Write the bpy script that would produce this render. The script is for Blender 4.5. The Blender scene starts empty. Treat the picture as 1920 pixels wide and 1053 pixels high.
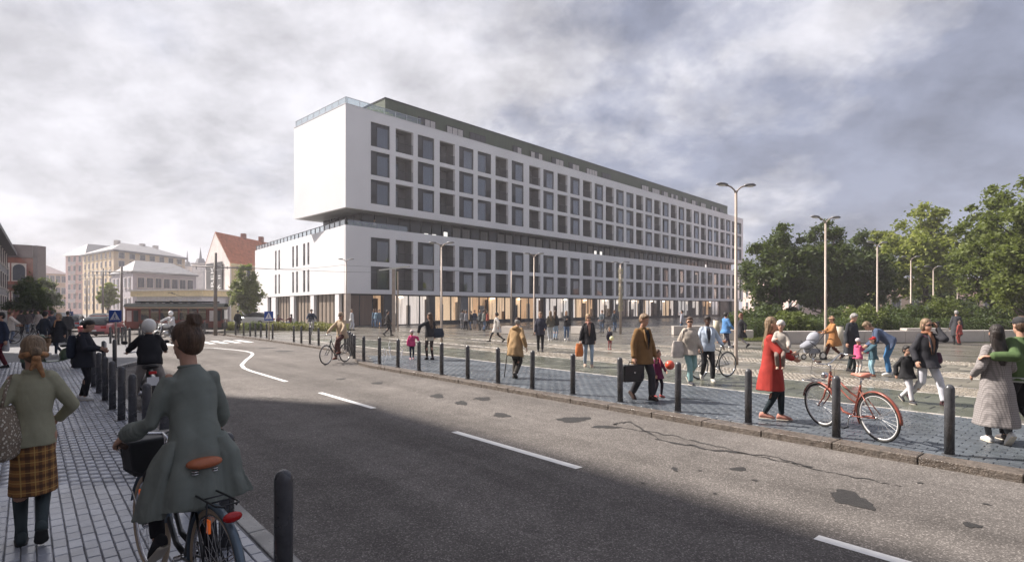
import bpy, math, random
import numpy as np
from mathutils import Vector, Matrix, Euler
random.seed(7); rng = np.random.default_rng(11)
SC = bpy.context.scene; COL = SC.collection
R = math.radians
# ------------------------------------------------------------------ camera
F, HC, XC, YH = 1050.0, 1.89, 960.0, 576.0      # focal length in px of a 1920 px wide picture, eye height, horizon row
cd = bpy.data.cameras.new('camera'); cam = bpy.data.objects.new('camera', cd); COL.objects.link(cam)
cam.location = (0, 0, HC); cam.rotation_euler = (R(90), 0, 0)
cd.sensor_width = 36; cd.lens = F/1920*36; cd.shift_y = (YH-526.5)/1920; cd.clip_end = 6000; cd.clip_start = .05
SC.camera = cam
# ------------------------------------------------------------------ view
SC.view_settings.view_transform = 'Standard'; SC.view_settings.look = 'None'
SC.view_settings.exposure = 0.95; SC.view_settings.gamma = 1; SC.view_settings.use_curve_mapping = False
# ------------------------------------------------------------------ sun + sky
SUN_EL = 45; SUN_DIR = Vector((-1, .36, 0)).normalized()      # horizontal direction towards the sun
sd = bpy.data.lights.new('sun', 'SUN'); sun = bpy.data.objects.new('sun', sd); COL.objects.link(sun)
sd.energy = 5.0; sd.angle = R(1.6); sd.color = (1, .915, .83)
tosun = SUN_DIR*math.cos(R(SUN_EL)) + Vector((0, 0, math.sin(R(SUN_EL))))
sun.rotation_euler = tosun.to_track_quat('Z', 'Y').to_euler()
W = bpy.data.worlds.new('World'); SC.world = W; W.use_nodes = True
nt = W.node_tree; N = nt.nodes; LK = nt.links; N.clear()
def nd(nt, t, **kw):
    n = nt.nodes.new(t)
    for k, v in kw.items(): setattr(n, k, v)
    return n
sky = nd(nt, 'ShaderNodeTexSky', sky_type='NISHITA', sun_disc=False)
sky.sun_elevation = R(SUN_EL); sky.sun_rotation = math.atan2(SUN_DIR.x, SUN_DIR.y)
bg1 = nd(nt, 'ShaderNodeBackground'); bg1.inputs[1].default_value = .06
LK.new(sky.outputs[0], bg1.inputs[0])
def mth(nt, op, a, b=None, c=None, clamp=False):
    n = nt.nodes.new('ShaderNodeMath'); n.operation = op; n.use_clamp = clamp
    for i, v in enumerate((a, b, c)):
        if v is None: continue
        if isinstance(v, (int, float)): n.inputs[i].default_value = v
        else: nt.links.new(v, n.inputs[i])
    return n.outputs[0]
def ramp(nt, fac, stops, interp='LINEAR'):
    n = nt.nodes.new('ShaderNodeValToRGB'); n.color_ramp.interpolation = interp
    e = n.color_ramp.elements
    while len(e) < len(stops): e.new(.5)
    for i, (p, c) in enumerate(stops):
        e[i].position = p; e[i].color = (c, c, c, 1) if isinstance(c, (int, float)) else (*c, 1)
    nt.links.new(fac, n.inputs[0]); return n.outputs[0]
def noise(nt, vec, scale, detail=5, rough=.55, dist=0.0):
    n = nt.nodes.new('ShaderNodeTexNoise'); n.inputs['Scale'].default_value = scale
    n.inputs['Detail'].default_value = detail; n.inputs['Roughness'].default_value = rough
    n.inputs['Distortion'].default_value = dist
    if vec is not None: nt.links.new(vec, n.inputs['Vector'])
    return n.outputs['Fac']
def mixc(nt, fac, a, b, mode='MIX'):
    n = nt.nodes.new('ShaderNodeMix'); n.data_type = 'RGBA'; n.blend_type = mode
    for sock, v in ((n.inputs[0], fac), (n.inputs[6], a), (n.inputs[7], b)):
        if isinstance(v, (int, float)): sock.default_value = v
        elif isinstance(v, tuple): sock.default_value = (*v[:3], 1)
        else: nt.links.new(v, sock)
    return n.outputs[2]
tc = nd(nt, 'ShaderNodeTexCoord'); sp = nd(nt, 'ShaderNodeSeparateXYZ'); LK.new(tc.outputs['Generated'], sp.inputs[0])
zz = mth(nt, 'ADD', mth(nt, 'MAXIMUM', sp.outputs[2], 0.0), .42)
cx_ = mth(nt, 'DIVIDE', sp.outputs[0], zz); cy_ = mth(nt, 'DIVIDE', sp.outputs[1], zz)
cb = nd(nt, 'ShaderNodeCombineXYZ'); LK.new(cx_, cb.inputs[0]); LK.new(cy_, cb.inputs[1]); cb.inputs[2].default_value = 5.5
n_big = noise(nt, cb.outputs[0], .95, 3, .5, .1)
n_mid = noise(nt, cb.outputs[0], 2.1, 10, .58, .12)
n_fin = noise(nt, cb.outputs[0], 6.5, 8, .62, .1)
west = mth(nt, 'MULTIPLY', sp.outputs[0], -.25)
shape = mth(nt, 'ADD', mth(nt, 'ADD', mth(nt, 'MULTIPLY', n_mid, 1.15), mth(nt, 'MULTIPLY', n_fin, .28)), mth(nt, 'MULTIPLY', n_big, .5))
shape = mth(nt, 'ADD', shape, west)
lit = ramp(nt, mth(nt, 'SUBTRACT', shape, .43), [(.40, 0.0), (.50, .36), (.57, .74), (.68, 1.0)], 'LINEAR')
n_det = noise(nt, cb.outputs[0], 4.6, 10, .60, .12)
cloud = mixc(nt, lit, (.36, .39, .505), (.90, .885, .935))
cloud = mixc(nt, 1.0, cloud, ramp(nt, n_det, [(.34, .74), (.50, 1.0), (.62, 1.18)]), 'MULTIPLY')
bg2 = nd(nt, 'ShaderNodeBackground'); LK.new(cloud, bg2.inputs[0]); bg2.inputs[1].default_value = 0.495
ms = nd(nt, 'ShaderNodeMixShader'); ms.inputs[0].default_value = .93
LK.new(bg1.outputs[0], ms.inputs[1]); LK.new(bg2.outputs[0], ms.inputs[2])
wo = nd(nt, 'ShaderNodeOutputWorld'); LK.new(ms.outputs[0], wo.inputs[0])

# ------------------------------------------------------------------ helpers
def G(px, py, z=0.0):                       # the point on the plane z seen at that pixel of the photograph
    Y = F*(HC-z)/(py-YH); return Vector(((px-XC)/F*Y, Y, z))
def GX(px, Y, z=0.0): return Vector(((px-XC)/F*Y, Y, z))
def PZ(py, Y): return HC+(YH-py)*Y/F
DR = Vector((-.654, .756, 0)).normalized()  # along the street, away from the camera
DN = Vector((DR.y*-1, DR.x, 0))             # to the left of the street
def S(off, q, z=0.0): return DN*off + DR*q + Vector((0, 0, z))
def tag(o, label=None, cat=None, group=None, kind=None):
    if label: o['label'] = label
    if cat: o['category'] = cat
    if group: o['group'] = group
    if kind: o['kind'] = kind
    return o
def empty(name, loc, yaw=0, label=None, cat=None, group=None, kind=None):
    o = bpy.data.objects.new(name, None); COL.objects.link(o); o.empty_display_size = .1
    o.location = loc; o.rotation_euler = (0, 0, yaw)
    return tag(o, label, cat, group, kind)
def link(me, name, parent=None, loc=None, rot=None, scale=None):
    o = bpy.data.objects.new(name, me); COL.objects.link(o)
    if parent is not None: o.parent = parent
    if loc is not None: o.location = loc
    if rot is not None: o.rotation_euler = rot
    if scale is not None: o.scale = scale
    return o
def perp(d):
    d = Vector(d).normalized(); a = Vector((0, 0, 1)) if abs(d.z) < .9 else Vector((0, 1, 0))
    x = d.cross(a).normalized(); return x, d.cross(x).normalized()
class MB:
    def __init__(s): s.v = []; s.f = []
    def add(s, v, f):
        b = len(s.v); s.v += [tuple(p) for p in v]; s.f += [tuple(i+b for i in q) for q in f]; return s
    def box(s, c, d, yaw=0):
        c = Vector(c); cs, sn = math.cos(yaw), math.sin(yaw); P = []
        for z in (-1, 1):
            for x, y in ((-1, -1), (1, -1), (1, 1), (-1, 1)):
                X, Y = x*d[0]/2, y*d[1]/2
                P.append((c.x+X*cs-Y*sn, c.y+X*sn+Y*cs, c.z+z*d[2]/2))
        return s.add(P, [(3, 2, 1, 0), (4, 5, 6, 7), (0, 1, 5, 4), (1, 2, 6, 5), (2, 3, 7, 6), (3, 0, 4, 7)])
    def obox(s, o, a, b, c):                # corner o, edge vectors a b c (right handed)
        o, a, b, c = map(Vector, (o, a, b, c))
        if a.cross(b).dot(c) < 0: a, b = b, a
        P = [o, o+a, o+a+b, o+b]; P += [p+c for p in P]
        return s.add(P, [(3, 2, 1, 0), (4, 5, 6, 7), (0, 1, 5, 4), (1, 2, 6, 5), (2, 3, 7, 6), (3, 0, 4, 7)])
    def prism(s, pts, z0, z1):
        n = len(pts); P = [(p[0], p[1], z0) for p in pts]+[(p[0], p[1], z1) for p in pts]
        ar = sum(pts[i][0]*pts[(i+1) % n][1]-pts[(i+1) % n][0]*pts[i][1] for i in range(n))
        Fc = [tuple(range(n-1, -1, -1)), tuple(range(n, 2*n))]+[(i, (i+1) % n, (i+1) % n+n, i+n) for i in range(n)]
        if ar < 0: Fc = [tuple(reversed(q)) for q in Fc]
        return s.add(P, Fc)
    def ext(s, pts, d):                     # planar polygon of 3-D points swept by d
        n = len(pts); pts = [Vector(p) for p in pts]; d = Vector(d)
        return s.add(pts+[p+d for p in pts], [tuple(range(n-1, -1, -1)), tuple(range(n, 2*n))]+[(i, (i+1) % n, (i+1) % n+n, i+n) for i in range(n)])
    def ngon(s, pts): return s.add(pts, [tuple(range(len(pts)))])
    def rings(s, rs, close=False, cap=True):
        n = len(rs[0]); P = [p for r in rs for p in r]; m = len(rs); Fc = []
        for k in range(m if close else m-1):
            a, b = k*n, ((k+1) % m)*n
            for i in range(n): Fc.append((a+i, a+(i+1) % n, b+(i+1) % n, b+i))
        if cap and not close: Fc.append(tuple(range(n-1, -1, -1))); Fc.append(tuple(range((m-1)*n, m*n)))
        return s.add(P, Fc)
    def tube(s, pts, r, seg=8, close=False):
        pts = [Vector(p) for p in pts]; m = len(pts); rr = r if isinstance(r, (list, tuple)) else [r]*m; rs = []; px = None
        for i, p in enumerate(pts):
            if close: d = pts[(i+1) % m]-pts[i-1]
            else: d = pts[min(i+1, m-1)]-pts[max(i-1, 0)]
            d.normalize()
            if px is None: x, y = perp(d)
            else:
                x = (px-d*px.dot(d)).normalized(); y = d.cross(x)
            px = x; y = d.cross(x)
            rs.append([p+x*(rr[i]*math.cos(t))+y*(rr[i]*math.sin(t)) for t in [2*math.pi*k/seg for k in range(seg)]])
        return s.rings(rs, close)
    def cyl(s, a, b, r0, r1=None, seg=12): return s.tube([a, b], [r0, r0 if r1 is None else r1], seg)
    def cap(s, a, b, r0, r1, seg=12):       # tapered capsule
        a, b = Vector(a), Vector(b); d = (b-a)
        if d.length < 1e-6: d = Vector((0, 0, 1e-4))
        d.normalize(); x, y = perp(d); rs = []
        L = []
        for k in range(1, 4): t = math.pi/2*k/4; L.append((a-d*r0*math.cos(t), r0*math.sin(t)))
        L.append((a, r0)); L.append((b, r1))
        for k in range(3, 0, -1): t = math.pi/2*k/4; L.append((b+d*r1*math.cos(t), r1*math.sin(t)))
        for c, r in L: rs.append([c+x*(r*math.cos(t))+y*(r*math.sin(t)) for t in [2*math.pi*k/seg for k in range(seg)]])
        return s.rings(rs)
    def ell(s, c, r, rot=None, seg=14, st=8):
        c = Vector(c); rs = []
        for k in range(1, st):
            t = math.pi*k/st; ring = []
            for j in range(seg):
                a = 2*math.pi*j/seg
                p = Vector((r[0]*math.sin(t)*math.cos(a), r[1]*math.sin(t)*math.sin(a), -r[2]*math.cos(t)))
                if rot is not None: p = rot @ p
                ring.append(c+p)
            rs.append(ring)
        return s.rings(rs)
    def loft(s, st, ax=(1, 0, 0), ay=(0, 1, 0), seg=24, fold=None):   # st: (centre, rx, ry[, foldamp])
        ax, ay = Vector(ax), Vector(ay); rs = []
        for q in st:
            c, rx, ry = Vector(q[0]), q[1], q[2]; fa = q[3] if len(q) > 3 else 0; ring = []
            for j in range(seg):
                a = 2*math.pi*j/seg; k = 1+fa*(math.sin(a*5+1.3)+.6*math.sin(a*8+.4)+.4*math.sin(a*3))
                ring.append(c+ax*(rx*k*math.cos(a))+ay*(ry*k*math.sin(a)))
            rs.append(ring)
        return s.rings(rs)
    def torus(s, c, axis, Rr, r, n=36, seg=8, a0=0, a1=None):
        x, y = perp(axis); c = Vector(c)
        if a1 is None: return s.tube([c+x*Rr*math.cos(2*math.pi*k/n)+y*Rr*math.sin(2*math.pi*k/n) for k in range(n)], r, seg, True)
        return s.tube([c+x*Rr*math.cos(a0+(a1-a0)*k/n)+y*Rr*math.sin(a0+(a1-a0)*k/n) for k in range(n+1)], r, seg)
    def mesh(s, name, mat=None, smooth=False):
        me = bpy.data.meshes.new(name); me.from_pydata(s.v, [], s.f)
        if mat: me.materials.append(mat)
        if smooth: me.polygons.foreach_set('use_smooth', [True]*len(me.polygons))
        me.update(); return me
    def build(s, name, mat, parent=None, smooth=False, bevel=0, loc=None):
        o = link(s.mesh(name, mat, smooth), name, parent, loc)
        if bevel:
            b = o.modifiers.new('bevel', 'BEVEL'); b.width = bevel; b.segments = 2; b.limit_method = 'ANGLE'
            b.harden_normals = False
        return o
def npmesh(name, V, Fq, mat, smooth=False):  # quads from numpy arrays
    me = bpy.data.meshes.new(name); V = np.asarray(V, np.float32); Fq = np.asarray(Fq, np.int32); k = Fq.shape[1]
    me.vertices.add(len(V)); me.vertices.foreach_set('co', V.ravel())
    me.loops.add(Fq.size); me.loops.foreach_set('vertex_index', Fq.ravel())
    me.polygons.add(len(Fq)); me.polygons.foreach_set('loop_start', np.arange(0, Fq.size, k, dtype=np.int32))
    me.polygons.foreach_set('loop_total', np.full(len(Fq), k, np.int32))
    if smooth: me.polygons.foreach_set('use_smooth', np.ones(len(Fq), bool))
    me.materials.append(mat); me.update(calc_edges=True); me.validate(); return me
# ------------------------------------------------------------------ materials
_m = {}
def mat(name, col, rough=.6, metal=0.0, var=.15, scale=3.0, bump=.15, bscale=60.0, spec=.5, wet=0, coat=0, stretch=None, bdist=.004):
    if name in _m: return _m[name]
    m = bpy.data.materials.new(name); m.use_nodes = True; t = m.node_tree; b = t.nodes['Principled BSDF']
    tcn = t.nodes.new('ShaderNodeTexCoord'); vec = tcn.outputs['Object']
    if stretch:
        mp = t.nodes.new('ShaderNodeMapping'); mp.inputs['Scale'].default_value = stretch; t.links.new(vec, mp.inputs[0]); vec = mp.outputs[0]
    n1 = noise(t, vec, scale, 5, .6)
    lo = tuple(c*(1-var) for c in col); hi = tuple(min(1, c*(1+var)) for c in col)
    f = ramp(t, n1, [(.3, 0.0), (.7, 1.0)])
    t.links.new(mixc(t, f, lo, hi), b.inputs['Base Color'])
    b.inputs['Roughness'].default_value = rough; b.inputs['Metallic'].default_value = metal
    b.inputs['Specular IOR Level'].default_value = spec; b.inputs['Coat Weight'].default_value = coat
    if wet:
        n3 = noise(t, vec, wet, 4, .6); t.links.new(ramp(t, n3, [(.38, rough*.35), (.62, rough)]), b.inputs['Roughness'])
    if bump:
        bp = t.nodes.new('ShaderNodeBump'); bp.inputs['Strength'].default_value = bump; bp.inputs['Distance'].default_value = bdist
        t.links.new(noise(t, vec, bscale, 4, .6), bp.inputs['Height']); t.links.new(bp.outputs[0], b.inputs['Normal'])
    _m[name] = m; return m
def emis(name, col, st):
    if name in _m: return _m[name]
    m = bpy.data.materials.new(name); m.use_nodes = True; b = m.node_tree.nodes['Principled BSDF']
    b.inputs['Base Color'].default_value = (*col, 1); b.inputs['Emission Color'].default_value = (*col, 1)
    b.inputs['Emission Strength'].default_value = st; _m[name] = m; return m
def fab(col, name=None, rough=.85):
    k = 'fabric_%02x%02x%02x' % tuple(int(max(0, min(1, c))*255) for c in col)
    return mat(name or k, col, rough, 0, .16, 9, .5, 220, .25, bdist=.0025)
def glassmat(name, tint, alpha, rough=.03, spec=.5):   # thin pane: fresnel reflection over a tinted see-through body
    if name in _m: return _m[name]
    m = bpy.data.materials.new(name); m.use_nodes = True; t = m.node_tree; t.nodes.clear()
    o = t.nodes.new('ShaderNodeOutputMaterial'); g = t.nodes.new('ShaderNodeBsdfGlossy'); tr = t.nodes.new('ShaderNodeBsdfTransparent')
    fr = t.nodes.new('ShaderNodeFresnel'); gn_ = t.nodes.new('ShaderNodeNewGeometry'); t.links.new(mth(t, 'SUBTRACT', 1.5, mth(t, 'MULTIPLY', gn_.outputs['Backfacing'], .8333)), fr.inputs[0]); mx = t.nodes.new('ShaderNodeMixShader')
    g.inputs['Roughness'].default_value = rough; g.inputs['Color'].default_value = (1, 1, 1, 1); tr.inputs[0].default_value = (*tint, 1)
    n = noise(t, None, 1.5, 2, .5); bp = t.nodes.new('ShaderNodeBump'); bp.inputs['Strength'].default_value = .05; bp.inputs['Distance'].default_value = .02
    t.links.new(n, bp.inputs['Height']); t.links.new(bp.outputs[0], g.inputs['Normal'])
    f = mth(t, 'ADD', mth(t, 'MULTIPLY', fr.outputs[0], 1.4), alpha, clamp=True)
    t.links.new(f, mx.inputs[0]); t.links.new(tr.outputs[0], mx.inputs[1]); t.links.new(g.outputs[0], mx.inputs[2]); t.links.new(mx.outputs[0], o.inputs[0])
    _m[name] = m; return m
def leafmat(name, c0, c1, trans=.35):
    if name in _m: return _m[name]
    m = bpy.data.materials.new(name); m.use_nodes = True; t = m.node_tree; b = t.nodes['Principled BSDF']; o = t.nodes['Material Output']
    ge = t.nodes.new('ShaderNodeNewGeometry'); tcn = t.nodes.new('ShaderNodeTexCoord')
    n1 = ramp(t, noise(t, tcn.outputs['Object'], .55, 3, .5), [(.35, 0.0), (.65, 1.0)])
    f = mth(t, 'ADD', mth(t, 'MULTIPLY', ge.outputs['Random Per Island'], .6), mth(t, 'MULTIPLY', n1, .4))
    c = mixc(t, f, c0, c1); t.links.new(c, b.inputs['Base Color']); b.inputs['Roughness'].default_value = .55; b.inputs['Specular IOR Level'].default_value = .3
    tl = t.nodes.new('ShaderNodeBsdfTranslucent'); t.links.new(mixc(t, .5, c, (.25, .32, .05), 'MIX'), tl.inputs[0])
    mx = t.nodes.new('ShaderNodeMixShader'); mx.inputs[0].default_value = trans
    t.links.new(b.outputs[0], mx.inputs[1]); t.links.new(tl.outputs[0], mx.inputs[2]); t.links.new(mx.outputs[0], o.inputs[0])
    _m[name] = m; return m
# ================================================================== GROUND
RZ = -.10                                     # road level; pavements and plaza are at 0
def asphalt():
    m = mat('asphalt', (.19, .18, .172), .62, 0, .12, .35, 0)
    t = m.node_tree; b = t.nodes['Principled BSDF']; tcn = t.nodes.new('ShaderNodeTexCoord'); v = tcn.outputs['Object']
    vo = t.nodes.new('ShaderNodeTexVoronoi'); vo.inputs['Scale'].default_value = 95; t.links.new(v, vo.inputs['Vector'])
    sepc = t.nodes.new('ShaderNodeSeparateColor'); t.links.new(vo.outputs['Color'], sepc.inputs[0])
    grain = ramp(t, sepc.outputs[0], [(0.0, .62), (.55, .90), (.85, 1.12), (.98, 2.1)])
    big = ramp(t, noise(t, v, .28, 6, .62, .3), [(.3, .80), (.7, 1.15)])
    mid = ramp(t, noise(t, v, 2.6, 6, .7), [(.28, .82), (.6, 1.05)])
    st = ramp(t, noise(t, v, 1.1, 8, .72, .6), [(.27, .45), (.345, 1.0)])
    mp = t.nodes.new('ShaderNodeMapping'); mp.inputs['Rotation'].default_value = (0, 0, -math.atan2(DR.y, DR.x)); t.links.new(v, mp.inputs[0]); mp2 = t.nodes.new('ShaderNodeMapping'); mp2.inputs['Scale'].default_value = (.07, 1.0, 1); t.links.new(mp.outputs[0], mp2.inputs[0])
    trk = ramp(t, noise(t, mp2.outputs[0], 1.15, 4, .6), [(.34, .80), (.5, 1.0), (.66, 1.14)]); big = mixc(t, 1.0, big, trk, 'MULTIPLY')
    c = mixc(t, 1.0, mixc(t, 1.0, mixc(t, 1.0, mixc(t, 1.0, (.160, .147, .138), grain, 'MULTIPLY'), big, 'MULTIPLY'), mid, 'MULTIPLY'), st, 'MULTIPLY')
    t.links.new(c, b.inputs['Base Color'])
    t.links.new(ramp(t, noise(t, v, .6, 5, .6), [(.35, .72), (.6, .9)]), b.inputs['Roughness']); b.inputs['Specular IOR Level'].default_value = .12
    bp = t.nodes.new('ShaderNodeBump'); bp.inputs['Strength'].default_value = .5; bp.inputs['Distance'].default_value = .004
    t.links.new(vo.outputs['Distance'], bp.inputs['Height']); t.links.new(bp.outputs[0], b.inputs['Normal'])
    return m
M_asph = asphalt()
M_ground = mat('ground_far', (.20, .195, .19), .8, 0, .2, .05, .1)
tag(MB().ngon([(-1800, -300, -.16), (1800, -300, -.16), (1800, 2600, -.16), (-1800, 2600, -.16)]).build('ground', M_ground), kind='structure')
# kerb line of the square (right hand side), from near to far, as seen at road level
KR = [S(-8.52, -8), S(-8.52, 0), S(-8.52, 8), S(-8.52, 13), S(-8.52, 17.0), S(-8.59, 17.9), S(-8.97, 18.9), S(-9.57, 20.4), S(-10.12, 22), S(-10.42, 23.8), S(-10.57, 27), S(-10.67, 34), S(-10.47, 42), S(-10.17, 60)]
KL = [S(-1.55, -8), S(-1.55, 19.5), S(-1.8, 21), S(-3.2, 24.0), S(-3.9, 26), S(-4.0, 42), S(-4.0, 46)]
def sheet(name, pts, z, m, kind='structure', parent=None):
    o = MB().ngon([(p[0], p[1], z) for p in pts]).build(name, m, parent)
    return tag(o, kind=kind)
# road: a sheet that lies under both kerbs and widens into the crossing street
rd = [S(-1.0, -8), S(-1.0, 60), S(60, 60), S(60, 90), S(-40, 90), S(-40, 60), S(-10.5, 60), S(-10.8, 20), S(-8.6, 17), S(-8.6, -8)]
sheet('road', rd, RZ, M_asph)
M_white = mat('road_paint', (.74, .74, .74), .55, 0, .12, 6, .3, 90)
tn = M_white.node_tree
# painted lines
def strip(name, pts, w, z, m):
    L = []; Rr = []
    for i, p in enumerate(pts):
        d = (pts[min(i+1, len(pts)-1)]-pts[max(i-1, 0)]).normalized(); n = Vector((-d.y, d.x, 0))*w/2
        L.append(p+n); Rr.append(p-n)
    b = MB()
    for i in range(len(pts)-1): b.add([(q.x, q.y, z) for q in (L[i], L[i+1], Rr[i+1], Rr[i])], [(3, 2, 1, 0)])
    return b.build(name, m)
for k in range(-2, 4):
    qa, qb = G(1087, 877, RZ).dot(DR), G(852, 809, RZ).dot(DR); oc_ = G(960, 840.5, RZ).dot(DN)
    a = S(oc_, qa+k*5.44); b_ = S(oc_, qb+k*5.44)
    if k <= 1: tag(strip('lane_dash', [a, b_], .125, RZ+.004, M_white), kind='structure')
line = [G(537, 715, RZ), G(497, 703, RZ), G(470, 695, RZ), G(457, 689.5, RZ), G(453, 684, RZ), G(461, 675, RZ), G(470, 668, RZ), G(474, 664, RZ), G(471, 660.5, RZ), G(460, 658, RZ), G(440, 655.5, RZ), G(400, 652, RZ), G(330, 650, RZ)]
tag(strip('lane_line', line, .125, RZ+.004, M_white), kind='structure')
for k in range(9):
    p = S(-4.35-k*.66, 33.6+k*.03); tag(strip('crossing_stripe', [p, p+DR*3.0], .36, RZ+.004, M_white), kind='structure')
# kerbs: granite stones one by one
M_kerb = mat('granite_kerb', (.135, .112, .094), .55, 0, .5, 14, .9, 45, bdist=.02, wet=2)
M_kerbl = mat('pale_kerb', (.42, .39, .36), .6, 0, .3, 9, .6, 50, bdist=.01)
def resample(pts, step):
    out = [pts[0].copy()]; acc = 0
    for a, b in zip(pts, pts[1:]):
        L = (b-a).length; t = step-acc
        while t <= L: out.append(a+(b-a)*(t/L)); t += step
        acc = L-(t-step)
    return out
def kerb(parent, pts, wid, z0, z1, m, side, step=1.0, limit=300):
    P = resample(pts, step); n = 0
    for i, (a, b) in enumerate(zip(P, P[1:])):
        d = (b-a); L = d.length; d = d/L; nn = Vector((-d.y, d.x, 0))*side
        o = a+d*.006; jz = random.uniform(-.004, .004); jn = nn*random.uniform(-.004, .004)
        o = Vector((o.x, o.y, z0))+jn
        MB().obox(o, d*(L-.012), nn*wid, (0, 0, z1-z0+jz)).build('kerb_stone', m, parent, bevel=.012)
plaza = sheet('plaza', [(p.x, p.y) for p in [k+DN*-.4 for k in KR[:6]]]+[(p.x, p.y) for p in [k+DN*-.3 for k in KR[6:]]]+[S(-10.2, 75), S(-60, 75), S(-60, 230), S(-260, 230), S(-260, -40), S(-8.6, -40)], -.014,
    mat('plaza_paving', (.125, .114, .097), .40, 0, .35, .5, .8, 9, wet=.45, bdist=.02))
kerb(plaza, KR, .32, -.15, .0, M_kerb, -1)
pavL = sheet('pavement', [(p.x, p.y) for p in [k+DN*.12 for k in KL]]+[S(30, 46), S(30, -30), S(-1.45, -30)], -.014, mat('pavement_bed', (.13, .13, .14), .6, 0, .3, 3, .6, 80))
kerb(pavL, KL, .15, -.15, .0, mat('dark_kerb', (.13, .13, .135), .5, 0, .3, 8, .4, 60, wet=2), 1)
# far end of left pavement beyond the built pavers
def pavermat(name, c, rough, wet):
    m = mat(name, c, rough, 0, .25, 1.3, .7, 70, wet=wet, bdist=.003)
    t = m.node_tree; b = t.nodes['Principled BSDF']; oi = t.nodes.new('ShaderNodeObjectInfo'); ge = t.nodes.new('ShaderNodeNewGeometry')
    r = mth(t, 'ADD', mth(t, 'MULTIPLY', oi.outputs['Random'], .5), mth(t, 'MULTIPLY', ge.outputs['Random Per Island'], .5))
    src = b.inputs['Base Color'].links[0].from_socket
    t.links.new(mixc(t, 1.0, src, ramp(t, r, [(.1, .72), (.9, 1.3)]), 'MULTIPLY'), b.inputs['Base Color'])
    # shared meshes: world-scale wear through geometry position
    return m
M_pavL = pavermat('left_paver', (.30, .315, .355), .27, .55)
M_pavR = pavermat('right_paver', (.078, .090, .104), .46, .7)
M_slab = pavermat('mossy_slab', (.10, .105, .082), .34, .5)
M_slab2 = pavermat('plaza_slab', (.155, .142, .115), .40, .4)
M_sett = pavermat('granite_sett', (.25, .22, .18), .50, .8)
for m in (M_pavL, M_pavR, M_slab, M_slab2, M_sett):  # texture in world space so shared pieces differ
    t = m.node_tree; ge = t.nodes.new('ShaderNodeNewGeometry')
    for l in list(t.links):
        if l.from_node.type == 'TEX_COORD': t.links.new(ge.outputs['Position'], l.to_socket)
def inview(p, marg=30):
    if p.y < 1.5: return False
    x = XC+p.x/p.y*F; y = YH+HC*F/p.y
    return -marg < x < 1920+marg and y < 1053+marg*3
def pieces(parent, name, m, o0, o1, q0, q1, do, dq, gap, h, limit, top=0.0, jit=.0015, row_shift=.5, maxY=26, across=False, skew=0.0, keep=None):
    """rows of small stones in street coordinates: the nearest `limit` as parts, the rest as one mesh"""
    C = []
    nrow = int(round(abs(o1-o0)/do))
    for r in range(nrow):
        o = o0+(o1-o0)*(r+.5)/nrow; sh = (r % 2)*row_shift*dq+random.uniform(-.01, .01)
        q = q0+sh
        while q < q1:
            p = S(o, q)
            if skew: p = p+DN*(-skew*(q-q0))
            if p.y < maxY and inview(p) and (keep is None or keep(o, q)): C.append((p.y, p))
            q += dq
    C.sort(key=lambda c: c[0])
    a, b = (do-gap)/2, (dq-gap)/2; bv = min(.006, a*.2)
    base = [(-a, -b, -.02), (a, -b, -.02), (a, b, -.02), (-a, b, -.02), (-a, -b, h-bv), (a, -b, h-bv), (a, b, h-bv), (-a, b, h-bv), (-a+bv, -b+bv, h), (a-bv, -b+bv, h), (a-bv, b-bv, h), (-a+bv, b-bv, h)]
    Fq = [(0, 1, 5, 4), (1, 2, 6, 5), (2, 3, 7, 6), (3, 0, 4, 7), (4, 5, 9, 8), (5, 6, 10, 9), (6, 7, 11, 10), (7, 4, 8, 11), (8, 9, 10, 11)]
    me = MB().add(base, Fq).mesh(name, m); ang = math.atan2(DR.y, DR.x)-math.pi/2
    for i, (_, p) in enumerate(C[:limit]):
        o = link(me, name, parent, (p.x, p.y, top-h+random.uniform(-jit, jit)), (random.uniform(-.012, .012)*jit/.0015, random.uniform(-.012, .012)*jit/.0015, ang+random.uniform(-.01, .01)))
    rest = C[limit:]
    if rest:
        B = np.array(base); c, s_ = math.cos(ang), math.sin(ang); B = np.c_[B[:, 0]*c-B[:, 1]*s_, B[:, 0]*s_+B[:, 1]*c, B[:, 2]]
        P = np.array([(p.x, p.y, top-h) for _, p in rest]); P[:, 2] += rng.uniform(-jit, jit, len(P))
        V = (P[:, None, :]+B[None]*rng.uniform(.97, 1.0, (len(P), 1, 1))).reshape(-1, 3)
        FF = (np.arange(len(P))[:, None, None]*12+np.array(Fq)[None]).reshape(-1, 4)
        tag(link(npmesh(name+'s', V, FF, m), name+'s', parent), kind='stuff')
pieces(pavL, 'paver', M_pavL, 2.6, -1.38, 3.4, 26, .095, .19, .006, .012, 300)
pieces(plaza, 'footway_paver', M_pavR, -8.86, -12.2, -6, 30, .12, .24, .008, .012, 300, maxY=22, keep=lambda o, q: not (q > 17.5 and o > -8.9-(q-17.5)*.45))
pieces(plaza, 'mossy_slab', M_slab, -12.25, -15.1, -6, 34, .475, .80, .012, .010, 300, maxY=34)
pieces(plaza, 'sett', M_sett, -15.15, -16.65, -8, 34, .11, .12, .018, .022, 300, top=.006, jit=.006, maxY=26)
pieces(plaza, 'plaza_slab', M_slab2, -16.7, -18.9, -9, 38, .55, .9, .014, .010, 300, maxY=36)
pieces(plaza, 'sett_band', M_sett, -18.95, -20.3, -9, 34, .11, .13, .018, .022, 0, top=.006, jit=.006, maxY=28)
pieces(plaza, 'plaza_slab', M_slab2, -20.35, -23.1, -9, 38, .55, .9, .014, .010, 0, maxY=36)
pieces(plaza, 'sett_band', M_sett, -23.15, -24.5, -9, 34, .12, .14, .018, .022, 0, top=.006, jit=.006, maxY=28)
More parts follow.
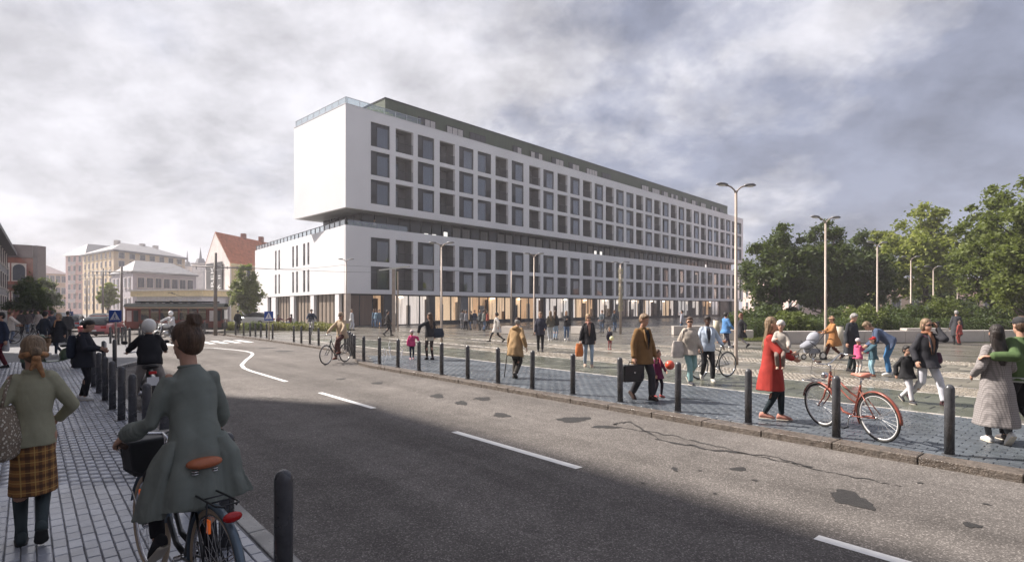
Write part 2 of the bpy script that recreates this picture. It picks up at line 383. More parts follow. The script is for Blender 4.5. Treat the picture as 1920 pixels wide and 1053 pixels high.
for o_ in (-12.22, -15.12, -16.68, -18.92, -20.32):   # pale channel stones between the bands
    pieces(plaza, 'channel_stone', M_kerbl, o_+.05, o_-.05, -9, 34, .10, .5, .008, .014, 300 if o_ == -12.22 else 0, top=.002, maxY=34)
# road damage: thin worn patches in the asphalt
M_patch = mat('worn_patch', (.028, .026, .024), .6, 0, .4, 22, 1.0, 70, bdist=.008)
def blotch(px, py, rx, ry, seed):
    r = random.Random(seed); c = G(px, py, RZ); n = 26; pts = []
    ph = [r.uniform(0, 6.28) for _ in range(4)]
    for k in range(n):
        a = 2*math.pi*k/n; w = 1+.18*math.sin(2*a+ph[0])+.14*math.sin(3*a+ph[1])+.11*math.sin(5*a+ph[2])+.09*math.sin(9*a+ph[3])
        pts.append((c.x+rx*w*math.cos(a), c.y+ry*w*math.sin(a), RZ+.004))
    tag(MB().ngon(pts).build('road_patch', M_patch), kind='structure')
for i, (x, y, rx, ry) in enumerate([(1595, 935, .19, .25), (1385, 879, .09, .09), (1265, 879, .035, .09), (1822, 984, .06, .08), (1312, 882, .02, .03), (1205, 905, .02, .03), (1340, 925, .02, .02), (1415, 900, .03, .04), (500, 652.5, .35, .45), (532, 658, .4, .4), (940, 778, .16, .2), (865, 755, .12, .25), (820, 742, .14, .3), (708, 718, .12, .25), (640, 710, .1, .2), (1075, 786, .3, .22), (1135, 800, .2, .12), (1850, 945, .03, .03), (1725, 905, .03, .03), (905, 747, .2, .2)]):
    blotch(x, y, rx, ry, i)
def crack(pts, w, seed):
    r = random.Random(seed); P = []
    for (x0, y0), (x1, y1) in zip(pts, pts[1:]):
        for k in range(9):
            t = k/9; P.append(G(x0+(x1-x0)*t, y0+(y1-y0)*t+r.uniform(-1.8, 1.8), RZ))
    b = MB(); W_ = [w*r.uniform(.15, 1.6) for _ in P]
    for i in range(len(P)-1):
        d = (P[i+1]-P[i]).normalized(); n = Vector((-d.y, d.x, 0))
        q = [P[i]+n*W_[i], P[i+1]+n*W_[i+1], P[i+1]-n*W_[i+1], P[i]-n*W_[i]]
        b.add([(v.x, v.y, RZ+.0045) for v in q], [(3, 2, 1, 0)])
    tag(b.build('road_crack', M_patch), kind='structure')
crack([(1155, 800), (1270, 818), (1400, 850), (1510, 875), (1610, 895), (1700, 914)], .013, 3)
crack([(1230, 822), (1330, 842), (1460, 858), (1530, 880)], .028, 5)
crack([(1150, 795), (1180, 790), (1240, 826)], .02, 8)
crack([(480, 745), (560, 748), (700, 752)], .012, 9)
# ================================================================== MAIN BUILDING
U = Vector((1000/1050, 1, 0)).normalized(); IN = Vector((-U.y, U.x, 0))          # along the long front; inward
WL = Vector((-.63, .777, 0)).normalized()                                          # along the low wing's end wall
C0 = GX(648, 54, 0)
M_wall = mat('white_render', (.735, .73, .75), .7, 0, .06, .18, .2, 25)
M_dark = mat('dark_metal', (.028, .03, .034), .4, .3, .1, 3, .05)
M_char = mat('charcoal_panel', (.045, .047, .054), .45, 0, .12, 2, .05)
M_green = mat('green_cladding', (.05, .072, .042), .6, 0, .18, 4, .5, 14, stretch=(1, 1, .15))
M_log = mat('loggia_wall', (.17, .17, .175), .7, 0, .1, 1, .1)
M_deck = mat('loggia_slab', (.30, .30, .30), .7, 0, .1, 1, .1)
M_glass = glassmat('window_glass', (.62, .66, .70), .06)
M_rail = glassmat('railing_glass', (.78, .83, .84), .08)
M_curt = mat('curtain', (.30, .32, .37), .9, 0, .25, 1.2, .6, 6, stretch=(9, 9, .3), bdist=.03)
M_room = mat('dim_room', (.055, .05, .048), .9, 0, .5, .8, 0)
B = empty('apartment_block', C0, 0, 'long white apartment block with a gridded front, shadow gap floor and green rooftop storey', 'building')
def lp(a, s, z=0): return U*a+IN*s+Vector((0, 0, z))      # local point: along front, inward, up
T = [3.92, 6.88, 9.71, 12.72, 15.58, 18.49, 21.46, 24.35, 27.66, 30.51, 33.53, 36.42, 39.40, 42.35, 45.27, 48.14, 51.08, 54.09, 57.05, 59.99, 62.90, 65.91, 68.87, 71.90, 75.06, 78.12, 81.13, 84.00, 87.15, 90.05, 93.15, 96.0]
K = 'LBLBLRBLBLBLBLBLRBLBLBLBLBLRBLBR'   # L pane at right, R mirrored, B balcony
K = ''.join(K[:32]); HW = 1.13; LEN = 98.1; DEP = 10.9; TH = .35
rowsU = [(18.05, 20.48), (15.17, 17.60), (12.29, 14.72)]; rowsL = [(6.49, 8.92), (3.68, 6.03)]
def gridwall(z0, z1, rows, name):
    b = MB(); rows = sorted(rows)
    zs = [z0]+[v for r in rows for v in r]+[z1]
    for i in range(0, len(zs), 2): b.obox(lp(0, 0, zs[i]), U*LEN, IN*TH, (0, 0, zs[i+1]-zs[i]))
    for r in rows:
        e = [0]+[v for t in T for v in (t-HW, t+HW)]+[LEN]
        for i in range(0, len(e), 2): b.obox(lp(e[i], 0, r[0]), U*(e[i+1]-e[i]), IN*TH, (0, 0, r[1]-r[0]))
    return b
# upper volume
gridwall(11.55, 21.55, rowsU, 'u').build('upper_front_wall', M_wall, B)
b = MB(); b.obox(lp(0, TH, 11.55), U*.35, IN*(DEP-TH), (0, 0, 10.0)); b.obox(lp(LEN-.35, TH, 11.55), U*.35, IN*(DEP-TH), (0, 0, 10)); b.obox(lp(.35, DEP-.35, 11.55), U*(LEN-.7), IN*.35, (0, 0, 10.0))
b.build('upper_side_wall', M_wall, B)
b = MB(); b.obox(lp(.35, TH, 11.55), U*(LEN-.7), IN*(DEP-.7), (0, 0, .3)); b.obox(lp(.35, TH, 20.7), U*(LEN-.7), IN*(DEP-.7), (0, 0, .3))
for z in (14.85, 17.72): b.obox(lp(.35, TH, z), U*(LEN-.7), IN*2.2, (0, 0, .2))
b.build('floor_slab', M_deck, B)
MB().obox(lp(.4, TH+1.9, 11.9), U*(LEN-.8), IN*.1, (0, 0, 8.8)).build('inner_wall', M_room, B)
# parapet cap + glass balustrade round the roof terrace
b = MB(); b.obox(lp(-.03, -.03, 21.55), U*(LEN+.06), IN*.42, (0, 0, .05)); b.obox(lp(-.03, .39, 21.55), U*.42, IN*(DEP-.36), (0, 0, .05)); b.build('parapet_cap', mat('cap_metal', (.62, .62, .64), .45, .2, .05, 2, 0), B)
b = MB(); b.obox(lp(.1, .12, 21.6), U*9, IN*.02, (0, 0, .62)); b.obox(lp(.1, .16, 21.6), U*.02, IN*(DEP-.3), (0, 0, .62)); b.build('glass_balustrade', M_rail, B)
b = MB()
b.obox(lp(.08, .10, 22.22), U*9, IN*.05, (0, 0, .04)); b.obox(lp(.08, .16, 22.22), U*.05, IN*(DEP-.3), (0, 0, .04))
for k in range(9): b.obox(lp(.09, .2+k*1.3, 21.6), U*.04, IN*.05, (0, 0, .62))
for k in range(7): b.obox(lp(.2+k*1.4, .09, 21.6), U*.04, IN*.05, (0, 0, .62))
b.build('balustrade_rail', mat('pale_steel', (.42, .43, .45), .35, .6, .05, 2, 0), B)
# rooftop storey
b = MB(); b.obox(lp(5.8, 2.0, 21.0), U*88.6, IN*7.5, (0, 0, 3.1)); b.build('rooftop_storey', M_green, B)
b = MB(); b.obox(lp(5.75, 1.95, 24.1), U*88.7, IN*7.6, (0, 0, .12)); b.build('roof_edge', M_dark, B)
M_pwin = mat('pale_blind', (.50, .47, .46), .6, 0, .15, 2, .1)  # on the rooftop panes this pale colour stands in for lit windows
def rwin(a, w, lit):
    f = MB().obox(lp(a-.06, 1.90, 21.62), U*(w+.12), IN*.12, (0, 0, 1.62)).build('rooftop_window', M_dark, B)
    n = max(2, int(round(w/.75)))
    for k in range(n):
        MB().obox(lp(a+k*w/n+.05, 1.875, 21.7), U*(w/n-.1), IN*.02, (0, 0, 1.42)).build('pane', M_pwin if (lit and random.random() < .7) else M_char, f)
for a, w, lit in [(10.2, 2.3, 1), (14.2, 2.5, 1), (17.9, 2.5, 0), (25.5, 1.6, 1), (29, 2.4, 1), (33.5, 2.6, 1), (37.5, 2.4, 1), (41.8, 2.8, 1), (46, 2.4, 0), (58, 2.2, 1), (61.5, 2.6, 1), (65, 2.2, 1), (68.5, 2.6, 1), (73, 2.4, 1), (77, 2.4, 1), (81, 2.2, 1), (86, 2.4, 1), (90, 2.2, 0)]: rwin(a, w, lit)
# terrace plants at the corner of the roof
M_lf = leafmat('terrace_leaf', (.10, .13, .06), (.22, .25, .12))
def leaves(n, box, size, seed, flat=False):       # random leaf quads in a box (local frame given by 3 vectors)
    r = np.random.default_rng(seed); o, a, b_, c = [np.array(v, float) for v in box]
    P = o+r.random((n, 1))*a+r.random((n, 1))*b_+r.random((n, 1))**1.3*c
    d = r.normal(size=(n, 3)); d /= np.linalg.norm(d, axis=1)[:, None]; e = r.normal(size=(n, 3)); e = np.cross(d, e); e /= np.linalg.norm(e, axis=1)[:, None]
    s = size*r.uniform(.6, 1.4, (n, 1))
    V = np.stack([P-d*s, P+e*s*.5, P+d*s, P-e*s*.5], 1).reshape(-1, 3); Fq = np.arange(4*n).reshape(-1, 4); return V, Fq
V, Fq = leaves(900, (lp(3.0, .35, 21.55), U*6.5, IN*.9, (0, 0, .55)), .09, 3); link(npmesh('terrace_plants', V, Fq, M_lf), 'terrace_plants', B)['kind'] = 'stuff'
# windows and loggias --------------------------------------------------------
fr = MB(); w2 = HW; H = 2.43
def uw(a, s, z): return (U*a+IN*s+Vector((0, 0, z)))
def fbox(b, a0, a1, s0, s1, z0, z1): return b.obox(uw(a0, s0, z0), U*(a1-a0), IN*(s1-s0), (0, 0, z1-z0))
def winmeshes(h, mir):
    sgn = -1 if mir else 1
    def X(a0, a1): return (a0, a1) if not mir else (-a1, -a0)
    f = MB(); fbox(f, -w2, w2, .10, .22, h-.10, h); fbox(f, -w2, w2, .10, .22, 0, .07)
    fbox(f, *X(-w2, -w2+.07), .10, .22, .07, h-.10); fbox(f, *X(w2-.10, w2), .10, .22, .07, h-.10); fbox(f, *X(-.42, -.34), .10, .22, .07, h-.10)
    fbox(f, *X(-.34, w2-.10), .12, .22, h-.36, h-.10)
    p = MB(); fbox(p, *X(-w2+.07, -.42), .13, .17, .07, h-.10)
    g = MB(); fbox(g, *X(-.34, w2-.10), .13, .145, .07, h-.36)
    c = MB(); fbox(c, *X(-.30, w2-.12), .30, .32, .02, h-.3)
    r = MB(); fbox(r, *X(-w2+.07, -.42), .085, .105, .9, .94)
    for k in range(5): a = -w2+.12+k*.13; fbox(r, *X(a, a+.02), .085, .10, .1, .9)
    return [x.mesh(n, m) for x, n, m in ((f, 'window', M_dark), (p, 'side_panel', M_char), (g, 'pane', M_glass), (c, 'curtain', M_curt), (r, 'guard_rail', M_dark))]
def balmeshes(h):
    d = 1.55
    f = MB(); fbox(f, -w2, w2, d, d+.1, 0, h)
    fbox(f, w2-.03, w2, .35, d, 0, h); fbox(f, -w2, -w2+.03, .35, d, 0, h)
    door = MB(); fbox(door, -w2+.1, .25, d-.06, d-.003, .02, h-.2)
    r = MB(); fbox(r, -w2, w2, .08, .12, 1.0, 1.04); fbox(r, -w2, w2, .08, .12, .06, .1)
    for k in range(17): a = -w2+.06+k*.1325; fbox(r, a, a+.018, .09, .11, .1, 1.0)
    dw = MB(); fbox(dw, -w2+.18, .17, d-.075, d-.063, .1, h-.3)
    return [x.mesh(n, m) for x, n, m in ((f, 'balcony', M_log), (door, 'door', M_dark), (dw, 'door_pane', M_glass), (r, 'railing', M_dark))]
WM = {h: {'L': winmeshes(h, False), 'R': winmeshes(h, True), 'B': balmeshes(h)} for h in (2.43, 2.35)}
for rows in (rowsU, rowsL):
    for z0, z1 in rows:
        h = 2.35 if rows is rowsL and z1 < 7 else 2.43
        for t, k in zip(T, K):
            ms_ = WM[h][k]; root = link(ms_[0], ms_[0].name.split('.')[0], B, U*t+Vector((0, 0, z0)))
            for me in ms_[1:]:
                nm = me.name.split('.')[0]
                if nm == 'curtain' and rows is rowsL and random.random() < .5: continue
                if t > 60 and nm in ('guard_rail', 'side_panel'): continue
                link(me, nm, root)
# shadow-gap storey
b = MB(); b.obox(lp(2.84, 1.8, 9.25), U*93, IN*8, (0, 0, 2.3)); b.build('gap_storey', mat('dark_glazing', (.035, .037, .036), .12, 0, .2, .6, .03, 2), B)
gm_ = MB().obox((0, 0, 0), U*.09, IN*.1, (0, 0, 2.3)).mesh('gap_mullion', M_dark)
for k in range(62): link(gm_, 'gap_mullion', B, lp(2.84+k*1.5, 1.70, 9.25))
for k in range(5): link(gm_, 'gap_mullion', B, lp(2.74, 1.8+k*1.5, 9.25))
wm = MB().obox((0, 0, 0), U*1.15, IN*.03, (0, 0, 1.5)).mesh('gap_window', mat('gap_blind', (.20, .195, .19), .7, 0, .2, 2, .6, 8, stretch=(8, 8, .2)))
wl = MB().obox((0, 0, 0), U*.55, IN*.03, (0, 0, .75)).mesh('lit_gap_window', emis('gap_light', (.95, .90, .85), .55))
for k in range(7, 60):
    r = random.random()
    if r < .5: link(wm, 'gap_window', B, lp(3.0+k*1.5, 1.74, 9.75))
    elif r < .62: link(wl, 'lit_gap_window', B, lp(3.1+k*1.5, 1.73, 9.9))
for k in (4, 5): link(wl, 'lit_gap_window', B, lp(5.6+k*1.1, .7, 9.3))
# lower volume: a five sided plan
c1 = Vector((0, 0, 0)); c2 = U*LEN; c3 = c2+IN*10.9; c4 = WL*32+U*26; c5 = WL*32
gridwall(3.25, 9.86, rowsL, 'l').build('lower_front_wall', M_wall, B)
NWL = Vector((WL.y, -WL.x, 0)); NWL = NWL if NWL.dot(U) > 0 else -NWL    # inward of the end wall
slots = [(s_, s_+.62) for s_ in (7.2, 8.5, 11.6, 12.9, 19.6, 20.9)]
def onwl(px):
    r = (px-XC)/F; return (r*C0.y-C0.x)/(WL.x-WL.y*r)
sl = [(onwl(b_), onwl(a_)) for a_, b_ in ((576.2, 580), (568, 572.3), (554.9, 558.7), (547.7, 551.3), (521.9, 525), (515.3, 518.6))]
zr = [(3.62, 6.05), (6.62, 9.08)]
b = MB(); zz_ = [3.25, 3.62, 6.05, 6.62, 9.08, 9.86]
for i in (0, 2, 4): b.obox(NWL*0+WL*.0+Vector((0, 0, zz_[i]))+NWL*0, WL*32, NWL*.3, (0, 0, zz_[i+1]-zz_[i]))
for r in zr:
    e = [0]+[v for s_ in sl for v in s_]+[32]
    for i in range(0, len(e), 2): b.obox(WL*e[i]+Vector((0, 0, r[0])), WL*(e[i+1]-e[i]), NWL*.3, (0, 0, r[1]-r[0]))
b.build('lower_end_wall', M_wall, B)
for r in zr:
    for s0, s1 in sl:
        f = MB().obox(WL*s0+NWL*.16+Vector((0, 0, r[0])), WL*(s1-s0), NWL*.04, (0, 0, r[1]-r[0])).build('slot_window', mat('slot_glass', (.10, .085, .075), .15, 0, .2, 1, 0), B)
        MB().obox(WL*s0+NWL*.10+Vector((0, 0, r[0])), WL*(s1-s0), NWL*.05, (0, 0, 1.0)).build('guard', M_dark, f)
b = MB(); b.prism([(p.x, p.y) for p in (c1+NWL*.3+IN*.4+U*.3, c2+IN*.4-U*.3, c3, c4, c5+NWL*.3)], 9.0, 9.25); b.prism([(p.x, p.y) for p in (c1+NWL*.3+IN*.4+U*.3, c2+IN*.4-U*.3, c3, c4, c5+NWL*.3)], 3.3, 3.5)
b.build('terrace_floor', M_deck, B)
b = MB(); b.obox(c5+Vector((0, 0, 3.25)), U*26, WL*-.3, (0, 0, 6.6)); b.build('lower_back_wall', M_wall, B)
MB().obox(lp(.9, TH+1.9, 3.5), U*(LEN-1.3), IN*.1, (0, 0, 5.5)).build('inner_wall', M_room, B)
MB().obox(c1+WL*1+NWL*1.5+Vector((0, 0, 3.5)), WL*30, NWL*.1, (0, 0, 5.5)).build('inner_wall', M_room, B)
b = MB(); b.obox(WL*.2+NWL*.1+Vector((0, 0, 9.86)), WL*31.6, NWL*.02, (0, 0, .55)); b.obox(lp(.3, .12, 9.86), U*7, IN*.02, (0, 0, .55)); b.build('terrace_glass', M_rail, B)
b = MB(); b.obox(WL*.2+NWL*.08+Vector((0, 0, 10.41)), WL*31.6, NWL*.06, (0, 0, .06)); b.obox(lp(.3, .10, 10.41), U*7, IN*.06, (0, 0, .06))
for k in range(24): b.obox(WL*(.3+k*1.36)+NWL*.06+Vector((0, 0, 9.86)), WL*.06, NWL*.1, (0, 0, .55))
b.build('terrace_rail', M_dark, B)
V, Fq = leaves(500, (lp(.6, .4, 9.8), U*4.5, IN*.6, (0, 0, .55)), .08, 4); link(npmesh('terrace_plants', V, Fq, M_lf), 'terrace_plants', B)['kind'] = 'stuff'
# ground floor: glazed shop fronts, set back under the white box
SB = .55
M_shopglass = glassmat('shop_glass', (.85, .85, .85), -.06)
def litwall():
    m = bpy.data.materials.new('lit_interior'); m.use_nodes = True; t = m.node_tree; b = t.nodes['Principled BSDF']; tcn = t.nodes.new('ShaderNodeTexCoord')
    sp_ = t.nodes.new('ShaderNodeMapping'); sp_.inputs['Scale'].default_value = (.75, .75, .10); t.links.new(tcn.outputs['Object'], sp_.inputs[0])
    n = noise(t, sp_.outputs[0], 1.3, 7, .68); f = ramp(t, n, [(.32, 0.0), (.40, .18), (.47, .35), (.52, 1.0), (.60, .55), (.66, .9)])
    c = mixc(t, f, (.05, .035, .028), (.88, .66, .45)); n2 = noise(t, tcn.outputs['Object'], .16, 2, .5)
    c = mixc(t, ramp(t, n2, [(.45, 0.0), (.6, .75)]), c, (.80, .76, .72), 'MIX')
    t.links.new(c, b.inputs['Base Color']); t.links.new(c, b.inputs['Emission Color'])
    t.links.new(mth(t, 'MULTIPLY', ramp(t, n, [(.40, .1), (.56, 1.0)]), 1.8), b.inputs['Emission Strength']); return m
M_lit = litwall()
M_brown = mat('brown_shutter', (.16, .11, .085), .5, 0, .35, 3, .5, 20, stretch=(6, 6, .1))
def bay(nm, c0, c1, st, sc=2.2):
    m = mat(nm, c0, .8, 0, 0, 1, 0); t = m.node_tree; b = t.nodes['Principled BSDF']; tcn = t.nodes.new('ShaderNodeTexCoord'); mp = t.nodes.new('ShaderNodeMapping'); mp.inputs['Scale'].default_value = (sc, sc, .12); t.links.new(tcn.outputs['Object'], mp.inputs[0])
    n = ramp(t, noise(t, mp.outputs[0], 2.0, 4, .6), [(.34, 0.0), (.44, .7), (.50, 1.0)]); c = mixc(t, n, c0, c1); t.links.new(c, b.inputs['Base Color']); t.links.new(c, b.inputs['Emission Color']); b.inputs['Emission Strength'].default_value = st; return m  # glowing back wall: the shop's interior light is put into its striped colour
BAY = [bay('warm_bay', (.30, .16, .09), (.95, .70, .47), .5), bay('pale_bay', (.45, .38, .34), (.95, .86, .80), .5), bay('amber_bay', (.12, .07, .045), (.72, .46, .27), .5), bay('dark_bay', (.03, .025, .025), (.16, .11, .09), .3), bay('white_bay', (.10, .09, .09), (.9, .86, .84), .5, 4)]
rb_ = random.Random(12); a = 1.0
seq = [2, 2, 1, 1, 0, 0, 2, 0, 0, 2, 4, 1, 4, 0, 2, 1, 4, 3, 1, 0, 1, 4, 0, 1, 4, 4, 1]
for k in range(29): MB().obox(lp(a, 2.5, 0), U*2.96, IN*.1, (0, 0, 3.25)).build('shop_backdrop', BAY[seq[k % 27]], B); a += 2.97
MB().obox(lp(1.0, SB, -.02), U*(LEN-1.3), IN*3, (0, 0, .06)).build('shop_floor', mat('shop_floor', (.25, .22, .2), .3), B)
MB().obox(lp(87, SB+.3, 0), U*10.8, IN*.1, (0, 0, 3.25)).build('plant_room_wall', M_char, B)
pn = {}
M_fr = M_dark
a = .35; i = 0
random.seed(5)
cols = []
while a < LEN-1.5:
    w = 1.48
    f = MB(); f.obox(lp(0, 0, 0), U*.09, IN*.14, (0, 0, 3.25)); f.obox(lp(.09, 0, 0), U*(w-.09), IN*.12, (0, 0, .42 if a > 9.5 else .10)); f.obox(lp(.09, 0, 3.10), U*(w-.09), IN*.12, (0, 0, .15))
    key = a > 9.5
    if key not in pn: pn[key] = (f.mesh('shop_frame', M_fr), MB().obox(lp(.09, .05, .42 if key else .10), U*(w-.09), IN*.015, (0, 0, 2.68 if key else 3.0)).mesh('pane', M_shopglass))
    if a < 3.2:
        o = link(pn[key][0], 'shop_frame', B, lp(a, SB)); MB().obox(lp(.09, .05, .1), U*(w-.09), IN*.03, (0, 0, 3.0)).build('shutter', M_brown, o)
    elif a < 87:
        o = link(pn[key][0], 'shop_frame', B, lp(a, SB)); link(pn[key][1], 'pane', o)
    a += w; i += 1
a = 4.6; ci = 0
while a < LEN-2:
    wd = (1.05, .8, 1.15, .8)[ci % 4]*(1 if a < 24 else .5)
    b = MB().obox(lp(a, SB-.12, 0), U*wd, IN*.6, (0, 0, 3.25)); b.build('pier', M_char if ci != 2 else mat('grey_pier', (.17, .175, .19), .6), B)
    a += (5.9, 4.6, 8.9, 5.9, 6.2)[ci % 5]; ci += 1
# interior furniture seen through the glass
M_in1 = mat('shop_shelf', (.30, .18, .10), .6); M_in2 = emis('shop_lamp', (1, .83, .62), 5); M_in3 = mat('shop_white', (.7, .68, .66), .6)
for k in range(34):
    a = 4+k*2.45+random.uniform(-.5, .5)
    MB().obox(lp(a, random.uniform(1.3, 2.2), .04), U*random.uniform(.2, .9), IN*.3, (0, 0, random.uniform(1.1, 2.9))).build('shop_fitting', random.choice([M_in1, M_in3, M_char, M_brown]), B)
    if k % 2: MB().obox(lp(a+.8, 2.0, 2.95), U*.5, IN*.18, (0, 0, .12)).build('shop_lamp', M_in2, B)
f = MB().obox(lp(12.9, 2.55, 1.5), U*1.2, IN*.05, (0, 0, 1.3)).build('shop_picture', mat('picture', (.12, .10, .05), .5, 0, .6, 3, 0), B)
# end wall ground floor
z = 3.25
for px0, px1 in ((477, 501), (508, 516), (543, 550), (581, 587.5), (627, 634.5)):
    s0, s1 = onwl(px1), onwl(px0); s1 = min(s1, 32)
    MB().obox(WL*s0+NWL*.05, WL*(s1-s0), NWL*.3, (0, 0, z)).build('white_pier', M_wall, B)
MB().obox(WL*.3+NWL*.42, WL*31, NWL*.08, (0, 0, z)).build('curtained_glazing', mat('striped_glazing', (.30, .245, .20), .3, 0, .5, 1.6, .4, 5, stretch=(4, 4, .05)), B)
b = MB()
for k in range(28): b.obox(WL*(.6+k*1.1)+NWL*.36, WL*.07, NWL*.1, (0, 0, z))
b.build('glazing_mullion', M_dark, B)
MB().obox(WL*.05+NWL*.0+U*.05, WL*.45, NWL*.5, (0, 0, z)).build('corner_pier', mat('corner_pier', (.45, .38, .33), .5), B)

# ================================================================== OTHER BUILDINGS
def win(name, w, h, d, mf, n_v=1):
    b = MB().box((0, 0, h/2), (w+.16, d, h+.16)); return b.mesh(name, mf)
M_wd = mat('far_window', (.07, .075, .09), .15, 0, .3, .7, 0)
M_wf = mat('window_surround', (.55, .50, .46), .7)
def facade(parent, A, Bp, z0, z1, nc, nr, ww, wh, m=None, mg=.7, sill=.35, arch=False, surround=True):
    """windows in a grid on the wall from A to Bp (outward normal is to the right of A->Bp)"""
    d = (Bp-A); L = d.length; d = d/L; yaw = math.atan2(d.y, d.x); nrm = Vector((d.y, -d.x, 0))
    fm = MB()
    fm.box((0, 0, wh/2), (ww+.3, .12, wh+.3)); gm = MB()
    if arch:
        pts = [(-ww/2, -.09, 0), (ww/2, -.09, 0)]+[(ww/2*math.cos(t), -.09, wh-ww/2+ww/2*math.sin(t)) for t in [math.pi*k/8 for k in range(9)]]
        gm.ext(pts, (0, -.05, 0))
    else: gm.box((-ww/4-.02, -.08, wh/2), (ww/2-.04, .06, wh)); gm.box((ww/4+.02, -.08, wh/2), (ww/2-.04, .06, wh))
    sm = MB().box((0, -.14, -.12), (ww+.4, .2, .1)).mesh('sill', M_wf)
    fme, gme = fm.mesh('window', M_wf), gm.mesh('pane', m or M_wd)
    for r in range(nr):
        for c in range(nc):
            p = A+d*(mg+(L-2*mg)*(c+.5)/nc)+nrm*.02; zz = z0+(z1-z0)*(r+sill)/nr
            if surround:
                o = link(fme, 'window', parent, (p.x, p.y, zz), (0, 0, yaw)); link(gme, 'pane', o)
                if r: link(sm, 'sill', o)
            else: link(gme, 'window', parent, (p.x, p.y, zz), (0, 0, yaw))
def hip(b, P, z, rz, inset):
    """hipped roof on a quad P (4 points), ridge along the long way"""
    P = [Vector((p.x, p.y, z)) for p in P]; m0 = (P[0]+P[1])/2; m1 = (P[2]+P[3])/2; d = (m1-m0).normalized()
    a = m0+d*inset; c = m1-d*inset; a.z = c.z = rz
    b.add(P+[a, c], [(0, 1, 4), (1, 2, 5, 4), (2, 3, 5), (3, 0, 4, 5), (3, 2, 1, 0)]); return b
def quad(A, Bp, dep):                         # footprint behind the wall A->Bp
    d = (Bp-A).normalized(); n = Vector((-d.y, d.x, 0))*dep; return [A, Bp, Bp+n, A+n]
def P2(v): return (v.x, v.y)
M_rf = mat('grey_roof', (.17, .17, .185), .6, 0, .25, 1.2, .6, 5, stretch=(1, 1, 4))
M_tile = mat('orange_tile', (.42, .155, .085), .7, 0, .35, 2.2, 1.0, 6, bdist=.05)
# left edge building with the deep eave
D0, D1 = GX(0, 51.9), GX(32, 80.3); dd = (D1-D0).normalized(); dn = Vector((-dd.y, dd.x, 0)); A0 = D0-dd*26
e = empty('grey_street_building', A0, 0, 'grey rendered building at the left edge with a deep dark eave', 'building')
A_ = Vector((0, 0, 0)); B_ = dd*(26+(D1-D0).length-.6)
w_ = [A_+dn*1.0, B_+dn*1.0, B_+dn*14, A_+dn*14]
MB().prism([P2(p) for p in w_], -.12, 9.3).build('wall', mat('grey_render', (.20, .20, .205), .8, 0, .15, 1, .2), e)
b = MB(); b.prism([P2(p) for p in (A_, B_+dd*.8, B_+dd*.8+dn*14.5, A_+dn*14.5)], 9.3, 9.75); hip(b, [A_+dn*.1, A_+dn*14.4, B_+dd*.7+dn*14.4, B_+dd*.7+dn*.1][::-1], 9.75, 12.2, 5); b.build('roof', mat('eave', (.085, .08, .085), .6), e)
MB().box(B_*.88+dn*4+Vector((0, 0, 12.2)), (1.2, 1.2, 3), 0).build('chimney', M_wall, e)
facade(e, A_+dn*1.0, B_+dn*1.0, .5, 9.2, 14, 3, 1.1, 1.8)
# brick building with arched windows
A_ = GX(12, 86); B_ = GX(62, 88); e = empty('brick_building', A_, 0, 'red brick building with arched windows and a dark parapet behind the street tree', 'building')
o_ = A_; q = quad(A_-o_-(B_-A_).normalized()*6, B_-o_, 16)
MB().prism([P2(p) for p in q], -.12, 9.6).build('wall', mat('red_brick', (.22, .085, .06), .8, 0, .3, 1.5, .4, 8), e)
b = MB().prism([P2(p) for p in quad(q[0]+Vector((0, -.3, 0)), q[1]+Vector((.2, -.3, 0)), 16.5)], 9.6, 11.6); b.build('parapet', mat('brick_parapet', (.10, .075, .075), .7, 0, .2, 1, .3), e)
MB().prism([P2(p) for p in quad(q[0]+Vector((0, -.35, 0)), q[1]+Vector((.1, -.35, 0)), .35)], 4.9, 5.4).build('string_course', mat('brick_dark', (.11, .06, .05), .7), e)
facade(e, q[0], q[1], 5.2, 9.6, 4, 1, 1.45, 2.5, arch=True, sill=.2); facade(e, q[0], q[1], .2, 5.2, 4, 1, 1.45, 2.3, sill=.35)
MB().box(q[1]+Vector((.35, .8, 5.7)), (.7, 1.6, 11.8)).build('corner_pier', mat('pier_grey', (.12, .10, .10), .7), e)
# pale three storey block behind
A_ = GX(66, 190); B_ = GX(128, 200); e = empty('distant_block', A_, 0, 'faded ochre block with a mauve roof beyond the street tree', 'building'); q = quad(A_-A_, B_-A_, 18)
MB().prism([P2(p) for p in q], -.12, 13.6).build('wall', mat('ochre_render', (.50, .37, .25), .8, 0, .1, .5, .1), e)
hip(MB(), [q[0]+Vector((-1, -1, 0)), q[3]+Vector((-1, 1, 0)), q[2]+Vector((1, 1, 0)), q[1]+Vector((1, -1, 0))][::-1], 13.6, 18.2, 5).build('roof', mat('mauve_roof', (.22, .17, .18), .7, 0, .2, .6, .3, 4), e)
facade(e, q[0], q[1], 1, 13.4, 5, 3, 1.3, 2.2)
# tall cream apartment building
K0 = GX(213, 150); KL_ = GX(155, 166); KR_ = GX(347, 176)
e = empty('cream_apartment_building', K0, 0, 'tall cream apartment building with many windows and a grey hipped roof', 'building')
a_, c_ = KL_-K0, KR_-K0; q = [a_, Vector((0, 0, 0)), c_, a_+c_]
M_cream = mat('cream_render', (.60, .47, .32), .8, 0, .08, .4, .1)
MB().prism([P2(p) for p in q], -.12, 17.0).build('wall', M_cream, e)
ex = [a_*1.03-c_*.03, a_*-.04-c_*.03, c_*1.03-a_*.04, a_*1.03+c_*1.03]
b = MB().prism([P2(p) for p in ex], 17.0, 17.4); hip(b, [ex[0], ex[1], ex[2], ex[3]], 17.4, 21.0, 9); b.build('roof', M_rf, e)
for t in (.25, .6, .8): MB().box(c_*t+a_*.5+Vector((0, 0, 20.6)), (1.2, 1.2, 2.0)).build('chimney', M_wf, e)
